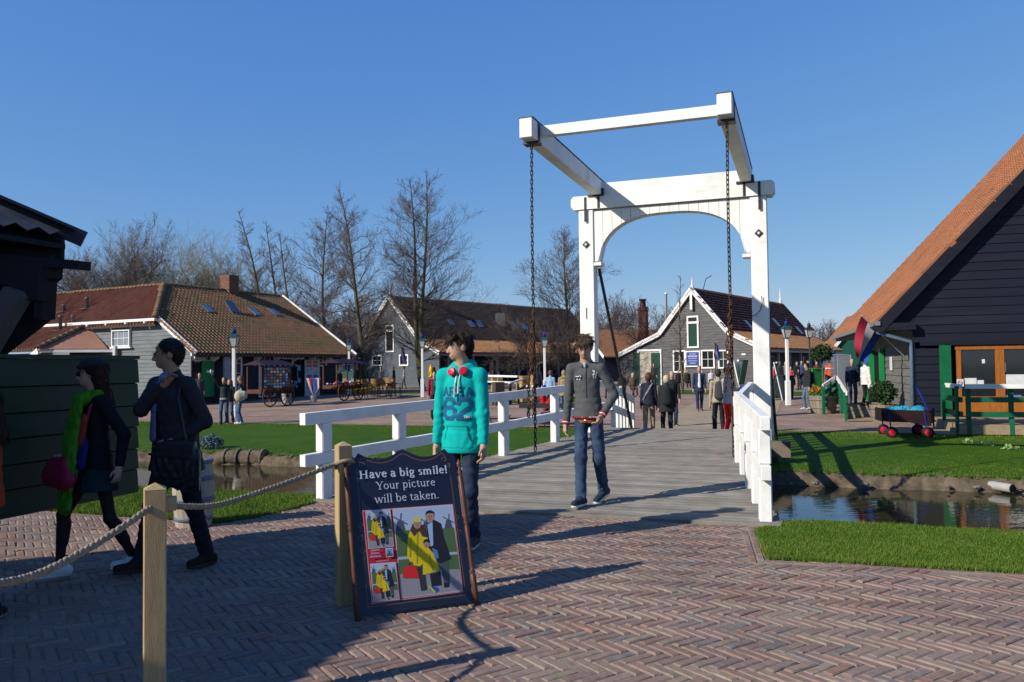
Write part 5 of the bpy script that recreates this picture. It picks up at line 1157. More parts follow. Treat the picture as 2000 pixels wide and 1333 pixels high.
# ================================================================== DARK SHED on the right
sp = R(17); su_ = Vector((math.sin(sp), math.cos(sp), 0)); sv_ = Vector((math.cos(sp), -math.sin(sp), 0))
SO = at(1790, 800, 23.0); SO.z = 0; GZ = -.3
shed = empty('dark_shed', SO + Vector((0, 0, GZ)), 0, 'large navy boarded shed with steep orange tiled roof on the right', 'shed'); bpy.context.view_layer.update()
NAVYS = mat('navy_board', (0.0, 0.0, 0.0)) if False else mat('shed_navy_board', (0.0105, 0.012, 0.022), .55, .2, 2, .15, 30, stretch=(.5, .5, 4), rnd=.07, dirt=.06)
GREYS = mat('shed_grey_board', (0.14, 0.135, 0.125), .8, .25, 2.5, .2, 30, stretch=(.5, .5, 4), rnd=.08)
fs_ = Frame(SO, math.atan2(sv_.y, sv_.x), shed)                 # front; x to the right
fl_ = Frame(SO, math.atan2(su_.y, su_.x), shed); fl_ = Frame(SO + su_ * 14, math.atan2(-su_.y, -su_.x), shed)   # side wall facing left; x from far to near
SLP = math.tan(R(47.3)); ov = .95                                # eave overhang
EAV = 2.72
def rake(x): return EAV + (x + ov) * SLP
prof = [(0, GZ), (7.2, GZ), (7.2, rake(7.2) - .1), (0, rake(0) - .1)]
x0, x1, z0, z1 = fpx(fs_, 1865, 676, 2085, 818)
DX0, DX1, DZ0, DZ1 = x0, x1, .02, z1
# boards left of the doors, right of them, and above
fs_.boards([(0, GZ), (DX0 - .12, GZ), (DX0 - .12, DZ1), (0, DZ1)], GZ, DZ1 + .02, .225, NAVYS)
fs_.boards([(0, DZ1), (7.2, DZ1), (7.2, rake(7.2) - .1), (0, rake(0) - .1)], DZ1 + .12, rake(7.2), .25, NAVYS)
fs_.boards([(DX1 + .1, GZ), (7.2, GZ), (7.2, DZ1), (DX1 + .1, DZ1)], GZ, DZ1 + .02, .225, NAVYS)
fs_.box('drip_board', DX0 - .9, 7.2, DZ1 + .02, DZ1 + .12, .0, .09, NAVYS)
fs_.poly('wall_core', [(0, GZ), (7.2, GZ), (7.2, rake(7.2) - .15), (0, rake(0) - .15)], -.3, -.16, mat('shed_inside', (.01, .01, .012), .9))
fs_.bar('barge_board', (-ov - .1, EAV - .24), (7.2, rake(7.2) - .16), .09, .30, NAVYS, .28)
fs_.poly('gable_return', [(-ov + .02, EAV - .2), (-.002, EAV - .2), (-.002, rake(0) - .1), (-ov + .02, EAV - .05)], -.25, .03, NAVYS)
fs_.box('eave_box', -ov - .05, .0, EAV - .22, EAV - .02, .0, .3, NAVYS)
# orange doors with glass
OAK = mat('orange_door_wood', (.33, .11, .02), .4, .25, 4, .1, 30, stretch=(6, 6, 1))
fs_.box('door_frame_head', DX0, DX1, DZ1 - .11, DZ1, -.08, .03, OAK)
wd = (DX1 - DX0)
xs_ = [DX0, DX0 + 1.12, DX0 + 1.26, DX0 + 2.35]
def gdoor(a, b):
    dr = fs_.box('glass_door', a, b, DZ0, DZ0 + .55, -.06, .02, OAK)
    fs_.box('door_stile', a, a + .11, DZ0 + .55, DZ1 - .112, -.06, .022, OAK, dr); fs_.box('door_stile', b - .11, b, DZ0 + .55, DZ1 - .112, -.06, .0225, OAK, dr)
    fs_.box('door_pane', a + .11, b - .11, DZ0 + .55, DZ1 - .112, -.03, -.02, GLASS, dr); return dr
x_a, _ = fs_.px(1868, 700); x_b, _ = fs_.px(1952, 700); x_c, _ = fs_.px(2040, 700)
# the doors run behind the frame edge at the right
d1 = gdoor(x_a, x_b); d2 = gdoor(x_b + .004, x_c)
def notice(a, b, c, d, m, par, nm='notice', dd=-.018): fs_.box(nm, *fpx(fs_, a, b, c, d), dd, dd + .006, m, par)
PAPER = mat('paper', (.62, .63, .62), .6)
fs_.box('notice', *fpx(fs_, 1868, 741, 1882, 755), .024, .03, PAPER, d1); notice(1884, 739, 1908, 755, PAPER, d1); notice(1909, 743, 1922, 753, PAPER, d1); notice(1918, 702, 1924, 710, PAPER, d1)
# ring of the no smoking notice, aid notice and the others
cx, cz = fs_.px(1875, 748); mb = MB()
mb.tube([Vector((cx + .06 * math.cos(t), -.032, cz + .06 * math.sin(t))) for t in frange(0, 6.2832, 18)], .009, 4); mb.tube([Vector((cx - .045, -.032, cz + .045)), Vector((cx + .045, -.032, cz - .045))], .008, 4); fs_.put(mb, 'smoking_ring', flat('ring_red', (.3, .03, .05)), d1)
mb = MB(); mb.bar(Vector((cx - .045, -.034, cz)), Vector((cx + .04, -.034, cz + .005)), .004, .014); fs_.put(mb, 'cigarette', DARKP, d1)
notice(1951, 693, 1962, 708, PAPER, d2); notice(1951, 708, 1965, 727, flat('aid_green', (.25, .42, .36)), d2); notice(1957, 732, 2010, 756, PAPER, d2)
cx, cz = fs_.px(1958, 718); mb = MB(); mb.add([(cx, -.0, cz - .07), (cx + .06, 0, cz + .0), (cx + .045, 0, cz + .045), (cx, 0, cz + .03), (cx - .045, 0, cz + .045), (cx - .06, 0, cz)], [(0, 1, 2, 3, 4, 5)]); mb.v = [(a, .009, c) for a, b, c in mb.v]; fs_.put(mb, 'aid_heart', flat('aid_dark', (.01, .15, .09)), d2)
notice(1957, 772, 1996, 792, flat('blue_poster', (.05, .2, .5)), d2)
# green shutter left of the door
xg0, zg1 = fs_.px(1833, 672); fs_.box('green_shutter', xg0, DX0 - .125, .0, zg1, .04, .09, mat('shed_green', (.008, .115, .045), .4))
# side wall, eave, gutter, downpipe, side door
fl_.boards([(5.6, GZ), (14, GZ), (14, EAV + .55), (5.6, EAV + .55)], GZ, EAV + .5, .24, GREYS)
cor = 14
fl_.box('corner_board', cor - .02, cor + .035, GZ, 2.9, .0, .05, NAVYS)
xd0, xd1 = 14 - 7.9, 14 - 5.6
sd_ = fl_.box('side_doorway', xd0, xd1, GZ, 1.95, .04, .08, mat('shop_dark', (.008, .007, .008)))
GRS = mat('side_green', (.012, .20, .06), .4)
for a in (xd0 - .25, xd1 - .05): fl_.box('door_jamb', a, a + .3, GZ, 2.05, .06, .2, GRS, sd_)
fl_.box('door_leaf', xd0 + .3, xd0 + .38, GZ + .05, 1.95, .1, .5, GRS, sd_)
fl_.box('notice', 14 - 4.2, 14 - 3.7, 1.3, 1.75, .05, .06, PAPER)
SdS = (sv_ * 1 + Vector((0, 0, SLP))).normalized(); eS = SO - sv_ * ov - su_ * .32 + Vector((0, 0, EAV))
tile_roof(shed, eS, su_, SdS, 13.2, 12.5, T_OR, None, 300)
mb = MB(); mb.prism([eS, eS + su_ * 13.2, eS + su_ * 13.2 + SdS * 12.5, eS + SdS * 12.5], (0, 0, -.16), (0, 0, -.05)); mb.v = [tuple(shed.matrix_world.inverted() @ Vector(p)) for p in mb.v]; mb.build('roof_deck', NAVYS, shed)
mb = MB(); mb.bar(eS + su_ * 13.3 + Vector((0, 0, .05)), eS + su_ * 13.3 + SdS * 12.5 + Vector((0, 0, .05)), .1, .14); mb.v = [tuple(shed.matrix_world.inverted() @ Vector(p)) for p in mb.v]; mb.build('far_verge', NAVYS, shed)
eG = eS - sv_ * .06 + Vector((0, 0, -.03)); mb = MB(); mb.bar(eG - su_ * .05, eG + su_ * 13.3, .13, .12); mb.v = [tuple(shed.matrix_world.inverted() @ Vector(p)) for p in mb.v]; mb.build('gutter', mat('grey_zinc', (.19, .20, .22), .45), shed)
mb = MB(); mb.prism([eS + Vector((0, 0, -.16)), eS + su_ * 13.2 + Vector((0, 0, -.16)), SO + su_ * 13 + Vector((0, 0, EAV - .1)), SO - su_ * .3 + Vector((0, 0, EAV - .1))], (0, 0, -.03), (0, 0, 0)); mb.v = [tuple(shed.matrix_world.inverted() @ Vector(p)) for p in mb.v]; mb.build('soffit', NAVYS, shed)
PIPE = mat('blue_grey_pipe', (.10, .15, .21), .4)
a = eG + Vector((0, 0, -.05)); dp = SO - sv_ * .1 - su_ * .04
mb = MB(); mb.tube([a + su_ * .1, a + su_ * .1 + Vector((0, 0, -.2)), dp + Vector((0, 0, EAV - .55)), dp + Vector((0, 0, EAV - .75)), dp + Vector((0, 0, GZ + .1))], .055, 10); mb.v = [tuple(shed.matrix_world.inverted() @ Vector(p)) for p in mb.v]; mb.build('downpipe', PIPE, shed, True)
# ---- flags
FR_, FW_, FB_ = flat('flag_red', (.33, .02, .04)), flat('flag_white', (.55, .56, .60)), flat('flag_blue', (.015, .07, .30))
def flag(name, label, base, tip, drop_pts, stripes=True):
    """pole from base to tip; drop_pts: list of (t along pole, fly vectors) grid of the cloth"""
    root = empty(name, base, 0, label, 'flag', 'tricolour flags'); b = Vector(base); mb = MB(); mb.tube([Vector((0, 0, 0)), Vector(tip) - b], .018, 6); mb.build('flag_pole', mat('flag_pole', (.5, .5, .48)), root)
    n = 12; rowsP = drop_pts
    for s, m in enumerate((FR_, FW_, FB_)):
        mb = MB(); V = []
        for i in range(n + 1):
            for k in (s, s + 1): V.append(rowsP(k / 3, i / n) - b)
        mb.add(V, [(2 * i, 2 * i + 2, 2 * i + 3, 2 * i + 1) for i in range(n)]); mb.build('stripe', m, root, True)
    return root
fb0 = at(1765, 695, 24.5); ft0 = at(1683, 617, 24.0)
def bez(pts, t): a, b, c = [Vector(p) for p in pts]; return a * (1 - t) ** 2 + b * 2 * t * (1 - t) + c * t * t
def shed_flag(k, i):                        # hangs from the slanting pole; red edge at the pole's tip, blue edge nearest the wall
    top_ = Vector(ft0).lerp(Vector(fb0), .03 + k * .6); red = bez([at(1682, 618, 24), at(1668, 655, 24.1), at(1669, 696, 24.0)], i); blu = bez([at(1724, 652, 24.3), at(1706, 682, 24.3), at(1688, 712, 24.1)], i)
    return red.lerp(blu, k) + Vector((0, .12 * math.sin(k * 7 + i * 4) * (.2 + i), 0))
flag('tricolour_flag', 'large red white and blue flag hanging from the shed eave', fb0, ft0, shed_flag)
# ================================================================== TREES
BARK = mat('bark', (0.085, 0.072, 0.05), .9, .4, 4, .5, 20, col2=(.13, .125, .07)); TWIG = mat('twig', (0.125, 0.095, 0.08), .9, .3, 2); OLIVE = mat('olive_twig', (.24, .21, .11), .9, .3, 2)
def segs_mesh(name, S, m, n=3):
    S = np.array(S, np.float32); a, b, ra, rb = S[:, 0:3], S[:, 3:6], S[:, 6], S[:, 7]; d = b - a; L = np.linalg.norm(d, axis=1, keepdims=True) + 1e-9; d = d / L
    ref = np.where(np.abs(d[:, 2:3]) < .9, np.array([[0, 0, 1.0]]), np.array([[1.0, 0, 0]])); u = np.cross(d, ref); u /= np.linalg.norm(u, axis=1, keepdims=True) + 1e-9; v = np.cross(d, u); V = []
    for P, r_ in ((a, ra), (b, rb)):
        for j in range(n): t = 2 * math.pi * j / n; V.append(P + (u * math.cos(t) + v * math.sin(t)) * r_[:, None])
    V = np.stack(V, 1).reshape(-1, 3); base = (np.arange(len(S)) * 2 * n)[:, None]
    Fq = np.concatenate([base + np.array([[j, (j + 1) % n, n + (j + 1) % n, n + j]]) for j in range(n)]); return np_mesh(name, V, Fq, m, True)
def tree(px, d, py_top, label, kind='alder', lean=0.0, seed=0, base=None, tr=None, spread=1.0, cones=True, detail=1.0, fork=None):
    rg = random.Random(seed); o = base or gnd(px, d); H = at(px, py_top, d).z - o.z
    root = empty('tree', o, 0, label, 'tree', 'bare trees around the square'); T = []; B = []; up_ = Vector((0, 0, 1)); tr = tr or H * .011 + .04
    def rv(s): return Vector((rg.gauss(0, s), rg.gauss(0, s), rg.gauss(0, s)))
    minr = .0062 * d / 60
    def branch(p, dirv, L, r, depth, curve_up):
        n = max(2, int(3 + L * 1.2)) if depth > 0 else 2; st = L / n; pts = [p]; dv = dirv.normalized()
        for i in range(n):
            dv = (dv + rv(.10 if kind == 'alder' else .13) + up_ * curve_up * .5 / n).normalized(); q = p + dv * st; r1 = r * (1 - .75 * (i + 1) / n)
            B.append((*p, *q, max(r * (1 - .75 * i / n), minr), max(r1, minr * .75)))
            if depth > 0:
                k = (3 if rg.random() < .35 else 2) if detail >= .8 else 2
                for _ in range(k):
                    side = dv.cross(rv(1)).normalized(); ang = rg.uniform(.45, .95); nd = (dv * math.cos(ang) + side * math.sin(ang) + up_ * .12).normalized(); ll = L * rg.uniform(.28, .55) * (1 - .35 * i / n)
                    if ll > .12: branch(q, nd, ll, max(r1 * .55, minr), depth - 1, curve_up)
            elif cones and rg.random() < .35:
                c = q + rv(.05); e = .035 * d / 60; B.append((*c, *(c + Vector((0, 0, e))), e * .5, e * .25))
            p = q
    if kind == 'alder':
        forks = fork or [(0, 0, 1.0)]
        for fx, fy, fh in forks:
            n = 16; p = Vector((0, 0, 0)); Ht = H * fh
            for i in range(n):
                f0, f1 = i / n, (i + 1) / n; q = Vector((lean * f1 * f1 * H * .25 + fx * f1 + .012 * H * math.sin(f1 * 5 + seed), fy * f1 + .01 * H * math.sin(f1 * 4 + 1 + seed), Ht * f1)); T.append((*p, *q, tr * (1 - .93 * f0) + .008, tr * (1 - .93 * f1) + .008))
                if f1 > .16:
                    for _ in range(int((4 if f1 < .9 else 5) * detail + .5)):
                        a = rg.uniform(0, 6.283); env = math.sin(min(1, (1 - f1) * 1.15 + .06) * math.pi * .52) * (1 if f1 > .3 else .75); L = H * .31 * spread * env * rg.uniform(.55, 1.1) + .25; el = rg.uniform(.2, .65) + .3 * f1
                        branch(q + (p - q) * rg.random(), Vector((math.cos(a) * math.cos(el), math.sin(a) * math.cos(el), math.sin(el))), L, tr * .28 * (1 - f1 * .75) + .006, 2, .25)
                p = q
    elif kind == 'round':
        n = 6; p = Vector((0, 0, 0))
        for i in range(n): q = p + Vector((rg.gauss(0, .06), rg.gauss(0, .06), H * .3 / n)); T.append((*p, *q, tr * (1 - .4 * i / n), tr * (1 - .4 * (i + 1) / n))); p = q
        for k in range(int(9 * detail)):
            a = rg.uniform(0, 6.283); el = rg.uniform(.35, 1.35); branch(p - up_ * rg.uniform(0, H * .1), Vector((math.cos(a) * math.cos(el) * spread, math.sin(a) * math.cos(el) * spread, math.sin(el))), H * rg.uniform(.42, .66), tr * .5, 3, .3)
    else:                                   # willow-like brush: many upright rods
        for k in range(int(17 * detail)):
            a = rg.uniform(0, 6.283); rr = rg.uniform(0, .35) * spread * H * .35; p = Vector((math.cos(a) * rr, math.sin(a) * rr, 0)); q = p * 1.25 + up_ * H * .25; T.append((*p, *q, tr * .5, tr * .4)) if k < 7 else None
            el = rg.uniform(.9, 1.5); branch(q, Vector((math.cos(a) * math.cos(el) * spread, math.sin(a) * math.cos(el) * spread, math.sin(el))), H * rg.uniform(.4, .78), tr * .3, 2 if k % 2 else 1, .2)
    tm = BARK; cm = OLIVE if kind == 'willow' else TWIG
    link('trunk', segs_mesh('trunk', T, tm, 8), root); link('crown', segs_mesh('crown', B, cm, 3), root); return root
tree(232, 66, 428, 'spreading bare tree behind the red tiled ridge on the far left', 'round', seed=3, spread=.95, detail=1.0)
tree(150, 72, 500, 'low bare bush showing right of the kiosk roof beam', 'willow', seed=31, spread=1.5)
for k, (px, d, py, sp_, kd) in enumerate(((300, 74, 478, 1.0, 'willow'), (352, 73, 480, .8, 'willow'), (400, 74, 508, 1.1, 'willow'), (432, 80, 500, .9, 'round'), (468, 78, 520, 1.2, 'willow'))):
    tree(px, d, py, ['tall olive willow brush left of the brick chimney', 'dense olive brush, tallest clump above the hip of the roof', 'bare brush above the mossy roof, nearest left of the chimney', 'thin grey bare tree just behind the brick chimney', 'dense bare bush right of the brick chimney'][k], kd, seed=40 + k, spread=sp_, cones=False)
tree(512, 70, 412, 'slim bare tree rising above the roof, leftmost of the slim row', 'alder', lean=-.5, seed=5, spread=.62, detail=.8)
tree(541, 72, 432, 'slim bare tree above the roof, second of the slim row', 'alder', lean=-.2, seed=6, spread=.5, detail=.7)
tree(572, 70, 455, 'thin bare tree with forked top left of the round crowned alder', 'alder', lean=-.3, seed=7, spread=.6, detail=.7)
tree(634, 60, 420, 'broad bare alder behind the end of the souvenir house roof', 'alder', lean=.05, seed=8, spread=1.15)
tree(713, 54, 368, 'bare alder with bent leaning top before the blue grey barn', 'alder', lean=-.55, seed=9, spread=.85)
tree(826, 57, 342, 'tallest bare alder with twin trunks beside the blue grey barn', 'alder', seed=10, spread=1.0, tr=.2, fork=[(-1.0, .2, .985), (.25, -.2, 1.0)], detail=.85)
tree(655, 74, 560, 'small twiggy bare tree between the two barns', 'round', seed=11, spread=1.2)
tree(735, 80, 590, 'low bare tree beside the barn gable', 'round', seed=12, spread=1.2, cones=False)
tree(1108, 62, 452, 'bare alder left of the bridge portal post', 'alder', seed=13, spread=1.25)
tree(1046, 66, 600, 'low spreading bare tree before the long dark roof', 'round', seed=14, spread=1.5)
tree(1190, 90, 575, 'distant bare tree seen between the portal posts', 'round', seed=16, spread=1.1, cones=False)
tree(1268, 82, 590, 'olive bare tree behind the tall brick chimney', 'round', seed=15, spread=1.1, cones=False, detail=1.3)
for k, (px, d, py) in enumerate(((1590, 130, 622), (1622, 135, 628), (1650, 128, 630), (1140, 120, 628), (1215, 125, 640))):
    tree(px, d, py, ['grey distant tree, left of the three beyond the orange roof', 'grey distant tree, middle of the three beyond the orange roof', 'grey distant tree nearest the shed eave', 'far hazy tree behind the portal left post', 'far hazy tree left of the brick chimney'][k], 'round', seed=60 + k, spread=1.2, cones=False)
# young street tree with its stake, on the square
yt = tree(1331, 45, 540, 'slender young tree on the square before the weathered barn', 'alder', seed=21, spread=.34, tr=.075, detail=.7, cones=False)
# ================================================================== PEOPLE: smooth-union surfaces
def surface_nets(D, ID, org, vx):
    s = D < 0; nx, ny, nz = D.shape
    c = np.zeros((nx - 1, ny - 1, nz - 1), np.int8)
    for i in (0, 1):
        for j in (0, 1):
            for k in (0, 1): c += s[i:nx - 1 + i, j:ny - 1 + j, k:nz - 1 + k]
    act = (c > 0) & (c < 8); idx = np.full(c.shape, -1, np.int32); cells = np.argwhere(act); idx[act] = np.arange(len(cells))
    acc = np.zeros((len(cells), 3)); cnt = np.zeros(len(cells)); ci, cj, ck = cells.T
    offs = [(0, 0, 0), (1, 0, 0), (0, 1, 0), (1, 1, 0), (0, 0, 1), (1, 0, 1), (0, 1, 1), (1, 1, 1)]
    for a, b in ((0, 1), (2, 3), (4, 5), (6, 7), (0, 2), (1, 3), (4, 6), (5, 7), (0, 4), (1, 5), (2, 6), (3, 7)):
        oa, ob = offs[a], offs[b]; da = D[ci + oa[0], cj + oa[1], ck + oa[2]]; db = D[ci + ob[0], cj + ob[1], ck + ob[2]]; m = (da < 0) != (db < 0)
        t = np.where(m, da / (da - db + 1e-12), 0)[:, None]; p = np.array(oa) + (np.array(ob) - np.array(oa)) * t; acc += np.where(m[:, None], p, 0); cnt += m
    V = (cells + acc / np.maximum(cnt, 1)[:, None]) * vx + org; vid = ID[ci, cj, ck]; Q = []
    for ax in range(3):
        sl0 = [slice(None)] * 3; sl1 = [slice(None)] * 3; sl0[ax] = slice(0, -1); sl1[ax] = slice(1, None); e = s[tuple(sl0)] != s[tuple(sl1)]; E = np.argwhere(e)
        o1, o2 = [(1, 2), (2, 0), (0, 1)][ax]; ok = (E[:, o1] > 0) & (E[:, o2] > 0) & (E[:, o1] < D.shape[o1] - 1) & (E[:, o2] < D.shape[o2] - 1); E = E[ok]; fl = s[tuple(sl0)][tuple(E.T)]
        def g_(d1, d2): q = E.copy(); q[:, o1] -= d1; q[:, o2] -= d2; return idx[tuple(q.T)]
        q = np.stack([g_(1, 1), g_(0, 1), g_(0, 0), g_(1, 0)], 1); q[~fl] = q[~fl][:, ::-1]; Q.append(q)
    Q = np.concatenate(Q); Q = Q[(Q >= 0).all(1)]; return V, Q, vid
class Fig:
    def __init__(s): s.p = []
    def rc(s, grp, m, a, b, ra, rb, k=.03, sc=(1, 1, 1), wr=0.0, wf=60.0): s.p.append((grp, m, 0, np.array(a, float), np.array(b, float), ra, rb, k, np.array(sc, float), wr, wf)); return s
    def cc(s, grp, m, a, b, ra, rb, k=.01, sc=(1, 1, 1), wr=0.0, wf=60.0): s.p.append((grp, m, 3, np.array(a, float), np.array(b, float), ra, rb, k, np.array(sc, float), wr, wf)); return s
    def el(s, grp, m, c, r, k=.02, rot=None, cut=False): s.p.append((grp, m, 2 if cut else 1, np.array(c, float), np.array(r, float), None if rot is None else np.array(rot, float), 0, k, np.ones(3), 0, 0)); return s
    def groups(s):
        o = []
        for q in s.p:
            if q[0] not in o: o.append(q[0])
        return o
    def mesh(s, grp, vx, name, merge=False):
        P = [q for q in s.p if merge or q[0] == grp]; mats = []; P = sorted(P, key=lambda q: s.groups().index(q[0])) if merge else P
        lo = np.full(3, 9e9); hi = -lo; bb = []
        for q in P:
            if q[2] in (0, 3): r_ = max(q[5], q[6]) * q[8].max() + abs(q[9]); a = np.minimum(q[3], q[4]) - r_; b = np.maximum(q[3], q[4]) + r_
            else: r_ = q[4].max() if q[5] is not None else q[4]; a = q[3] - r_; b = q[3] + r_
            bb.append((a, b)); lo = np.minimum(lo, a); hi = np.maximum(hi, b)
        lo = lo - 4 * vx; n = np.ceil((hi + 4 * vx - lo) / vx).astype(int) + 1; D = np.full(n, .08, np.float32); ID = np.zeros(n, np.int16); DT = None; last = None
        if merge: DT = np.full(n, .08, np.float32); IT = np.zeros(n, np.int16)
        for q, (a, b) in zip(P, bb):
            m = q[1]
            if merge and q[0] != last:
                if last is not None: c_ = D < DT; IT = np.where(c_, ID, IT); DT = np.minimum(DT, D); D[:] = .08
                last = q[0]
            if m not in mats: mats.append(m)
            k = q[7]; mg = max(k, 2.5 * vx) + vx; i0 = np.maximum(np.floor((a - mg - lo) / vx).astype(int), 0); i1 = np.minimum(np.ceil((b + mg - lo) / vx).astype(int) + 1, n); sl = tuple(slice(i0[t], i1[t]) for t in range(3))
            ax = [(np.arange(i0[t], i1[t]) * vx + lo[t]).astype(np.float32) for t in range(3)]; X, Y, Z = np.meshgrid(*ax, indexing='ij')
            if q[2] in (0, 3):
                sc = q[8]; A = q[3] / sc; Bv = q[4] / sc - A; px, py, pz = X / sc[0] - A[0], Y / sc[1] - A[1], Z / sc[2] - A[2]; tu = (px * Bv[0] + py * Bv[1] + pz * Bv[2]) / (Bv @ Bv + 1e-9); t = np.clip(tu, 0, 1)
                if q[2] == 0: d = np.sqrt((px - t * Bv[0]) ** 2 + (py - t * Bv[1]) ** 2 + (pz - t * Bv[2]) ** 2) - (q[5] + (q[6] - q[5]) * t)
                else:
                    dr = np.sqrt((px - tu * Bv[0]) ** 2 + (py - tu * Bv[1]) ** 2 + (pz - tu * Bv[2]) ** 2) - (q[5] + (q[6] - q[5]) * t); da = np.maximum(-tu, tu - 1) * math.sqrt(Bv @ Bv); d = np.hypot(np.maximum(dr, 0), np.maximum(da, 0)) + np.minimum(np.maximum(dr, da), 0)
                d = d * sc.min() ** .5
                if q[9]: w1 = np.sin(Z * 31 + X * 55 + Y * 23 + 2 * np.sin(X * 17 + Z * 9)); w2 = np.sin(Z * 47 - X * 41 + Y * 35 + 1.3 + 2 * np.sin(Z * 13 - Y * 19)); w3 = np.sin(Z * q[10] * 1.3 + 2.5 * np.sin(X * 27 + Y * 31 + Z * 6)); d = d + q[9] * (w1 * w2 + .55 * w3 * np.abs(w2) + .3 * w1)
            else:
                px, py, pz = X - q[3][0], Y - q[3][1], Z - q[3][2]
                if q[5] is not None: Rm = q[5].T; px, py, pz = Rm[0, 0] * px + Rm[0, 1] * py + Rm[0, 2] * pz, Rm[1, 0] * px + Rm[1, 1] * py + Rm[1, 2] * pz, Rm[2, 0] * px + Rm[2, 1] * py + Rm[2, 2] * pz
                r_ = q[4]; k0 = np.sqrt((px / r_[0]) ** 2 + (py / r_[1]) ** 2 + (pz / r_[2]) ** 2); k1 = np.sqrt((px / r_[0] ** 2) ** 2 + (py / r_[1] ** 2) ** 2 + (pz / r_[2] ** 2) ** 2) + 1e-6; d = k0 * (k0 - 1) / k1
            cur = D[sl]
            if q[2] == 2: D[sl] = np.maximum(cur, -d); continue
            h = np.clip(k - np.abs(cur - d), 0, None) / max(k, 1e-6); ID[sl] = np.where(d < cur, mats.index(m), ID[sl]); D[sl] = np.minimum(cur, d) - h * h * k * .25
        if merge: c_ = D < DT; ID = np.where(c_, ID, IT); D = np.minimum(DT, D)
        V, Q, vid = surface_nets(D, ID, lo, vx); return np_mesh(name, V, Q, mats, True, vid[Q[:, 0]])
SKIN = mat('skin', (.44, .27, .19), .55, .08, 20, spec=.3); SKIN2 = mat('skin_tan', (.36, .21, .135), .55, .08, 20, spec=.3); LIP = mat('lip', (.34, .13, .11), .5); EYE = mat('eye_dark', (.02, .015, .012), .2); EYEW = mat('eye_white', (.30, .26, .23), .4)
def hairm(c): return mat('hair_%d_%d_%d' % tuple(int(x * 500) for x in c), c, .5, .5, 30, .5, 60, stretch=(3, 3, .6))
def ik(a, b, l1, l2, pole):
    a, b, pole = Vector(a), Vector(b), Vector(pole); d = b - a; L = min(d.length, (l1 + l2) * .999); b2 = a + d.normalized() * L; x = (l1 * l1 - l2 * l2 + L * L) / (2 * L); h = math.sqrt(max(l1 * l1 - x * x, 0)); dn = d.normalized(); pl = pole - dn * pole.dot(dn)
    return a + dn * x + (pl.normalized() * h if pl.length > 1e-6 else Vector()), b2
def rotm(yaw, pitch, roll=0): return Matrix.Rotation(yaw, 3, 'Z') @ Matrix.Rotation(pitch, 3, 'X') @ Matrix.Rotation(roll, 3, 'Y')
def hand(F, m, w, d, pn, th, s=1.0, curl=.5, grp='body', detail=True):
    """w wrist, d hand direction, pn palm normal, th: thumb side"""
    w, d, pn, th = Vector(w), Vector(d).normalized(), Vector(pn).normalized(), Vector(th).normalized()
    F.rc(grp, m, w, w + d * .03 * s, .026 * s, .03 * s, .02); F.rc(grp, m, w + d * .04 * s, w + d * .085 * s, .028 * s, .03 * s, .02)
    if not detail: F.rc(grp, m, w + d * .085 * s, w + d * .15 * s + pn * .03 * s, .027 * s, .014 * s, .02); return
    for i, (o, L) in enumerate(((.028, .072), (.010, .082), (-.009, .076), (-.027, .06))):
        p = w + d * .092 * s + th * o * s; q = p + (d * math.cos(curl * .7) + pn * math.sin(curl * .7)).normalized() * L * .5 * s; r_ = q + (d * math.cos(curl * 1.9) + pn * math.sin(curl * 1.9)).normalized() * L * .55 * s
        F.rc(grp, m, p, q, .0098 * s, .009 * s, .004); F.rc(grp, m, q, r_, .009 * s, .0075 * s, .004)
    p = w + d * .035 * s + th * .03 * s; q = p + (d * .7 + th * .55 + pn * .3).normalized() * .04 * s; r_ = q + (d * .95 + th * .1 + pn * .3).normalized() * .032 * s; F.rc(grp, m, p, q, .013 * s, .011 * s, .012); F.rc(grp, m, q, r_, .011 * s, .0085 * s, .004)
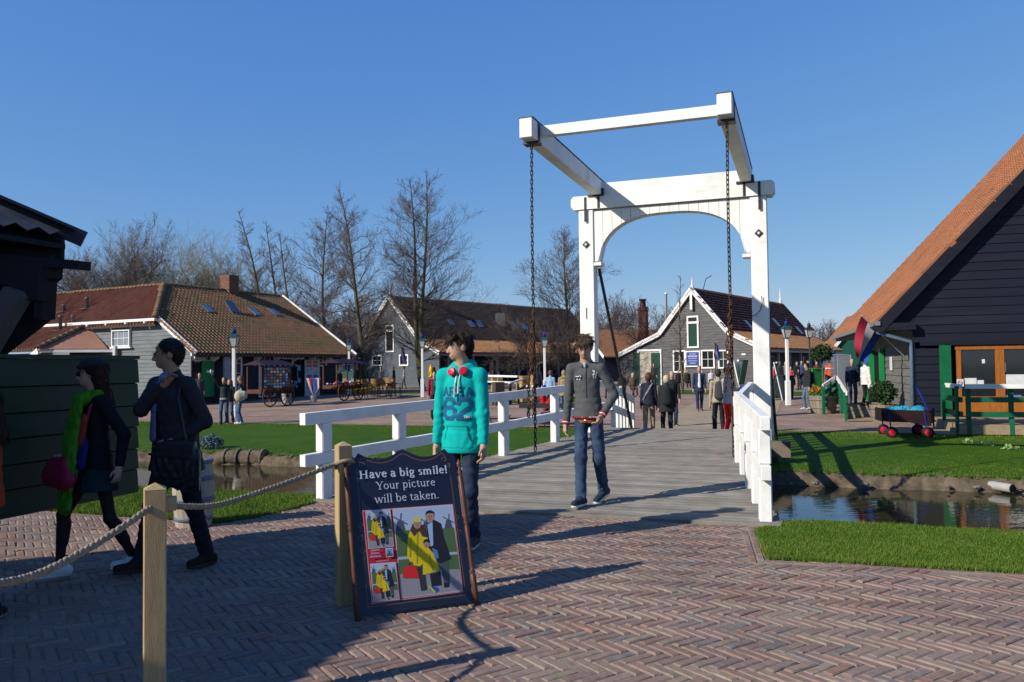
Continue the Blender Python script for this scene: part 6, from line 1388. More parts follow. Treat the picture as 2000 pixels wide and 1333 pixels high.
def human(H=1.75, bw=1.0, feet=((.1, .05, 0), (-.1, -.05, 0)), toes=None, pel=(0, 0), hipz=None, lean=(0, 0), wristR=None, wristL=None, poleR=(.3, -1, -.2), poleL=(-.3, -1, -.2), head=(0, 0, 0), skin=None, hair=(.03, .02, .015), hstyle='short',
          top=(.1, .1, .1), topm=None, sleeve=True, hem=.50, tk=1.0, bottom=(.03, .05, .1), bottomm=None, skirt=None, shoe=(.02, .02, .02), sole=(.3, .3, .3), detail=True, hood=False, collar=None, wr=.0022, inner=None, tights=None, hat=None, fem=False, cuff=None, sit=None):
    F = Fig(); S = H / 1.78; sk = skin or SKIN; V3 = Vector; tm = topm or cloth(top); bm_ = bottomm or cloth(bottom); hz = hipz if hipz is not None else .525 * H
    P = V3((pel[0], pel[1], hz)); N = V3((P.x + lean[0], P.y + lean[1], hz + .31 * H)); ch = P.lerp(N, .72); wa = P.lerp(N, .3)
    shw = (.094 if not fem else .084) * H * bw; shR, shL = P.lerp(N, .885) + V3((shw, 0, 0)), P.lerp(N, .885) + V3((-shw, 0, 0)); hw_ = .043 * H * bw; hipR, hipL = P + V3((hw_, 0, -.04)), P + V3((-hw_, 0, -.04))
    wR = V3(wristR) if wristR else shR + V3((.05, .04, -.33 * H)); wL = V3(wristL) if wristL else shL + V3((-.05, .04, -.33 * H)); lu, lf = .172 * H, .150 * H
    eR, wR = ik(shR, wR, lu, lf, poleR); eL, wL = ik(shL, wL, lu, lf, poleL); ul, ll = .236 * H, .236 * H; legs = []
    for hp, ft, sd in ((hipR, feet[0], 1), (hipL, feet[1], -1)):
        an = V3((ft[0], ft[1], ft[2] + .075 * S)); kn, an = ik(hp, an, ul, ll, V3((.1 * sd, 1, 0)) if sit is None else V3(sit)); legs.append((hp, kn, an, V3(ft), sd))
    # body under the clothes
    F.rc('body', sk, P, ch, .095 * S, .11 * S, .05, (1.1 * bw, .75, 1)); F.rc('body', sk, shR, shL, .05 * S, .05 * S, .04)
    for a, b, c in ((shR, eR, wR), (shL, eL, wL)): F.rc('body', sk, a, b, .042 * S, .036 * S, .03); F.rc('body', sk, b, c, .036 * S, .025 * S, .03)
    for hp, kn, an, ft, sd in legs: lm = tights or sk; F.rc('body', lm, hp, kn, .064 * S, .045 * S, .03); F.rc('body', lm, kn, an, .045 * S, .034 * S, .03); (tights or skirt) and F.rc('body', lm, kn.lerp(an, .18) + V3((0, -.015, 0)), kn.lerp(an, .5) + V3((0, -.012, 0)), .048 * S, .038 * S, .03)
    # head
    HB = N + V3((0, .014, .036 * H)); Rm = rotm(*head); hs = .118 * H / .21
    def hp_(x, y, z): return HB + Rm @ V3((x * hs, y * hs, z * hs))
    F.rc('body', sk, N + V3((0, -.015, -.03)), hp_(0, -.005, .04), .062 * S, .056 * S, .03)
    rn = np.array(Rm)
    F.el('body', sk, hp_(0, .0, .135), (.074 * hs, .092 * hs, .093 * hs), .03, rn); F.el('body', sk, hp_(0, .028, .075), (.056 * hs, .066 * hs, .066 * hs), .03, rn); F.rc('body', sk, hp_(0, .07, .033), hp_(0, .075, .036), .022 * hs, .018 * hs, .025)
    if detail:
        F.el('body', sk, hp_(.031, .094, .112), (.017 * hs, .014 * hs, .010 * hs), .008, rn, cut=True); F.el('body', sk, hp_(-.031, .094, .112), (.017 * hs, .014 * hs, .010 * hs), .008, rn, cut=True)
        F.rc('body', sk, hp_(0, .09, .118), hp_(0, .112, .078), .009 * hs, .013 * hs, .014); F.rc('body', sk, hp_(-.012, .099, .074), hp_(.012, .099, .074), .008 * hs, .008 * hs, .01)
        F.rc('body', LIP, hp_(-.02, .088, .047), hp_(.02, .088, .047), .007 * hs, .007 * hs, .008)
        for sx_ in (-1, 1): F.el('body', EYEW, hp_(sx_ * .031, .080, .112), (.0125 * hs, .010 * hs, .008 * hs), .002, rn); F.el('body', EYE, hp_(sx_ * .031, .0855, .112), (.0065 * hs, .006 * hs, .0065 * hs), .001, rn)
        for sx_ in (-1, 1): F.el('body', sk, hp_(sx_ * .077, -.005, .105), (.010 * hs, .022 * hs, .032 * hs), .008, rn)
    hm = hairm(hair); g = 'hair'
    if hstyle != 'bald':
        F.el(g, hm, hp_(0, -.014, .152), (.084 * hs, .096 * hs, .09 * hs), .03, rn); F.el(g, hm, hp_(0, -.05, .11), (.076 * hs, .06 * hs, .085 * hs), .03, rn)
        F.el(g, hm, hp_(0, .105, .090), (.068 * hs, .075 * hs, .072 * hs), .0, rn, cut=True)
        if detail:
            for sx_ in (-1, 1): F.rc(g, hm, hp_(sx_ * .045, .083, .137), hp_(sx_ * .018, .090, .135), .0042 * hs, .0042 * hs, .003)
        if hstyle in ('messy', 'fringe'):
            rg = random.Random(int(hair[0] * 1e4))
            for i in range(34): a = rg.uniform(-3.1, 3.1); e = rg.uniform(.2, 1.4); b0 = hp_(.07 * math.sin(a) * math.cos(e), .075 * math.cos(a) * math.cos(e) - .01, .15 + .075 * math.sin(e)); F.rc(g, hm, b0, b0 + Rm @ V3((.03 * math.sin(a) + rg.uniform(-.02, .02), .03 * math.cos(a) + rg.uniform(-.01, .02), .012 + rg.uniform(-.015, .015))) * hs, .021 * hs, .008 * hs, .012)
            for i in range(9): x = -.06 + .012 * i; F.rc(g, hm, hp_(x, .06, .208), hp_(x + .022, .098, .162 + .010 * math.sin(i * 2)), .018 * hs, .008 * hs, .010)
        if hstyle == 'long':
            for i in range(11): a = -2.6 + .52 * i * 1.0; x, y = .072 * math.sin(a), -.03 + .05 * math.cos(a); (abs(a) > .7) and F.rc(g, hm, hp_(x * 1.0, y, .15), HB + V3((x * 1.25, y * 1.2 - .04, -.12 - .02 * (i % 3))) * 1.0, .03 * hs, .018 * hs, .03)
        if hstyle == 'bob': F.el(g, hm, hp_(0, -.03, .09), (.092 * hs, .085 * hs, .10 * hs), .03, rn)
    if hat is not None: F.el('hat', cloth(hat), hp_(0, -.005, .185), (.092 * hs, .105 * hs, .06 * hs), .02, rn); F.rc('hat', cloth(hat), hp_(-.03, .09, .165), hp_(.03, .09, .165), .03 * hs, .03 * hs, .03, (1, 1, .5))
    # upper garment
    t_ = tk * S; hemp = V3((P.x, P.y, hem * H)); F.cc('top', tm, hemp, hemp + V3((0, 0, .13)), .143 * t_ * bw, .125 * t_ * bw, .03, (1.22, .88, 1), wr, 45)
    F.cc('top', tm, hemp, wa, (.137 if not fem else .135) * t_ * bw, .124 * t_ * bw, .02, (1.14, .82, 1), wr, 45); F.rc('top', tm, wa, ch, .122 * t_ * bw, .128 * t_ * bw, .03, (1.14, .80, 1), wr * .8, 45)
    F.rc('top', tm, shR * .96 + N * .04, shL * .96 + N * .04, .054 * t_, .054 * t_, .03); F.rc('top', tm, N + V3((.04, -.012, -.03)), shR * .9 + N * .1, .048 * t_, .05 * t_, .035); F.rc('top', tm, N + V3((-.04, -.012, -.03)), shL * .9 + N * .1, .048 * t_, .05 * t_, .035)
    if sleeve:
        for a, b, c in ((shR, eR, wR), (shL, eL, wL)): F.rc('top', tm, a, b, .056 * t_, .048 * t_, .022, wr=wr, wf=50); F.cc('top', tm, b, c.lerp(b, .02), .048 * t_, .037 * t_, .022, wr=wr, wf=60)
        if cuff:
            for b, c in ((eR, wR), (eL, wL)): d = (c - b).normalized(); gc = 'cuff%d' % (0 if c is wR else 1); F.cc(gc, cloth(cuff), c - d * .04, c - d * .01, .042 * t_, .040 * t_, .003); F.cc(gc, cloth((.6, .58, .55)), c - d * .01, c + d * .004, .041 * t_, .040 * t_, .002); F.cc(gc, cloth(cuff), c + d * .004, c + d * .022, .040 * t_, .038 * t_, .002)
    F.rc('top', tm, N + V3((0, -.02, -.01)), N + V3((0, -.015, .03)), .068 * S, .060 * S, .03)
    if hood: F.rc('top', tm, N + V3((.06, -.07, .015)), N + V3((-.06, -.07, .015)), .058 * S, .058 * S, .05); F.rc('top', tm, N + V3((.07, .0, .01)), N + V3((.03, .07, -.02)), .036 * S, .03 * S, .03); F.rc('top', tm, N + V3((-.07, .0, .01)), N + V3((-.03, .07, -.02)), .036 * S, .03 * S, .03)
    # lower garment
    if skirt: F.cc('bottom', cloth(skirt[0]), P + V3((0, 0, .04)), V3((P.x, P.y, skirt[1] * H)), .125 * S * bw, .19 * S, .02, (1.05, .85, 1), .004, 30)
    else:
        F.rc('bottom', bm_, P + V3((.03, 0, .03)), P + V3((-.03, 0, .03)), .108 * S * bw, .108 * S * bw, .04, (1.05, .88, 1))
        for hp, kn, an, ft, sd in legs: F.rc('bottom', bm_, hp + V3((.004 * sd, 0, 0)), kn, .079 * S * bw, .063 * S, .025, wr=wr * 1.4, wf=40); F.cc('bottom', bm_, kn, an + V3((0, -.005, -.012)), .064 * S, .056 * S, .03, wr=wr * 2.0, wf=60); F.el('bottom', bm_, kn, (.066 * S, .066 * S, .066 * S), .02)
    for i, (hp, kn, an, ft, sd) in enumerate(legs):
        td = V3(toes[i]).normalized() if toes else V3((.18 * sd, 1, 0)).normalized(); sm = cloth(shoe); so = flat('sole_%d' % int(sole[0] * 100), sole)
        he = an + V3((0, 0, -.03 * S)) - td * .045 * S; to = he + td * .20 * S; gs = 'shoe%d' % i; F.rc(gs, sm, he, an + td * .02 + V3((0, 0, -.005)), .042 * S, .045 * S, .03); F.rc(gs, sm, he, to, .044 * S, .036 * S, .03, (1, 1, .85)); F.rc(gs, so, he + V3((0, 0, -.035 * S)), to + V3((0, 0, -.030 * S)), .041 * S, .035 * S, .004, (1.12, 1.12, .35))
    # hands
    for sh, el_, w_, sd in ((shR, eR, wR, 1), (shL, eL, wL, -1)):
        d = (w_ - el_).normalized(); pn = V3((-sd, .15, 0)); pn = (pn - d * pn.dot(d)).normalized(); th = V3((0, 1, .1)); th = (th - d * th.dot(d)).normalized(); hand(F, sk, w_, d, pn, th, S * (.95 if not fem else .86), .55, detail=detail)
    J = dict(N=N, P=P, ch=ch, wa=wa, shR=shR, shL=shL, eR=eR, eL=eL, wR=wR, wL=wL, HB=HB, Rm=Rm, hs=hs, hp=hp_, S=S, legs=legs, hstyle=hstyle)
    return F, J
def strands(ob, J):                         # loose locks over the hair so that its outline breaks up
    me = ob.data; n = len(me.vertices); co = np.empty(n * 3, np.float32); me.vertices.foreach_get('co', co); co = co.reshape(-1, 3); no = np.array([v.normal[:] for v in me.vertices], np.float32)
    rg = np.random.default_rng(n); i = rg.integers(0, n, 1500); i = i[: 500 if J['hstyle'] == 'short' else 1500]; p = co[i]; nn = no[i]; c = np.array(J['hp'](0, -.02, .235)); t = p - c; t[:, 2] -= .02; t += rg.normal(0, .012, t.shape); t -= nn * (t * nn).sum(1, keepdims=True); t /= np.linalg.norm(t, axis=1, keepdims=True) + 1e-6
    L = rg.uniform(.012, .03, (len(i), 1)); a = p - nn * .003; b = p + t * L + nn * rg.uniform(.001, .004, L.shape); d = b + t * L + nn * rg.uniform(-.007, .002, L.shape); r0 = np.full((len(i), 1), .0022); r1 = r0 * .7; r2 = r0 * .3
    o = link('hair_locks', segs_mesh('hair_locks', np.concatenate([np.concatenate([a, b, r0, r1], 1), np.concatenate([b, d, r1, r2], 1)]), me.materials[0], 3), ob); o['kind'] = 'stuff'
def person(label, loc, facing, spec, group=None, vx=.02, split=False, extra=None, cat='person'):
    """facing: direction the figure looks, degrees clockwise from +y (0 away, 180 towards the viewer, 90 right, 270 left)"""
    F, J = human(detail=split, **spec)
    if extra: extra(F, J)
    rz = -R(facing)
    if split:
        body = link('person', F.mesh('body', vx, 'person')); body.location = loc; body.rotation_euler = (0, 0, rz); NM = dict(top='jacket', bottom='trousers', shoe0='shoe', shoe1='shoe', hair='hair', hat='hat', cuff0='cuff', cuff1='cuff')
        for g in F.groups():
            if g == 'hair': strands(link('hair', F.mesh('hair', vx, 'hair'), body), J)
            elif g != 'body': link(NM.get(g, g), F.mesh(g, vx if g in ('hair', 'cuff0', 'cuff1') else vx * 1.25, g), body)
    else:
        body = link('person', F.mesh('', vx, 'person', True)); body.location = loc; body.rotation_euler = (0, 0, rz)
    tag(body, label, cat, group); return body, F, J
def gl(px, d): return gnd(px, d)
# ---- the teenager walking towards the viewer on the bridge
DEN = mat('blue_denim', (.022, .042, .092), .85, .35, 5, .3, 120, col2=(.05, .085, .16)); DEN2 = mat('dark_denim', (.014, .026, .055), .85, .3, 5, .3, 120, col2=(.03, .05, .095))
CHAR = mat('charcoal_jersey', (.082, .087, .09), .9, .12, 12, .3, 140); NAVYC = cloth((.012, .016, .04))
pw = at(1152, 960, 8.85); Aw = AC(pw)[0]; zw = deck_z(Aw) + .003
def wx(F, J):
    N, P, hp = J['N'], J['P'], J['hp']; V3 = Vector
    # navy yoke and collar, zip, belt, striped hem
    F.rc('collar', NAVYC, N + V3((.055, -.02, .005)), N + V3((.022, .06, -.045)), .022, .014, .01); F.rc('collar', NAVYC, N + V3((-.055, -.02, .005)), N + V3((-.022, .06, -.045)), .022, .014, .01); F.rc('collar', NAVYC, N + V3((.05, -.045, .008)), N + V3((-.05, -.045, .008)), .026, .026, .02)
    F.rc('shirt', cloth((.30, .36, .48)), N + V3((0, .062, -.05)), N + V3((0, .05, -.01)), .012, .022, .01)
    h = P.z - .005
    hz_ = .515 * 1.86; F.cc('hem_rib', cloth((.18, .02, .035)), V3((P.x, P.y, hz_ - .02)), V3((P.x, P.y, hz_ + .012)), .148, .149, .003, (1.22, .88, 1)); F.cc('hem_rib', cloth((.6, .58, .55)), V3((P.x, P.y, hz_ - .008)), V3((P.x, P.y, hz_ - .002)), .151, .151, .001, (1.22, .88, 1)); h = hz_
    F.cc('belt', mat('tan_belt', (.26, .095, .035), .5), V3((P.x, P.y, h - .065)), V3((P.x, P.y, h - .016)), .121, .123, .003, (1.2, .90, 1))
    F.el('belt', mat('belt_buckle', (.3, .2, .1), .3, metal=.8), V3((P.x + .01, P.y + .108, h - .042)), (.026, .010, .02), .002)
    for s in (-1, 1):
        hpj, kn, an, ft, sd = J['legs'][0 if s > 0 else 1]
    F.rc('wristband', cloth((.02, .02, .02)), J['wL'] + V3((0, .0, .0)), J['wL'] + (J['wL'] - J['eL']).normalized() * .018, .034, .033, .002)
spec = dict(H=1.86, bw=.96, feet=((.06, .22, 0), (-.12, -.20, .045)), toes=((.25, 1, 0), (.35, .75, -.38)), pel=(0, 0), lean=(.02, .02), wristR=(.25, .05, .84), wristL=(-.175, .12, .985), poleR=(.5, -1, -.2), poleL=(-1, -.75, -.1), head=(R(2), R(-22), 0), hair=(.075, .048, .03), hstyle='fringe', topm=CHAR, hem=.515, tk=1.0, bottomm=DEN, shoe=(.018, .03, .06), sole=(.55, .55, .52), cuff=(.2, .02, .035), wr=.0026)
walker, wF, wJ = person('teenager in charcoal zip jacket and jeans walking towards the viewer on the bridge', (pw.x, pw.y, zw), 196, spec, vx=.0075, split=True, extra=wx)
# ---- the teenager in the teal hoodie
TEAL = mat('teal_fleece', (.0, .40, .37), .9, .08, 10, .3, 120)
pt = at(905, 1050, 6.95)
def tx_(F, J):
    N, V3 = J['N'], Vector; RED = mat('red_plastic', (.55, .01, .045), .3)
    for s, (x, y, z) in ((1, (.052, .082, -.03)), (-1, (-.048, .085, -.025))):
        c = N + V3((x, y, z)); d = V3((.25 * s, .9, .2)).normalized(); F.cc('headphones', RED, c, c + d * .028, .041, .038, .004); F.cc('headphones', cloth((.02, .02, .02)), c - d * .02, c, .037, .037, .004); F.cc('headphones', cloth((.6, .55, .55)), c + d * .028, c + d * .031, .012, .012, .001)
    pts = [N + V3((.075 * math.cos(t), -.005 + .085 * math.sin(t), -.005 - .02 * math.sin(t))) for t in frange(R(45), R(-225), 12)]
    for a, b in zip(pts, pts[1:]): F.rc('headphones', RED, a, b, .011, .011, .004)
    for x in (.014, -.020): 
        L = .20 if x > 0 else .16; a = N + V3((x, .085, -.055)); b = N + V3((x + .004, .130, -.055 - L * .5)); c = N + V3((x + .004, .139, -.055 - L)); F.rc('drawstring', cloth((.62, .62, .6)), a, b, .0075, .0075, .004); F.rc('drawstring', cloth((.62, .62, .6)), b, c, .0075, .0085, .004)
    hz_ = .465 * 1.85; F.cc('hem_band', TEAL, (0, 0, hz_ - .045), (0, 0, hz_ + .004), .150, .158, .004, (1.22, .88, 1))
specT = dict(H=1.85, bw=1.0, feet=((.085, .02, 0), (-.085, -.03, 0)), lean=(0, .0), wristR=(.215, .06, .88), wristL=(-.22, .07, .85), poleR=(.4, -1, -.1), poleL=(-.4, -1, -.1), head=(R(-52), R(-3), 0), hair=(.035, .022, .016), hstyle='messy', topm=TEAL, hem=.465, tk=1.06, bottomm=DEN2, shoe=(.05, .055, .065), sole=(.5, .5, .48), hood=True, wr=.0026)
teen, tF, tJ = person('teenager in teal hoodie with red headphones standing behind the sign board', (pt.x, pt.y, .003), 197, specT, vx=.0075, split=True, extra=tx_)
# printed letters follow the chest: projected on the hoodie surface
def print_on(body, surf_name, strokes, m, name, dirv, w, off=.004):
    from mathutils.bvhtree import BVHTree
    ob = [c for c in body.children if c.name.split('.')[0] == surf_name][0]; me = ob.data; bv = BVHTree.FromPolygons([v.co for v in me.vertices], [tuple(p.vertices) for p in me.polygons]); mb = MB(); lift = 0
    for pts in strokes:
        for a, b in zip(pts, pts[1:]):
            a2, b2 = Vector((a[0], 0, a[1])), Vector((b[0], 0, b[1])); d = (b2 - a2); L = d.length; d.normalize(); n = Vector((-d.z, 0, d.x)) * w / 2; k = max(1, int(L / .008)); V = []; lift += 2e-5
            e = d * w * .35
            for i in range(k + 1):
                p = (a2 - e).lerp(b2 + e, i / k)
                for q in (p + n, p, p - n):
                    h = bv.ray_cast(Vector((q.x, 1.0, q.z)), Vector((0, -1, 0)))[0]; y = h.y if h else .1; V.append(Vector((q.x, y + off + lift, q.z)))
            mb.add(V, [(3 * i + j, 3 * i + j + 1, 3 * i + j + 4, 3 * i + j + 3)[::-1] for i in range(k) for j in (0, 1)])
    return mb.build(name, m, body)
PRN = mat('print_blue_ink', (.01, .10, .22), .7); nz = tJ['N'].z
def glyphs(txt, x0, z0, w, h, gap):
    G = {'A': [[(0, 0), (.5, 1), (1, 0)], [(.22, .36), (.78, .36)]], 'R': [[(0, 0), (0, 1), (.7, 1), (.95, .85), (.95, .65), (.7, .5), (0, .5)], [(.5, .5), (1, 0)]], 'E': [[(1, 1), (0, 1), (0, 0), (1, 0)], [(0, .5), (.75, .5)]],
         '6': [[(.95, .8), (.8, 1), (.25, 1), (0, .82), (0, .18), (.25, 0), (.75, 0), (1, .18), (1, .45), (.75, .58), (0, .52)]], '2': [[(0, .75), (.1, .95), (.3, 1), (.75, 1), (1, .85), (1, .62), (.0, .12), (0, 0), (1, 0)]], '1': [[(.3, .8), (.6, 1), (.6, 0)]], '8': [[(.1, .52), (.1, .9), (.5, 1), (.9, .9), (.9, .55), (.1, .48), (.1, .1), (.5, 0), (.9, .1), (.9, .5)]], '4': [[(.75, 0), (.75, 1), (0, .35), (1, .35)]]}
    out = []; x = x0
    for c in txt:
        for st in G[c]: out.append([(x - p[0] * w, z0 + p[1] * h) for p in st])      # the figure faces +y, so its left lies at -x
        x -= w + gap
    return out
print_on(teen, 'jacket', glyphs('AREA', .145, nz - .235, .052, .068, .022), PRN, 'printed_letters', None, .017)
print_on(teen, 'jacket', glyphs('62', .135, nz - .43, .105, .165, .035), PRN, 'printed_number', None, .036)
print_on(teen, 'jacket', glyphs('1841', -.06, nz - .425, .011, .018, .005), cloth((.6, .6, .58)), 'printed_small_number', None, .005, .006)
print_on(teen, 'jacket', [[(-.085, nz - .50), (-.095, nz - .56), (-.115, nz - .61), (-.125, nz - .625)]], cloth((.0, .08, .08)), 'pocket_slit', None, .009)
print_on(teen, 'jacket', [[(.10, nz - .495), (-.085, nz - .495)], [(.10, nz - .495), (.13, nz - .61)]], mat('teal_seam', (.0, .28, .26), .9), 'pocket_seam', None, .006)
# badge, emblem and zip of the walker's jacket
nz = wJ['N'].z; WH = cloth((.6, .6, .6))
print_on(walker, 'jacket', [[(.0, nz - .03), (.0, nz - .38)]], cloth((.02, .022, .025)), 'zip', None, .011, .003)
print_on(walker, 'jacket', [[(.125, nz - .15), (.055, nz - .15)], [(.125, nz - .175), (.055, nz - .175)]], cloth((.02, .025, .06)), 'badge', None, .026)
print_on(walker, 'jacket', [[(.12, nz - .148), (.085, nz - .148)], [(.07, nz - .14), (.062, nz - .15)], [(.11, nz - .18), (.10, nz - .18)], [(.078, nz - .18), (.07, nz - .18)]], WH, 'badge_mark', None, .011, .007)
print_on(walker, 'jacket', [[(-.085, nz - .09), (-.083, nz - .115)], [(-.07, nz - .125), (-.105, nz - .13)], [(-.075, nz - .13), (-.08, nz - .165)], [(-.105, nz - .13), (-.098, nz - .165)], [(-.106, nz - .125), (-.112, nz - .105)], [(-.088, nz - .1), (-.07, nz - .085)]], WH, 'rider_emblem', None, .012, .005)
# shoe stripes
def stripes(body, J, which, m):
    hp, kn, an, ft, sd = J['legs'][which]
# ---- the man with glasses on the left
pm = gz(345, 1112, 0); SUIT = mat('charcoal_suit', (.026, .026, .031), .8, .2, 8, .2, 90)
def mx_(F, J):
    N, hp, V3, hs = J['N'], J['hp'], Vector, J['hs']; BLK = mat('black_frame', (.01, .01, .012), .3)
    for s in (-1, 1):
        pts = [hp(s * .034 + .026 * math.cos(t), .104, .112 + .018 * math.sin(t)) for t in frange(0, 6.283, 9)]
        for a, b in zip(pts, pts[1:]): F.rc('glasses', BLK, a, b, .0045, .0045, .001)
        F.rc('glasses', BLK, hp(s * .06, .1, .118), hp(s * .08, 0, .115), .003, .003, .001)
    F.rc('glasses', BLK, hp(-.01, .108, .118), hp(.01, .108, .118), .003, .003, .001)
    F.rc('shirt', cloth((.16, .19, .32)), N + V3((0, .06, -.08)), N + V3((0, .05, -.005)), .05, .045, .01); F.rc('shirt', cloth((.16, .19, .32)), N + V3((0, .085, -.2)), N + V3((0, .065, -.06)), .045, .045, .01)
    TIE = mat('striped_tie', (.10, .11, .26), .6, .5, 60, col2=(.2, .2, .36), stretch=(1, 1, 1))
    F.rc('tie', TIE, N + V3((0, .108, -.05)), N + V3((0, .145, -.25)), .018, .03, .01, (1, .5, 1)); F.rc('tie', TIE, N + V3((0, .145, -.25)), N + V3((0, .15, -.46)), .03, .042, .01, (1, .4, 1))
    P = J['P']; BAG = mat('black_bag', (.013, .013, .016), .4, spec=.4); c = P + V3((-.22, .14, -.02))
    F.cc('shoulder_bag', BAG, c + V3((-.22, -.06, -.13)), c + V3((.17, .09, -.10)), .095, .085, .015, (1, .55, 1.7), .004, 30); F.cc('shoulder_bag', BAG, c + V3((-.18, -.05, .02)), c + V3((.14, .08, .03)), .07, .065, .02, (1, .65, 1.2)); F.cc('shoulder_bag', mat('bag_strap', (.02, .02, .024), .5), c + V3((-.2, -.01, -.02)), c + V3((.16, .13, .0)), .012, .012, .004)
    pts = [c + V3((-.1, -.02, .1)), J['shL'] + V3((-.02, .09, -.1)), J['shL'] + V3((.03, .03, .075)), J['shL'] + V3((.0, -.1, -.05))]
    for a, b in zip(pts, pts[1:]): F.rc('shoulder_bag', BAG, a, b, .013, .013, .01)
    F.rc('keys', mat('steel', (.5, .5, .52), .3, metal=1.0), P + V3((.03, .155, -.05)), P + V3((.035, .16, -.1)), .008, .011, .003)
specM = dict(H=1.80, bw=1.3, feet=((.12, .24, 0), (-.10, -.20, .0)), pel=(0, 0), lean=(.0, .05), wristR=(-.08, .16, 1.44), poleR=(.55, .6, -1), wristL=(-.17, .13, 1.02), poleL=(-.75, -1, .1), head=(R(-30), R(-2), 0), skin=SKIN2, hair=(.016, .012, .010), hstyle='short', topm=SUIT, hem=.43, tk=1.12, bottomm=cloth((.014, .016, .022)), shoe=(.025, .018, .014), sole=(.02, .02, .02), wr=.0026)
person('man in dark suit and striped tie with black shoulder bag walking past', (pm.x, pm.y, .003), 216, specM, vx=.0075, split=True, extra=mx_)
# ---- the woman with the green scarf
pg = gz(188, 1128, 0)
def gx_(F, J):
    N, hp, V3, P = J['N'], J['hp'], Vector, J['P']; BLK = mat('black_frame', (.01, .01, .012)); GRN = mat('green_scarf', (.05, .22, .014), .9, .3, 12, .4, 60)
    for s in (-1, 1): F.el('sunglasses', BLK, hp(s * .034, .1, .112), (.028, .014, .022), .004, np.array(J['Rm']))
    F.rc('sunglasses', BLK, hp(-.06, .1, .116), hp(-.085, 0, .115), .004, .004, .001); F.rc('sunglasses', BLK, hp(.06, .1, .116), hp(.085, 0, .115), .004, .004, .001)
    F.rc('scarf', GRN, N + V3((.07, .0, .01)), N + V3((-.02, .085, -.03)), .042, .045, .03, wr=.004, wf=70); F.rc('scarf', GRN, N + V3((-.07, .0, .01)), N + V3((.02, .085, -.03)), .042, .045, .03, wr=.004, wf=70)
    F.rc('scarf', GRN, N + V3((.02, .11, -.04)), N + V3((.05, .16, -.35)), .05, .062, .03, (1.2, .6, 1), .004, 50); F.rc('scarf', GRN, N + V3((.05, .16, -.35)), N + V3((.03, .2, -.80)), .062, .085, .03, (1.3, .4, 1), .005, 40); F.rc('scarf', GRN, N + V3((-.02, .12, -.05)), N + V3((-.01, .19, -.62)), .045, .07, .03, (1.2, .45, 1), .005, 46)
    F.rc('vest', cloth((.26, .03, .02)), N + V3((-.06, .10, -.18)), N + V3((-.05, .125, -.34)), .05, .055, .02, (1, .5, 1)); F.rc('vest', cloth((.02, .02, .14)), N + V3((-.07, .10, -.36)), N + V3((-.06, .12, -.50)), .05, .06, .02, (1, .5, 1))
    RB = mat('red_leather', (.26, .012, .045), .45); c = P + V3((.10, .22, -.04))
    F.rc('red_handbag', RB, c + V3((-.12, 0, -.06)), c + V3((.13, .02, -.05)), .085, .08, .02, (1, .7, 1.1)); F.rc('red_handbag', RB, c + V3((-.08, 0, .05)), c + V3((.09, .02, .04)), .05, .05, .04, (1, .7, 1))
    pts = [c + V3((-.10, .0, .08)), P + V3((-.09, .13, .25)), J['shL'] + V3((.03, .07, -.02)), J['shL'] + V3((.05, -.02, .06))]
    for a, b in zip(pts, pts[1:]): F.rc('red_handbag', RB, a, b, .012, .012, .01)
specG = dict(H=1.65, bw=.92, feet=((.10, .22, .035), (-.07, -.26, .035)), toes=((.1, 1, 0), (.2, 1, 0)), pel=(0, 0), lean=(0, .02), wristR=(.24, .14, .92), wristL=(-.24, -.06, .84), poleR=(.5, -1, -.1), poleL=(-.6, -.8, -.1), head=(R(-30), R(0), 0), hair=(.03, .012, .010), hstyle='long', top=(.010, .010, .014), hem=.5, tk=.98, skirt=((.012, .028, .03), .40), tights=mat('black_tights', (.018, .012, .012), .6, spec=.2), shoe=(.6, .62, .64), sole=(.5, .55, .52), hat=(.02, .03, .028), fem=True, wr=.0025)
person('woman with bright green scarf, sunglasses and red bag walking past', (pg.x, pg.y, .0), 220, specG, vx=.0075, split=True, extra=gx_)
# ---- the orange coat cut by the picture edge
po = at(-26, 900, 5.15); po.z = 0
person('person in quilted orange coat cut off by the picture edge beside the kiosk', po, 240, dict(H=1.45, bw=.9, hair=(.03, .015, .01), hstyle='long', top=(.42, .055, .02), hem=.48, tk=1.15, bottom=(.015, .015, .02), fem=True, wr=.0026), vx=.011, split=True)
# ---- people farther off
def P_(label, px, d, facing, group, z=None, vx=None, extra=None, **sp):
    p = gl(px, d)
    if z is not None: p.z = z
    return person(label, p, facing, sp, group, vx or max(.014, .00062 * d), False, extra)
def pack(col, y=-.17, h=.22):
    def f(F, J): N, P = J['N'], J['P']; F.rc('x', cloth(col), N + Vector((0, y, -.12)), N + Vector((0, y - .01, -.12 - h * 1.3)), .10, .12, .03, (1.15, .75, 1))
    return f
def bag(col, x, y, z, r=.12):
    def f(F, J): P = J['P']; c = P + Vector((x, y, z)); F.rc('x', cloth(col), c + Vector((0, -.06, 0)), c + Vector((0, .06, -.02)), r * .8, r, .02, (.5, 1, 1.15)); F.rc('x', cloth(col), c + Vector((0, 0, r)), Vector((J['shL'] if x < 0 else J['shR'])), .012, .012, .01)
    return f
BR = 'people just beyond the bridge'
P_('woman in navy sweater and khaki trousers walking away with a crossbody strap', 1266, 21, 12, BR, H=1.68, top=(.02, .022, .045), hair=(.09, .035, .02), hstyle='bob', bottom=(.27, .22, .16), fem=True, bw=1.1, feet=((.09, .12, 0), (-.1, -.1, 0)), extra=lambda F, J: F.rc('x', cloth((.25, .25, .27)), J['shR'] + Vector((-.05, -.09, .06)), J['P'] + Vector((-.14, -.11, .1)), .016, .016, .004))
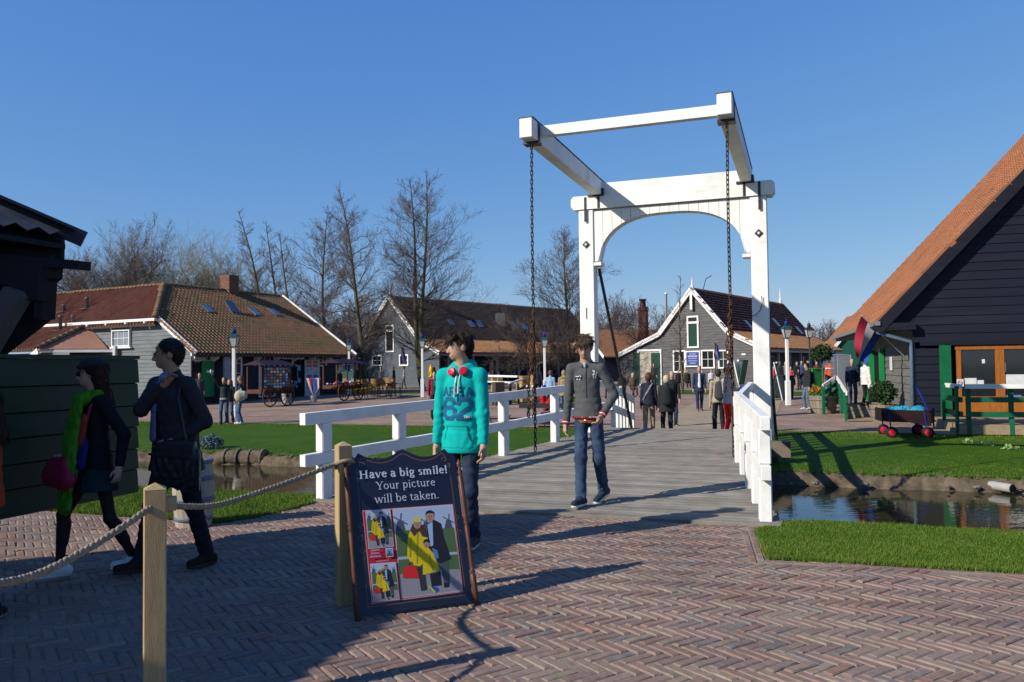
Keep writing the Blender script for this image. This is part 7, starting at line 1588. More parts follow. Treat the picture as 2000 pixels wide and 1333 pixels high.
P_('blonde woman in black jacket with dark backpack and red hair clip', 1301, 20.6, 8, BR, H=1.62, top=(.022, .024, .026), hair=(.5, .4, .25), hstyle='bob', bottom=(.02, .022, .03), fem=True, bw=1.15, tk=1.1, hem=.42, feet=((.09, -.1, 0), (-.1, .1, 0)), extra=pack((.016, .018, .02)))
P_('bald man in dark coat half hidden behind the blonde woman', 1312, 24, 185, BR, H=1.66, top=(.02, .02, .024), hstyle='bald', bottom=(.04, .07, .13), hem=.42, bw=1.1)
P_('man in open blue coat and white shirt walking towards the bridge', 1365, 30.5, 184, BR, H=1.72, top=(.025, .035, .075), hair=(.12, .11, .10), bottom=(.02, .028, .06), bw=1.15, hem=.43, shoe=(.16, .05, .025), feet=((.1, .2, 0), (-.08, -.15, 0)), extra=lambda F, J: (F.rc('x', cloth((.55, .58, .66)), J['N'] + Vector((0, .075, -.05)), J['P'] + Vector((0, .10, .02)), .05, .06, .01), None)[1])
P_('man in beige shirt with grey backpack walking away beside the rail', 1402, 21, 5, BR, H=1.73, top=(.33, .29, .21), hair=(.03, .025, .02), bottom=(.014, .015, .022), feet=((.1, -.08, 0), (-.09, .12, 0)), extra=pack((.05, .052, .058)))
P_('man in grey hoodie, red trousers and patterned cap holding a shiny bag', 1421, 19.8, 70, BR, H=1.84, top=(.36, .36, .37), hair=(.05, .04, .03), bottom=(.55, .035, .03), hat=(.3, .3, .3), shoe=(.55, .55, .55), wristR=(.16, .35, 1.15), wristL=(-.14, .32, 1.2), poleR=(.4, -.6, -1), poleL=(-.4, -.6, -1), extra=lambda F, J: (F.rc('x', cloth((.62, .64, .66)), Vector((.05, .42, 1.25)), Vector((.1, .5, .95)), .13, .17, .02, (.8, 1, 1)), F.rc('x', cloth((.6, .05, .16)), Vector((-.05, .36, 1.15)), Vector((0, .4, .95)), .12, .12, .02, (.7, 1, 1)), None)[2])
# seated on the long bench before the weathered barn
SE = dict(hipz=.45, feet=((.1, .45, 0), (-.1, .45, 0)), sit=(0, .6, 1))
BN = 'people resting before the weathered barn'
P_('woman in denim jacket sitting on the wall left of the portal stay', 1190, 40, 200, BN, H=1.65, top=(.06, .10, .2), hair=(.08, .03, .02), hstyle='long', bottom=(.03, .05, .1), fem=True, **SE)
P_('woman with blonde hair in black sitting, white bag at her side', 1214, 41, 190, BN, H=1.65, top=(.02, .02, .02), hair=(.35, .25, .12), hstyle='long', bottom=(.5, .5, .48), fem=True, **SE)
P_('woman in brown coat sitting right of the blonde one', 1236, 41, 175, BN, H=1.65, top=(.10, .075, .05), hair=(.3, .2, .1), hstyle='long', bottom=(.06, .05, .05), fem=True, **SE)
P_('person in dark clothes standing in the barn doorway', 1277, 57, 200, BN, H=1.7, top=(.03, .03, .03), bottom=(.02, .02, .02))
for k, (px, d, c, lb) in enumerate(((1325, 54, (.02, .02, .022), 'person in black sitting under the left barn window'), (1342, 54, (.03, .028, .026), 'person in dark brown sitting beside the young tree'), (1371, 54, (.55, .55, .55), 'waiter in white shirt sitting under the blue sign'), (1389, 54, (.58, .58, .58), 'waiter in white shirt sitting under the right barn window'))):
    P_(lb, px, d, 180, BN, H=1.72, top=c, bottom=(.015, .015, .018), hair=(.03, .02, .015), **SE)
# left: selfie group and shoppers
SG = 'visitors before the souvenir house'
P_('girl in black top and jeans holding a phone up for a selfie', 438, 27.4, 170, SG, H=1.62, top=(.03, .032, .036), inner=None, hair=(.05, .03, .02), hstyle='bob', bottom=(.045, .09, .17), fem=True, wristR=(.34, .30, 1.72), poleR=(.5, -.4, -1), extra=lambda F, J: (F.rc('x', cloth((.6, .6, .62)), Vector((.37, .36, 1.78)), Vector((.37, .36, 1.86)), .03, .03, .005), F.cc('x', cloth((.3, .3, .31)), J['P'] + Vector((0, 0, -.03)), J['P'] + Vector((0, 0, .05)), .142, .135, .01, (1.1, .85, 1)), None)[2])
P_('girl with auburn hair leaning into the selfie between the two others', 449, 27.9, 180, SG, H=1.52, top=(.03, .03, .035), hair=(.22, .08, .03), hstyle='long', bottom=(.05, .09, .17), fem=True)
P_('girl with long brown hair and cream shoulder bag posing for the selfie', 470, 27.2, 255, SG, H=1.66, top=(.018, .022, .045), hair=(.13, .07, .035), hstyle='long', bottom=(.05, .10, .19), shoe=(.6, .6, .58), fem=True, extra=bag((.55, .48, .36), -.22, -.04, .12, .17))
P_('person standing by the green shop door', 390, 37, 165, SG, H=1.68, top=(.04, .05, .05), hair=(.25, .16, .08), bottom=(.02, .02, .025))
P_('man in red and black jacket walking behind the white rail', 848, 28.6, 170, SG, H=1.72, top=(.22, .02, .04), hair=(.05, .035, .025), bottom=(.016, .017, .022), bw=1.05, feet=((.1, .15, 0), (-.09, -.12, 0)), extra=lambda F, J: (F.rc('x', cloth((.03, .03, .035)), J['N'] + Vector((0, .06, -.08)), J['P'] + Vector((0, .08, .05)), .09, .11, .01), F.rc('x', cloth((.2, .17, .22)), J['N'] + Vector((0, .12, -.06)), J['P'] + Vector((0, .14, .1)), .035, .04, .01), None)[2])
FAR = 'people in front of the blue grey barn'
for px, d, fc, lb, tc, bc in ((744, 58, 190, 'person in dark jacket and pale shirt before the barn windows', (.05, .06, .09), (.02, .02, .03)), (769, 60, 100, 'person in black bending beside the barn wall', (.018, .018, .02), (.018, .018, .02)), (789, 61, 260, 'person in white with turquoise bag under the barn flag', (.5, .5, .48), (.1, .1, .11)), (716, 57, 100, 'person in black by the barn door', (.015, .015, .018), (.015, .015, .018))): P_(lb, px, d, fc, FAR, H=1.72, top=tc, bottom=bc, hair=(.06, .04, .03), feet=((.1, .15, 0), (-.09, -.15, 0)))
for px, d, lb, tc in ((866, 50, 'person in white stripes among the flowers at the barn corner', (.4, .38, .36)), (874, 44, 'person in black sitting at the barn corner', (.02, .02, .022)), (884, 47, 'person in brown sitting beside the teal hoodie shoulder', (.12, .07, .045)), (944, 62, 'person in grey at the cafe table, leftmost', (.25, .26, .28)), (956, 62, 'person in pale blue at the cafe table', (.35, .4, .5)), (962, 63, 'person in navy at the cafe table', (.05, .06, .12)), (974, 62, 'person in white at the cafe table, rightmost', (.5, .48, .46))): P_(lb, px, d, 185, 'people at the cafe side of the barn', H=1.68, top=tc, hair=(.12, .07, .04), bottom=(.03, .03, .04), **SE)
MD = 'visitors by the landing stage'
P_('woman in denim jacket with bright blue bag, seen from behind', 1075, 31, 20, MD, H=1.64, top=(.25, .38, .52), hair=(.12, .06, .035), hstyle='bob', bottom=(.015, .015, .02), fem=True, extra=bag((.015, .04, .5), -.24, -.08, .05, .17))
P_('person in khaki hooded coat, seen from behind', 1101, 30, 10, MD, H=1.66, top=(.27, .22, .11), hair=(.3, .23, .12), hstyle='bob', bottom=(.08, .12, .2), hem=.42, tk=1.15, hood=True)
P_('man in dark clothes standing behind the hanging chain', 1050, 37, 20, MD, H=1.74, top=(.015, .018, .025), hair=(.03, .02, .015), bottom=(.012, .014, .02))
P_('person in red jacket crouching behind the iron rack', 1060, 25.5, 110, MD, H=1.6, top=(.42, .015, .02), hair=(.05, .03, .02), bottom=(.08, .13, .22), hipz=.32, feet=((.1, .25, 0), (-.1, .1, 0)), lean=(0, .28), sit=(0, .6, 1), head=(0, R(-35), 0), wristR=(.1, .5, .3), wristL=(-.1, .5, .3))
# right
RG = 'visitors on the square to the right'
P_('man in black jacket with backpack and grey jeans holding his chin', 1576, 30, 262, RG, H=1.77, top=(.022, .023, .027), hair=(.02, .016, .014), bottom=(.10, .13, .18), shoe=(.5, .5, .52), wristR=(.1, .28, 1.42), poleR=(.4, -.3, -1), extra=pack((.02, .02, .024)))
P_('man in navy jacket standing at the ramp of the shed', 1664, 29.5, 190, RG, z=-.0, H=1.72, top=(.025, .04, .085), hair=(.16, .13, .11), hstyle='bald', bottom=(.06, .09, .14), bw=1.1)
P_('woman in white jacket with white carrier bag at the shed door', 1690, 28.6, 70, RG, z=-.0, H=1.70, top=(.62, .62, .60), hair=(.28, .12, .05), hstyle='bob', bottom=(.015, .015, .018), fem=True, bw=1.1, hem=.46, extra=bag((.55, .6, .56), .18, .12, -.18, .16))
P_('man in orange and red jacket by the wire fence', 1621, 41, 5, RG, H=1.75, top=(.6, .09, .03), hair=(.06, .04, .03), bottom=(.07, .10, .17), extra=lambda F, J: F.rc('x', cloth((.6, .6, .6)), J['shR'] + Vector((0, -.03, -.12)), J['shL'] + Vector((0, -.03, -.12)), .085, .085, .003, (1, 1, .35)))
for px, d, fc, lb, tc, bc, h in ((1511, 47, 170, 'child in pink jacket at the left end of the group by the lamp', (.5, .05, .12), (.05, .05, .07), 1.45), (1523, 47, 200, 'woman in black coat with tan bag in the group by the lamp', (.02, .02, .024), (.02, .02, .025), 1.72), (1544, 48, 180, 'child in coral jacket just right of the white lamp post', (.6, .1, .1), (.4, .4, .42), 1.4), (1556, 47, 160, 'person with dark jacket and bare legs in the group', (.025, .025, .03), (.3, .2, .15), 1.7), (1566, 49, 200, 'person in blue jacket at the back of the group', (.03, .06, .14), (.03, .04, .07), 1.75), (1578, 48, 170, 'person in dark green at the black lamp post', (.05, .06, .05), (.02, .02, .025), 1.75), (1534, 50, 190, 'person in grey standing behind the white lamp post', (.2, .2, .22), (.03, .03, .04), 1.72), (1595, 52, 180, 'person in maroon in the shade of the gallery', (.16, .03, .04), (.02, .02, .03), 1.7)):
    P_(lb, px, d, fc, RG, H=h, top=tc, bottom=bc, hair=(.08, .05, .03))
# ================================================================== STREET FURNITURE AND PROPS
BLUEP2 = mat('lamp_blue', (.01, .03, .22), .35); LGREEN = mat('lamp_green', (.015, .07, .06), .4); LGLASS = mat('lamp_glass', (.45, .46, .45), .15, spec=.8); GREYP = mat('grey_base', (.16, .19, .24), .6)
def street_lamp(px, d, H, label, black=False):
    o = gl(px, d); r_ = empty('street_lamp', o, 0, label, 'street lamp', 'street lamps'); pm_ = BLACKIRON if black else WHITE2; S = H / 3.5
    mb = MB()
    if black: mb.lathe([(.11, 0), (.11, .5), (.07, .6), (.05, .7), (.04, H * .78)], 10)
    else: mb.bevbox(-.06, .06, -.06, .06, 1.0 * S, H * .78, .012); 
    mb.build('lamp_post', pm_, r_)
    if not black: mb = MB(); mb.bevbox(-.095, .095, -.095, .095, 0, 1.0 * S, .015); mb.build('post_base', WHITE2, r_)
    z = H * .78; mb = MB(); mb.add([(-.09, -.09, z), (.09, -.09, z), (.09, .09, z), (-.09, .09, z), (-.17, -.17, z + .36 * S), (.17, -.17, z + .36 * S), (.17, .17, z + .36 * S), (-.17, .17, z + .36 * S)], [(0, 1, 2, 3)[::-1], (0, 1, 5, 4), (1, 2, 6, 5), (2, 3, 7, 6), (3, 0, 4, 7)]); lt = mb.build('lantern_glass', LGLASS, r_)
    mb = MB()
    for a, b in ((-1, -1), (1, -1), (1, 1), (-1, 1)): mb.bar((a * .09, b * .09, z), (a * .17, b * .17, z + .36 * S), .022, .022)
    mb.box(-.1, .1, -.1, .1, z - .03, z); mb.build('lantern_frame', BLACKIRON if black else LGREEN, lt)
    z2 = z + .36 * S; mb = MB(); n4 = lambda r0, r1, za, zb: mb.add([(-r0, -r0, za), (r0, -r0, za), (r0, r0, za), (-r0, r0, za), (-r1, -r1, zb), (r1, -r1, zb), (r1, r1, zb), (-r1, r1, zb)], [(0, 1, 2, 3)[::-1], (4, 5, 6, 7), (0, 1, 5, 4), (1, 2, 6, 5), (2, 3, 7, 6), (3, 0, 4, 7)])
    n4(.21, .09, z2, z2 + .12 * S); mb.build('lantern_roof', BLACKIRON if black else LGREEN, r_)
    mb = MB(); mb.lathe([(.07, z2 + .121 * S), (.10, z2 + .17 * S), (.075, z2 + .24 * S), (.085, z2 + .27 * S), (.04, z2 + .31 * S), (.015, z2 + .33 * S), (.012, z2 + .42 * S), (.001, z2 + .43 * S)], 10); mb.build('lantern_crown', BLACKIRON if black else BLUEP2, r_, True)
street_lamp(457, 31, 3.55, 'white lamp post with blue crown behind the selfie girls'); street_lamp(682, 49, 3.5, 'lamp at the end of the souvenir house roof'); street_lamp(825, 44, 3.55, 'white lamp post with grey base before the twin trunked alder'); street_lamp(1064, 40, 3.4, 'white lamp post with blue crown behind the denim jacket'); street_lamp(1538, 32.5, 3.55, 'white lamp post with blue crown right of the portal'); street_lamp(1582, 40, 3.7, 'black iron lamp post with clear lantern', True)
# ---- souvenir carts
CARTW = mat('cart_wood', (.09, .035, .02), .5, .3, 5); AWN = mat('cart_awning', (.035, .010, .016), .7, .3, 3, col2=(.02, .012, .03))
def wheel(par, c, r, ang, name='wheel', m=None, spokes=10):
    m = m or CARTW; M = Matrix.Translation(c) @ Matrix.Rotation(ang, 4, 'Z'); mb = MB(); mb.tube([M @ Vector((r * math.cos(t), 0, r * math.sin(t))) for t in frange(0, 2 * math.pi, 25)], .035, 6, False); w = mb.build(name, m, par, True)
    for k in range(spokes): t = 2 * math.pi * k / spokes; mb = MB(); mb.tube([M @ Vector((.05 * math.cos(t), 0, .05 * math.sin(t))), M @ Vector((r * math.cos(t), 0, r * math.sin(t)))], .018, 5); mb.build('spoke', m, w)
    mb = MB(); mb.tube([M @ Vector((0, -.07, 0)), M @ Vector((0, .07, 0))], .06, 8); mb.build('hub', m, w)
def cart(px, d, label, goods):
    o = gl(px, d); r_ = empty('souvenir_cart', o, ph * -1 + math.pi / 2 - math.pi / 2 + R(62 - 0), label, 'cart', 'souvenir carts'); r_.rotation_euler = (0, 0, math.atan2(hu.y, hu.x))
    L, D = 2.0, 1.0
    mb = MB(); mb.bevbox(-L / 2, L / 2, -D / 2, D / 2, .62, .82, .02); mb.build('cart_bed', CARTW, r_)
    for i in range(10): x = -L / 2 + .1 + i * (L - .2) / 9; mb = MB(); mb.bar((x, -D / 2 - .03, .6), (x, -D / 2 - .03, .86), .05, .05, (0, 1, 0)); mb.build('rail_slat', CARTW, r_)
    for x in (-L / 2 + .05, L / 2 - .05):
        for y in (-D / 2 + .05, D / 2 - .05): mb = MB(); mb.bar((x, y, .82), (x, y, 2.05), .06, .06, (1, 0, 0)); mb.build('cart_post', CARTW, r_)
    mb = MB(); mb.add([(-L / 2 - .1, -D / 2 - .3, 1.98), (L / 2 + .1, -D / 2 - .3, 1.98), (L / 2 + .1, D / 2 + .2, 1.98), (-L / 2 - .1, D / 2 + .2, 1.98), (-L / 2 + .1, 0, 2.2), (L / 2 - .1, 0, 2.2)], [(0, 1, 5, 4), (2, 3, 4, 5), (1, 2, 5), (3, 0, 4), (3, 2, 1, 0)]); mb.build('awning', AWN, r_)
    for i in range(12): x = -L / 2 - .1 + i * (L + .2) / 12; mb = MB(); mb.box(x, x + (L + .2) / 12 - .01, -D / 2 - .31, -D / 2 - .3, 1.9, 1.98); mb.build('valance', [AWN, mat('valance_blue', (.08, .12, .3))][i % 2], r_)
    for x in (-.55, .6): wheel(r_, Vector((x, -D / 2 - .1, .48)), .46, 0)
    if goods == 'cards':
        mb = MB(); mb.box(-L / 2 + .1, L / 2 - .25, -D / 2 - .02, -D / 2 + .03, .85, 1.9); bd_ = mb.build('card_rack', mat('rack_dark', (.05, .04, .045)), r_)
        for i in range(8):
            for j in range(7): x = -L / 2 + .14 + i * .2; z = .89 + j * .142; mb = MB(); mb.box(x, x + .15, -D / 2 - .032, -D / 2 - .021, z, z + .105); mb.build('postcard', random.choice(cards + [PAPER, PAPER]), bd_)
    else:
        for i in range(26): c = Vector((random.uniform(-.9, .9), random.uniform(-.45, .3), .86 + random.uniform(0, .12))); mb = MB(); s = random.uniform(.06, .12); mb.lathe([(.3 * s, -s * .6), (s, -.2 * s), (s, .3 * s), (.4 * s, .7 * s)], 7, Matrix.Translation(c)); mb.build('souvenir', random.choice(cards + [mat('souv_red', (.4, .04, .03)), mat('souv_orange', (.5, .2, .02))]), r_, True)
        for i in range(16): x = -.9 + .12 * i; h = random.uniform(.25, .5); mb = MB(); mb.bevbox(x - .05, x + .05, -.42, -.38, 1.9 - h, 1.9, .01); mb.build('hanging_souvenir', random.choice(cards + [mat('rack_dark', (.05, .04, .045))] * 3), r_)
    return r_
cart(526, 38.5, 'wooden souvenir cart with wheels and postcard racks', 'cards'); cart(668, 42.5, 'wooden souvenir cart heaped with small goods before the giant clog', 'goods')
# bucket of flags by the shop door
o = gl(612, 41); bk = empty('flag_bucket', o, 0, 'bundle of little red white and blue flags by the shop door', 'flags')
mb = MB(); mb.lathe([(.16, 0), (.2, .35), (.18, .35), (.15, .05)], 12); mb.build('bucket', mat('zinc', (.3, .31, .33), .4), bk)
for k in range(9): a = k * .7; mb = MB(); p = Vector((math.cos(a) * .3, math.sin(a) * .12, .75)); mb.prism([Vector((0, 0, .3)), p + Vector((.08, 0, 0)), p + Vector((.08, 0, .5)), p + Vector((-.08, 0, .5))], (0, -.01, 0), (0, .01, 0)); mb.build('paper_flag', [FR_, FB_, FW_][k % 3], bk)
o = gl(560, 40.5); tb = empty('flower_tub', o, 0, 'zinc tub of red flowers beside the postcard cart', 'planter'); mb = MB(); mb.lathe([(.2, 0), (.26, .5), (.23, .5), (.18, .05)], 14); mb.build('tub', mat('zinc', (.3, .31, .33)), tb)
def leafball(par, c, rx, rz, n, m, s, name='foliage', flat_=.5, seed=1):
    rg = np.random.default_rng(seed); d = rg.normal(size=(n, 3)); d /= np.linalg.norm(d, axis=1, keepdims=True); rr = rg.uniform(.45, 1.0, (n, 1)) ** .5; P = d * rr * np.array([rx, rx, rz]) * (1 + .18 * np.sin(d[:, :1] * 7 + d[:, 1:2] * 5)); u = rg.normal(size=(n, 3)); u /= np.linalg.norm(u, axis=1, keepdims=True); v = np.cross(u, rg.normal(size=(n, 3))); v /= np.linalg.norm(v, axis=1, keepdims=True) + 1e-9; sz = s * rg.uniform(.6, 1.3, (n, 1))
    V = np.stack([P - u * sz, P + v * sz * flat_, P + u * sz, P - v * sz * flat_], 1).reshape(-1, 3) + np.array(c); me = np_mesh(name, V, np.arange(4 * n).reshape(-1, 4), m); return link(name, me, par)
LEAFD = mat('dark_leaf', (.022, .05, .015), .6, .5, 6); LEAFG = mat('green_leaf', (.05, .12, .02), .6, .4, 6); HEATH = mat('grey_heather', (.10, .15, .18), .8, .4, 8); FLR = mat('red_petal', (.5, .03, .06), .6)
leafball(tb, (0, 0, .75), .3, .3, 260, LEAFG, .06, seed=2); leafball(tb, (0, 0, .85), .3, .25, 120, FLR, .045, 'blossom', seed=3)
# ---- giant yellow clog by the cart and the clog on the barn corner
YCL = mat('clog_yellow', (.62, .36, .01), .4, .1, 3); ORG = mat('clog_orange', (.6, .16, .02), .5)
def clog(name, loc, s, rot, label):
    F = Fig(); F.rc('c', YCL, (0, -.35, .22), (0, .25, .2), .26, .24, .1, (.85, 1, .85)); F.rc('c', YCL, (0, .25, .2), (0, .62, .34), .22, .07, .12, (1, 1, .9)); F.rc('c', YCL, (0, -.45, .3), (0, -.35, .38), .2, .18, .1); F.el('c', YCL, (0, -.3, .52), (.17, .32, .2), .02, cut=True)
    me = F.mesh('c', .03, name); o = link(name, me); o.location = loc; o.scale = (s, s, s); o.rotation_euler = rot; tag(o, label, 'clog', 'yellow clogs'); return o
p = gl(700, 50); clog('giant_clog', (p.x, p.y, p.z), 1.5, (0, 0, R(-70)), 'giant yellow wooden shoe standing behind the souvenir cart')
p = f2.M @ Vector((f2.px(846, 712)[0], -.15, f2.px(846, 720)[1] - .3)); clog('wall_clog', p, .85, (R(80), 0, R(-20)), 'big yellow clog hanging on the corner of the blue grey barn')
# ---- cafe chairs and tables
RAT = mat('rattan', (.25, .15, .055), .7, .2, 20, .3, 60); CHF = mat('chair_frame', (.04, .03, .025), .5)
def make_chair():
    r_ = empty('cafe_chair', (0, 0, 0)); mb = MB(); mb.bevbox(-.23, .23, -.22, .22, .43, .47, .01); mb.build('seat', RAT, r_)
    mb = MB(); n = 7; V = []
    for i in range(n): t = R(-60 + 120 * i / (n - 1)); V += [(.27 * math.sin(t), .27 * math.cos(t) - .05, .5), (.29 * math.sin(t), .30 * math.cos(t) - .05, .9)]
    mb.add(V, [(2 * i, 2 * i + 2, 2 * i + 3, 2 * i + 1) for i in range(n - 1)]); mb.build('backrest', RAT, r_)
    for x in (-.2, .2):
        for y in (-.2, .2): mb = MB(); mb.tube([(x, y, .44), (x * 1.15, y * 1.2, 0)], .016, 6); mb.build('leg', CHF, r_)
        mb = MB(); mb.tube([(x * 1.2, -.2, .44), (x * 1.2, -.2, .66), (x * 1.2, .1, .68)], .014, 6); mb.build('armrest', CHF, r_)
    return r_
chp = make_chair()
for k, (px, d, rz, lb) in enumerate(((733, 45.5, 200, 'rattan chair with tall back facing the viewer, left of the pair'), (763, 46, 185, 'rattan chair, middle of the row by the lamp'), (773, 44.5, 90, 'rattan chair seen side on, nearest the white lamp post'), (706, 44, 120, 'dark cafe chair right of the goods cart'), (716, 45, 60, 'cafe chair partly behind the alder trunk'), (749, 47.5, 10, 'rattan chair turned away behind the table'))):
    c = chp if k == 0 else copy_tree(chp); c.location = gl(px, d); c.rotation_euler = (0, 0, R(rz)); tag(c, lb, 'chair', 'cafe chairs'); c.scale = (1.15,) * 3
def table(px, d, lb):
    r_ = empty('cafe_table', gl(px, d), .3, lb, 'table', 'cafe tables'); mb = MB(); mb.bevbox(-.4, .4, -.4, .4, .74, .78, .01); mb.build('table_top', CHF, r_)
    for x in (-.33, .33):
        for y in (-.33, .33): mb = MB(); mb.bar((x, y, 0), (x, y, .74), .05, .05, (1, 0, 0)); mb.build('leg', CHF, r_)
table(750, 45.3, 'small dark cafe table between the rattan chairs'); table(721, 46.5, 'small dark cafe table behind the alder trunk')
strip_pts = [gl(725, 46), gl(823, 45), gl(823, 52), gl(740, 52)]
poly_sheet('lawn_patch', [p + Vector((0, 0, .012)) for p in strip_pts], LAWN); poly_sheet('lawn_patch_middle', [gl(900, 38) + Vector((0, 0, .012)), gl(1120, 37) + Vector((0, 0, .012)), gl(1125, 42) + Vector((0, 0, .012)), gl(890, 44) + Vector((0, 0, .012))], LAWN)
poly_sheet('lawn_patch_right', [gl(1498, 40) + Vector((0, 0, .012)), gl(1600, 38) + Vector((0, 0, .012)), gl(1605, 43) + Vector((0, 0, .012)), gl(1500, 46) + Vector((0, 0, .012))], LAWN)
poly_sheet('lawn_patch_barn', [gl(1310, 43) + Vector((0, 0, .012)), gl(1400, 42) + Vector((0, 0, .012)), gl(1400, 49) + Vector((0, 0, .012)), gl(1310, 50) + Vector((0, 0, .012))], LAWN)
# ---- tricolour flags on the barns
def hang_flag(base, tip, lb, w, h):
    b, t = Vector(base), Vector(tip)
    flag('tricolour_flag', lb, b, t, lambda k, i: t + (b - t) * (.05 + .0 * k) + (b - t).normalized() * k * w * .55 + Vector((.06 * math.sin(i * 6 + k * 4) + (k - .5) * w * .5, .05 * math.sin(i * 5 + k * 3), -h * i)))
hang_flag(at(789, 708, 67), at(787, 676, 64.5), 'limp tricolour flag on the gable of the blue grey barn', .7, 1.3)
hang_flag(at(1003, 700, 70), at(1016, 680, 67), 'tricolour flag on a slanting pole under the brown lean-to roof', .7, .8); hang_flag(at(1404, 700, 56), at(1399, 668, 54.5), 'tricolour flag on the wall of the weathered barn', .6, 1.1); hang_flag(at(1640, 700, 62), at(1624, 680, 60), 'small tricolour flag at the far end of the gallery', .9, 1.3)
# ---- landing stage with white topped rail in the middle distance
ls = empty('landing_stage', gl(960, 38), 0, 'timber landing stage with white topped rails and stout posts', 'landing stage'); bpy.context.view_layer.update(); TL_ = ls.matrix_world.inverted()
def lput(mb, nm, m): mb.v = [tuple(TL_ @ Vector(p)) for p in mb.v]; mb.build(nm, m, ls)
DKB = mat('dark_beam', (.06, .05, .045)); OT = mat('ochre_timber', (.33, .20, .08), .7, .2, 5)
for px, d, h, w, m in ((965, 40, 1.15, .3, OT), (975, 40, 1.1, .3, OT), (1010, 39, 1.05, .12, OT), (1024, 38, 1.25, .42, OT), (1044, 39, 1.3, .34, OT), (973, 36, 1.05, .45, DKB), (996, 36.5, .95, .12, DKB), (1012, 36.8, .9, .1, DKB)):
    p = gl(px, d); mb = MB(); mb.bevbox(-w / 2, w / 2, -w / 2, w / 2, 0, h, .02, Matrix.Translation(p) @ Matrix.Rotation(R(20), 4, 'Z')); lput(mb, 'mooring_post', m)
def lbar(a, b, w, h, m, nm): mb = MB(); mb.bar(a, b, w, h); lput(mb, nm, m)
lbar(gl(938, 41) + Vector((0, 0, 1.22)), gl(1012, 39.5) + Vector((0, 0, 1.18)), .2, .09, WHITE2, 'white_rail'); lbar(gl(945, 40) + Vector((0, 0, .95)), gl(1046, 39) + Vector((0, 0, .85)), .1, .08, WHITE2, 'white_rail'); lbar(gl(994, 36.5) + Vector((0, 0, .95)), gl(1026, 38) + Vector((0, 0, 1.12)), .08, .08, WHITE2, 'white_rail')
lbar(gl(890, 38) + Vector((0, 0, .55)), gl(1005, 37) + Vector((0, 0, .4)), .3, .16, mat('brown_beam', (.11, .06, .045)), 'beam'); lbar(gl(900, 36) + Vector((0, 0, .25)), gl(975, 36) + Vector((0, 0, .25)), .2, .2, mat('brown_beam', (.11, .06, .045)), 'beam'); lbar(gl(996, 36.6) + Vector((0, 0, .45)), gl(1024, 37.6) + Vector((0, 0, .75)), .07, .1, DKB, 'beam'); lbar(gl(1015, 38) + Vector((0, 0, .8)), gl(1060, 37.5) + Vector((0, 0, .7)), .1, .08, WHITE2, 'white_rail')
# ---- long low iron rack and bench behind the left rail
ib = empty('iron_bench', gl(1070, 25), 0, 'long black iron bench seen between the rails of the bridge', 'bench'); bpy.context.view_layer.update(); TB = ib.matrix_world.inverted()
def iput(mb, nm, root=None): mb.v = [tuple(TB @ Vector(p)) for p in mb.v]; mb.build(nm, BLACKIRON, ib)
mb = MB(); mb.bar(gl(1015, 25) + Vector((0, 0, .62)), gl(1150, 24.5) + Vector((0, 0, .62)), .35, .14); iput(mb, 'bench_top')
for px in (1030, 1083, 1140): mb = MB(); mb.bar(gl(px, 24.8), gl(px, 24.8) + Vector((0, 0, .56)), .04, .04, (1, 0, 0)); iput(mb, 'leg')
ir = empty('iron_rack', gl(1020, 24), 0, 'low iron rack with hooks and an upright spike on the paving', 'rack'); bpy.context.view_layer.update(); TB = ir.matrix_world.inverted(); ib = ir
for z, a, b in ((.30, 950, 1075), (.14, 950, 1075), (.03, 1050, 1120)): mb = MB(); mb.bar(gl(a, 24) + Vector((0, 0, z)), gl(b, 23.8) + Vector((0, 0, z)), .05, .05); iput(mb, 'rack_bar')
p = gl(987, 23.8); mb = MB(); mb.tube([p, p + Vector((0, 0, .75))], .022, 6); mb.tube([p + Vector((-.14, 0, .15)), p + Vector((-.05, 0, .35)), p + Vector((.06, 0, .3)), p + Vector((.14, 0, .42))], .02, 6); mb.tube([p + Vector((.12, 0, .08)), p + Vector((.02, 0, .4)), p + Vector((-.12, 0, .38))], .02, 6); iput(mb, 'spike')
for px in (1062, 1076, 1084): p = gl(px, 23.7); mb = MB(); mb.tube([p, p + Vector((0, 0, .18)), p + Vector((.06, 0, .22)), p + Vector((.08, 0, .14))], .018, 6); iput(mb, 'hook')
# duck
DK = mat('duck_brown', (.16, .10, .055), .8, .5, 14); p = gl(966, 23.5); F = Fig(); F.rc('b', DK, (0, -.13, .14), (0, .1, .17), .075, .09, .05, (1, 1, .9)); F.rc('b', DK, (0, -.16, .16), (0, -.27, .2), .05, .015, .04); F.rc('b', DK, (0, .13, .2), (0, .16, .33), .05, .035, .03); F.el('b', DK, (0, .175, .36), (.038, .05, .04), .02); F.rc('b', mat('duck_bill', (.4, .28, .05)), (0, .2, .352), (0, .265, .343), .018, .014, .006, (1, 1, .6)); F.rc('b', mat('duck_bill', (.4, .28, .05)), (.03, 0, .08), (.03, .02, .0), .012, .012, .01); F.rc('b', mat('duck_bill', (.4, .28, .05)), (-.03, 0, .08), (-.03, .02, .0), .012, .012, .01)
dk = link('duck', F.mesh('b', .012, 'duck')); dk.location = p; dk.rotation_euler = (0, 0, R(95)); tag(dk, 'brown duck standing on the paving behind the white rail', 'duck')
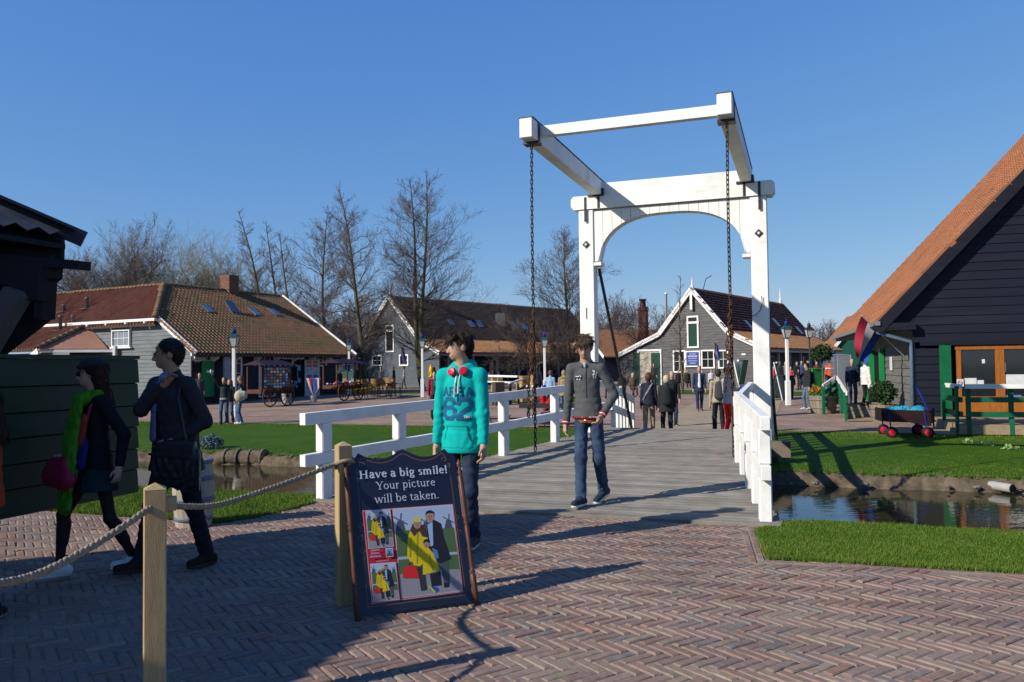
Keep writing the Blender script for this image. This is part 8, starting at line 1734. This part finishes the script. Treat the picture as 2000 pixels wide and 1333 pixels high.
# ---- barrel planter on the near lawn
bp_ = gz(378, 1026, 0); brl = empty('barrel', (bp_.x, bp_.y, 0), 0, 'pale wooden barrel with grey hoops behind the suited man', 'barrel'); STV = mat('barrel_stave', (.36, .33, .27), .7, .2, 4, .2, 30, rnd=.08); n = 18
prof_b = [(.17, 0), (.19, .18), (.2, .36), (.19, .52), (.175, .66)]
for k in range(n):
    a0, a1 = 2 * math.pi * k / n + .006, 2 * math.pi * (k + 1) / n - .006; mb = MB(); V = [(r0 * math.cos(a), r0 * math.sin(a), z) for r0, z in prof_b for a in (a0, a1)] + [((r0 - .02) * math.cos(a), (r0 - .02) * math.sin(a), z) for r0, z in prof_b for a in (a0, a1)]
    mb.add(V, [(2 * i, 2 * i + 1, 2 * i + 3, 2 * i + 2) for i in range(4)] + [(8, 9, 19, 18)] + [(10 + 2 * i, 12 + 2 * i, 13 + 2 * i, 11 + 2 * i) for i in range(4)]); mb.build('stave', STV, brl)
for z, r0 in ((.06, .18), (.25, .2), (.46, .198), (.62, .184)): mb = MB(); mb.lathe([(r0, z), (r0 + .006, z + .002), (r0 + .006, z + .04), (r0, z + .042)], 28); mb.build('hoop', mat('hoop_grey', (.13, .15, .19), .5), brl, True)
mb = MB(); mb.lathe([(.15, .6), (.15, .61)], 18); mb.build('soil', SOIL, brl)
# ---- right side: round tubs with clipped shrubs, bins, boards
def tub(px, d, r, label, crown, stem, flowers=False, z=None):
    o = gl(px, d); t = empty('planter_tub', o, 0, label, 'planter', 'planter tubs'); n = 20; h = r * 1.25
    for k in range(n):
        a0, a1 = 2 * math.pi * k / n + .01, 2 * math.pi * (k + 1) / n - .01; mb = MB(); V = [(q * r * math.cos(a), q * r * math.sin(a), zz) for q, zz in ((.82, 0), (1.0, h), (.93, h), (.76, .02)) for a in (a0, a1)]; mb.add(V, [(0, 1, 3, 2), (2, 3, 5, 4), (4, 5, 7, 6)]); mb.build('stave', mat('tub_wood', (.23, .19, .13), .8, .25, 5, rnd=.1), t)
    for zz in (.25, .72): mb = MB(); q = r * (.82 + .18 * zz) + .006; mb.lathe([(q, zz * h), (q + .008, zz * h + .002), (q + .015, zz * h + .05), (q, zz * h + .052)], 24); mb.build('hoop', mat('hoop_grey', (.13, .15, .19)), t, True)
    mb = MB(); mb.lathe([(r * .9, h * .85), (r * .9, h * .87)], 18); mb.build('soil', SOIL, t)
    if stem: mb = MB(); mb.tube([(0, 0, h * .8), (.02, 0, h + stem)], .03, 7); mb.build('trunk', BARK, t)
    leafball(t, (0, 0, h + stem + crown * .7), crown, crown * .85, int(1500 * crown / .4), LEAFD, .05, 'crown', seed=int(px))
    if flowers: leafball(t, (0, 0, h + .05), r * .95, .12, 300, LEAFG, .05, 'leaves', seed=5); leafball(t, (-r * .5, 0, h + .22), r * .35, .13, 60, mat('orange_petal', (.6, .22, .02)), .05, 'blossom', seed=6); leafball(t, (r * .5, -.1, h + .3), r * .15, .16, 30, mat('pale_petal', (.5, .55, .62)), .05, 'blossom', seed=7)
tub(1606, 28.5, .50, 'wooden tub with clipped ball tree and spring flowers', .36, 1.25, True); tub(1724, 24.8, .42, 'wooden tub with round dark shrub at the corner of the shed', .38, .12)
def bin_(px, d, label, m, h=1.05):
    b = empty('rubbish_bin', gl(px, d), .3, label, 'bin', 'rubbish bins'); mb = MB(); mb.add([(-.25, -.3, 0), (.25, -.3, 0), (.25, .3, 0), (-.25, .3, 0), (-.3, -.36, h), (.3, -.36, h), (.3, .36, h), (-.3, .36, h)], [(3, 2, 1, 0), (0, 1, 5, 4), (1, 2, 6, 5), (2, 3, 7, 6), (3, 0, 4, 7), (4, 5, 6, 7)]); mb.build('bin_body', m, b); mb = MB(); mb.bevbox(-.33, .33, -.4, .38, h + .002, h + .08, .02); mb.build('lid', m, b)
    for x in (-.27, .27): mb = MB(); mb.tube([(x - .04, .3, .1), (x + .04, .3, .1)], .1, 10); mb.build('wheel', BLACKIRON, b)
bin_(1591, 40.5, 'tall green wheelie bin behind the man in black', mat('bin_green', (.03, .22, .04), .5), 1.25); bin_(1531, 37, 'dark rubbish bin left of the white lamp post', mat('bin_dark', (.02, .024, .03), .5), 1.0)
def aboard(px, d, h, label, rz):
    b = empty('folding_board', gl(px, d), rz, label, 'board', 'folding boards'); BK_ = mat('board_back', (.02, .09, .05), .5)
    for s in (-1, 1):
        M = Matrix.Rotation(R(11) * s, 4, 'X'); mb = MB(); mb.bevbox(-.35, .35, -.02, .02, .0, h, .008, Matrix.Translation((0, .22 * s, 0)) @ M); mb.build('board_leaf', WHITE2 if s < 0 else BK_, b)
    mb = MB(); mb.bar((-.36, 0, h * .97), (.36, 0, h * .97), .06, .06); mb.build('top_rail', WHITE2, b)
aboard(1517, 36, 1.75, 'tall white and green folding board right of the portal post', R(70)); aboard(1447, 27, 2.0, 'white framed board behind the shiny bag beside the portal post', R(60))
# ---- wire fence panels
GAL = mat('galvanised', (.36, .38, .40), .4, metal=.6)
for k, (pa, da, pb, db) in enumerate(((1609, 44, 1636, 38), (1636, 38, 1662, 32.5))):
    a, b = gl(pa, da), gl(pb, db); f_ = empty('fence_panel', a, 0, ['far galvanised wire fence panel behind the orange jacket', 'near galvanised wire fence panel beside the navy jacket'][k], 'fence', 'wire fence panels'); d_ = b - a; h = 2.0
    fr_ = MB(); fr_.tube([(0, 0, .05), (0, 0, h), Vector(d_) + Vector((0, 0, h)), Vector(d_) + Vector((0, 0, .05))], .025, 6); fr_.build('frame', GAL, f_)
    for i in range(1, 28): p = Vector(d_) * (i / 28); mb = MB(); mb.tube([p + Vector((0, 0, .08)), p + Vector((0, 0, h))], .009, 4); mb.build('wire', GAL, f_)
    for z in (.3, 1.0, 1.7): mb = MB(); mb.tube([Vector((0, 0, z)), Vector(d_) + Vector((0, 0, z))], .01, 4); mb.build('wire', GAL, f_)
# ---- ramp with green and white rails
RMP = mat('ramp_plank', (.28, .22, .15), .8, .2, 4); ra, rb = gl(1665, 25.2), gl(1690, 31)
rp = empty('ramp', ra, 0, 'timber ramp with green and white railing up to the shed side door', 'ramp'); bpy.context.view_layer.update(); TR = rp.matrix_world.inverted()
def rput(mb, nm, m): mb.v = [tuple(TR @ Vector(p)) for p in mb.v]; mb.build(nm, m, rp)
q0, q1, q2, q3 = gl(1652, 24.8), gl(1712, 24.8), gl(1722, 30.5), gl(1640, 30.5)
for i in range(14):
    t0, t1 = i / 14, (i + .94) / 14; mb = MB(); z0, z1 = .02 + .24 * t0, .02 + .24 * t1; mb.prism([q0.lerp(q3, t0) + Vector((0, 0, z0)), q1.lerp(q2, t0) + Vector((0, 0, z0)), q1.lerp(q2, t1) + Vector((0, 0, z1)), q0.lerp(q3, t1) + Vector((0, 0, z1))], (0, 0, 0), (0, 0, .04)); rput(mb, 'ramp_plank', RMP)
GRP_ = mat('rail_green', (.010, .12, .06), .45)
def rrail(a, b, za, zb, zs, topw=True):
    for k, (z, m) in enumerate(zs): mb = MB(); mb.bar(a + Vector((0, 0, za + z)), b + Vector((0, 0, zb + z)), .05, .13); rput(mb, 'ramp_rail', m)
    for t in (.03, .5, .97): p = a.lerp(b, t); zt = za + (zb - za) * t; mb = MB(); mb.bar(p + Vector((0, 0, zt)), p + Vector((0, 0, zt + 1.0)), .09, .09, (1, 0, 0)); rput(mb, 'ramp_post', GRP_)
A0, A1, A2 = gl(1652, 24.9), gl(1633, 29.0), gl(1606, 27.8)
rrail(A0, A1, -.1, .28, [(.98, WHITE2), (.74, GRP_), (.5, GRP_), (.26, GRP_)]); rrail(A2, A1, .0, .28, [(.98, WHITE2), (.74, GRP_), (.5, GRP_), (.28, GRP_)])
# ---- deck before the doors of the shed
dk_ = empty('shed_deck', SO + Vector((0, 0, GZ)), 0, 'timber deck with green railing and white top rail before the shed doors', 'deck'); bpy.context.view_layer.update()
fd_ = Frame(SO + sv_ * 0, math.atan2(sv_.y, sv_.x), dk_); BEAM = mat('deck_beam', (.30, .23, .15), .8, .25, 4, .2, 30, stretch=(.6, 6, 6)); dz = .0
xL = fd_.px(1850, 800)[0] - .35
for i in range(20): d0 = .12 + i * .15; fd_.box('deck_board', xL, 7.5, dz - .05, dz, d0, d0 + .142, RMP)
fd_.box('edge_beam', xL - .05, 2.9, dz - .24, dz - .004, 3.13, 3.22, BEAM); fd_.box('edge_beam', 2.92, 7.5, dz - .24, dz - .004, 3.13, 3.22, BEAM); fd_.box('end_beam', xL - .1, xL - .02, dz - .24, dz - .004, .2, 3.12, BEAM)
fd_.box('step', xL - .55, xL - .12, dz - .30, dz - .22, 1.4, 3.2, BEAM); fd_.box('step_riser', xL - .5, xL - .42, GZ - .25, dz - .3, 1.5, 3.1, BEAM)
for x in (xL + .3, xL + 1.6, xL + 3.2): fd_.box('support', x, x + .14, GZ - .3, dz - .24, 2.9, 3.05, BEAM)
xr0 = xL + .1
for z, h, w, m in ((1.0, .11, .12, WHITE2), (.68, .13, .05, GRP_), (.32, .13, .05, GRP_)): fd_.box('deck_rail', xr0, 7.5, z - h, z, 3.23, 3.23 + w, m)
for z, h, m in ((1.0, .11, WHITE2), (.68, .13, GRP_), (.32, .13, GRP_)): fd_.box('side_rail', xL - .02, xL + .05, z - h - .005, z - .005, 1.6, 3.2, m)
for x in (xr0 + .02, xr0 + .95, xr0 + 2.9): fd_.box('deck_post', x, x + .1, -.24, .885, 3.222, 3.229, GRP_); fd_.box('deck_post', x, x + .1, .0, .885, 3.14, 3.221, GRP_)
fd_.box('deck_post', xL - .1, xL - .03, -.2, .95, 1.6, 1.7, GRP_); fd_.box('deck_post', xL - .1, xL - .03, -.2, .95, 3.05, 3.15, GRP_)
for k, (px, py) in enumerate(((1925, 875), (1975, 882), (1890, 872))):
    p = gz(px, py, -.36); pl = empty('plant', p, 0, ['pale leafed plant growing under the middle of the deck edge', 'pale leafed plant under the deck at the picture edge', 'small weed at the corner of the deck'][k], 'plant', 'plants under the deck'); leafball(pl, (0, 0, .08), .22 - .05 * k, .09, 50, mat('pale_leaf', (.22, .32, .13), .6, .3), .05, 'leaves', seed=20 + k)
# paving in front of the shed
poly_sheet('shed_paving', [gz(1497, 838, -.262), gz(1560, 838, -.262), gz(1640, 852, -.28), gz(1700, 863, -.30), gz(1760, 868, -.31), gz(1835, 868, -.32), gz(1900, 872, -.33), gz(2300, 872, -.33), gz(2300, 800, -.25), gz(1497, 800, -.25)], FARPAV)
# ---- handcart with blue bags
wg = empty('handcart', gz(1790, 856, -.29), 0, 'dark red handcart loaded with blue plastic bags beside the shed deck', 'handcart'); wp = wg.location.copy(); bpy.context.view_layer.update()
fw2 = Frame(wp + Vector((0, 0, 0)), R(-12), wg); DKR = mat('cart_panel', (.035, .014, .014), .4, .3, 3)
x0, x1 = fw2.px(1725, 830)[0], fw2.px(1832, 830)[0]; fw2.box('tray_floor', x0 + .03, x1 - .03, .40, .43, -.7, 0, DKR)
fw2.poly('tray_side', [(x0 + .05, .40), (x1 - .1, .36), (x1 - .08, .66), (x0 - .02, .70)], .0, .03, DKR); fw2.poly('tray_side', [(x0 + .05, .40), (x1 - .1, .36), (x1 - .08, .66), (x0 - .02, .70)], -.74, -.71, DKR); fw2.box('tray_end', x0 - .03, x0 + .0, .4, .72, -.7, 0, DKR); fw2.box('tray_end', x1 - .1, x1 - .07, .38, .72, -.7, 0, DKR)
for x in (x0 + .18, x1 - .25):
    for dd in (.06, -.78):
        mb = MB(); mb.lathe([(.03, -.04), (.11, -.045), (.14, -.03), (.14, .03), (.11, .045), (.03, .04)], 18, Matrix.Translation((x, -dd, .14)) @ Matrix.Rotation(R(90), 4, 'X')); w_ = fw2.put(mb, 'wheel', mat('rubber', (.018, .018, .018), .8), None, True)
        mb = MB(); mb.lathe([(.02, .046), (.085, .046), (.08, .055), (.02, .07)], 14, Matrix.Translation((x, -dd, .14)) @ Matrix.Rotation(R(90), 4, 'X')); fw2.put(mb, 'rim', mat('rim_red', (.5, .02, .03), .4), w_)
    fw2.box('axle', x - .02, x + .02, .13, .17, -.75, .03, mat('axle_blue', (.01, .03, .25), .4))
    for dd in (.035, -.745): mb = MB(); mb.bar(Vector((x, -dd, .16)), Vector((x - .06, -dd, .62)), .04, .025); fw2.put(mb, 'bracket', mat('axle_blue', (.01, .03, .25)))
mb = MB(); mb.tube([Vector((x1 + .0, .3, .2)), Vector((x1 - .02, .32, .45)), Vector((x1 - .38, .36, 1.28))], .022, 7); fw2.put(mb, 'pull_handle', mat('axle_blue', (.01, .03, .25)))
for k, (fx, r_) in enumerate(((.36, .25), (.72, .25))):
    F = Fig(); F.rc('b', cloth((.02, .28, .42)), (-.16, 0, 0), (.16, .03, .05), .17, .14, .05, (1.15, 1.1, .8), .02, 40); o = link('plastic_bag', F.mesh('b', .02, 'plastic_bag')); x = x0 + (x1 - x0) * fx; o.matrix_world = Matrix.Translation(fw2.M @ Vector((x, .34, .60))) @ Matrix.Rotation(k * .9, 4, 'Z'); tag(o, ['crumpled blue plastic bag in the handcart, left of two', 'crumpled blue plastic bag in the handcart next to its pull handle'][k], 'bag', 'blue bags in the handcart')
# ---- along the canal: log roll, outlet pipe, heather, stones
def bank_log(pxa, pxb, z, r, label, ends, sub):
    a, b = gz(pxa[0], pxa[1], z), gz(pxb[0], pxb[1], z); o = empty('bank_log', a, 0, label, 'log', 'logs along the water'); mb = MB(); n = 14; mb.tube([(b - a) * (i / n) + Vector((random.gauss(0, .012), random.gauss(0, .012), random.gauss(0, .012))) for i in range(n + 1)], [r * (1 + random.gauss(0, .05)) for _ in range(n + 1)], 12); mb.build('log_body', SOIL, o, True)
    for t in sub: mb = MB(); p = (b - a) * t; d_ = (b - a).normalized(); q = [p + (Vector((-d_.y, d_.x, 0)) * math.cos(s) + Vector((0, 0, 1)) * math.sin(s)) * (r + .02) for s in frange(0, 6.283, 14)]; mb.tube(q, .03, 5); mb.build('binding', mat('old_beam', (.16, .13, .10)), o)
bank_log((425, 895), (520, 896), -.52, .19, 'thick muddy fascine roll along the far waterline on the left', 0, (.2, .45, .7, .95)); bank_log((535, 902), (660, 906), -.58, .13, 'thin dark brushwood roll along the far waterline', 0, (.3, .7))
a = gz(1935, 948, -.55); b = gz(1978, 955, -.55); dp_ = empty('outlet_pipe', a, 0, 'grey concrete outlet pipe lying at the far waterline', 'pipe'); mb = MB(); mb.tube([Vector((0, 0, 0)), b - a], .075, 14, False); mb.build('pipe_wall', mat('concrete', (.33, .33, .32), .8), dp_, True); mb = MB(); d_ = (b - a).normalized(); mb.tube([b - a, (b - a) + d_ * .012], .06, 14); mb.build('pipe_mouth', mat('shop_dark', (.008, .007, .008)), dp_)
st_ = mat('bank_stone', (.16, .145, .12), .85, .3, 6)
for k, (px, py) in enumerate(((1543, 945), (1590, 944), (1683, 947), (1850, 950), (1905, 952), (1950, 951), (1990, 955))):
    F = Fig(); s_ = .035 + .018 * (k % 3); F.rc('s', st_, (0, 0, 0), (s_, s_ * .3, 0), s_ * .8, s_, .02, (1, 1, .7), .006, 40); o = link('bank_stone', F.mesh('s', .02, 'bank_stone')); o.location = gz(px, py, -.56); tag(o, ['stone at the water near the portal, first from the bridge', 'stone at the waterline, second from the bridge', 'pale stone at the waterline right of the portal shadow', 'stone at the waterline below the deck steps', 'stone at the waterline left of the outlet pipe', 'stone right under the outlet pipe', 'stone at the waterline by the picture edge'][k], 'stone', 'stones along the far waterline')
p = gz(412, 878, -.42); hb = empty('heather_bush', p, 0, 'grey blue heather bush on the far bank behind the shoulder bag', 'bush'); leafball(hb, (0, 0, .15), .26, .22, 900, HEATH, .035, seed=9)
# fallen leaf on the deck, bits on the paving
p = gz(1405, 885, .16); mb = MB(); s_ = .08; mb.add([(-s_, 0, .004), (0, -s_ * .45, .012), (s_, 0, .006), (.2 * s_, s_ * .5, .02)], [(0, 1, 2, 3)]); o = mb.build('fallen_leaf', mat('leaf_orange', (.35, .16, .07))); o.location = p; tag(o, 'fallen orange leaf on the bridge deck by the rail', 'leaf')
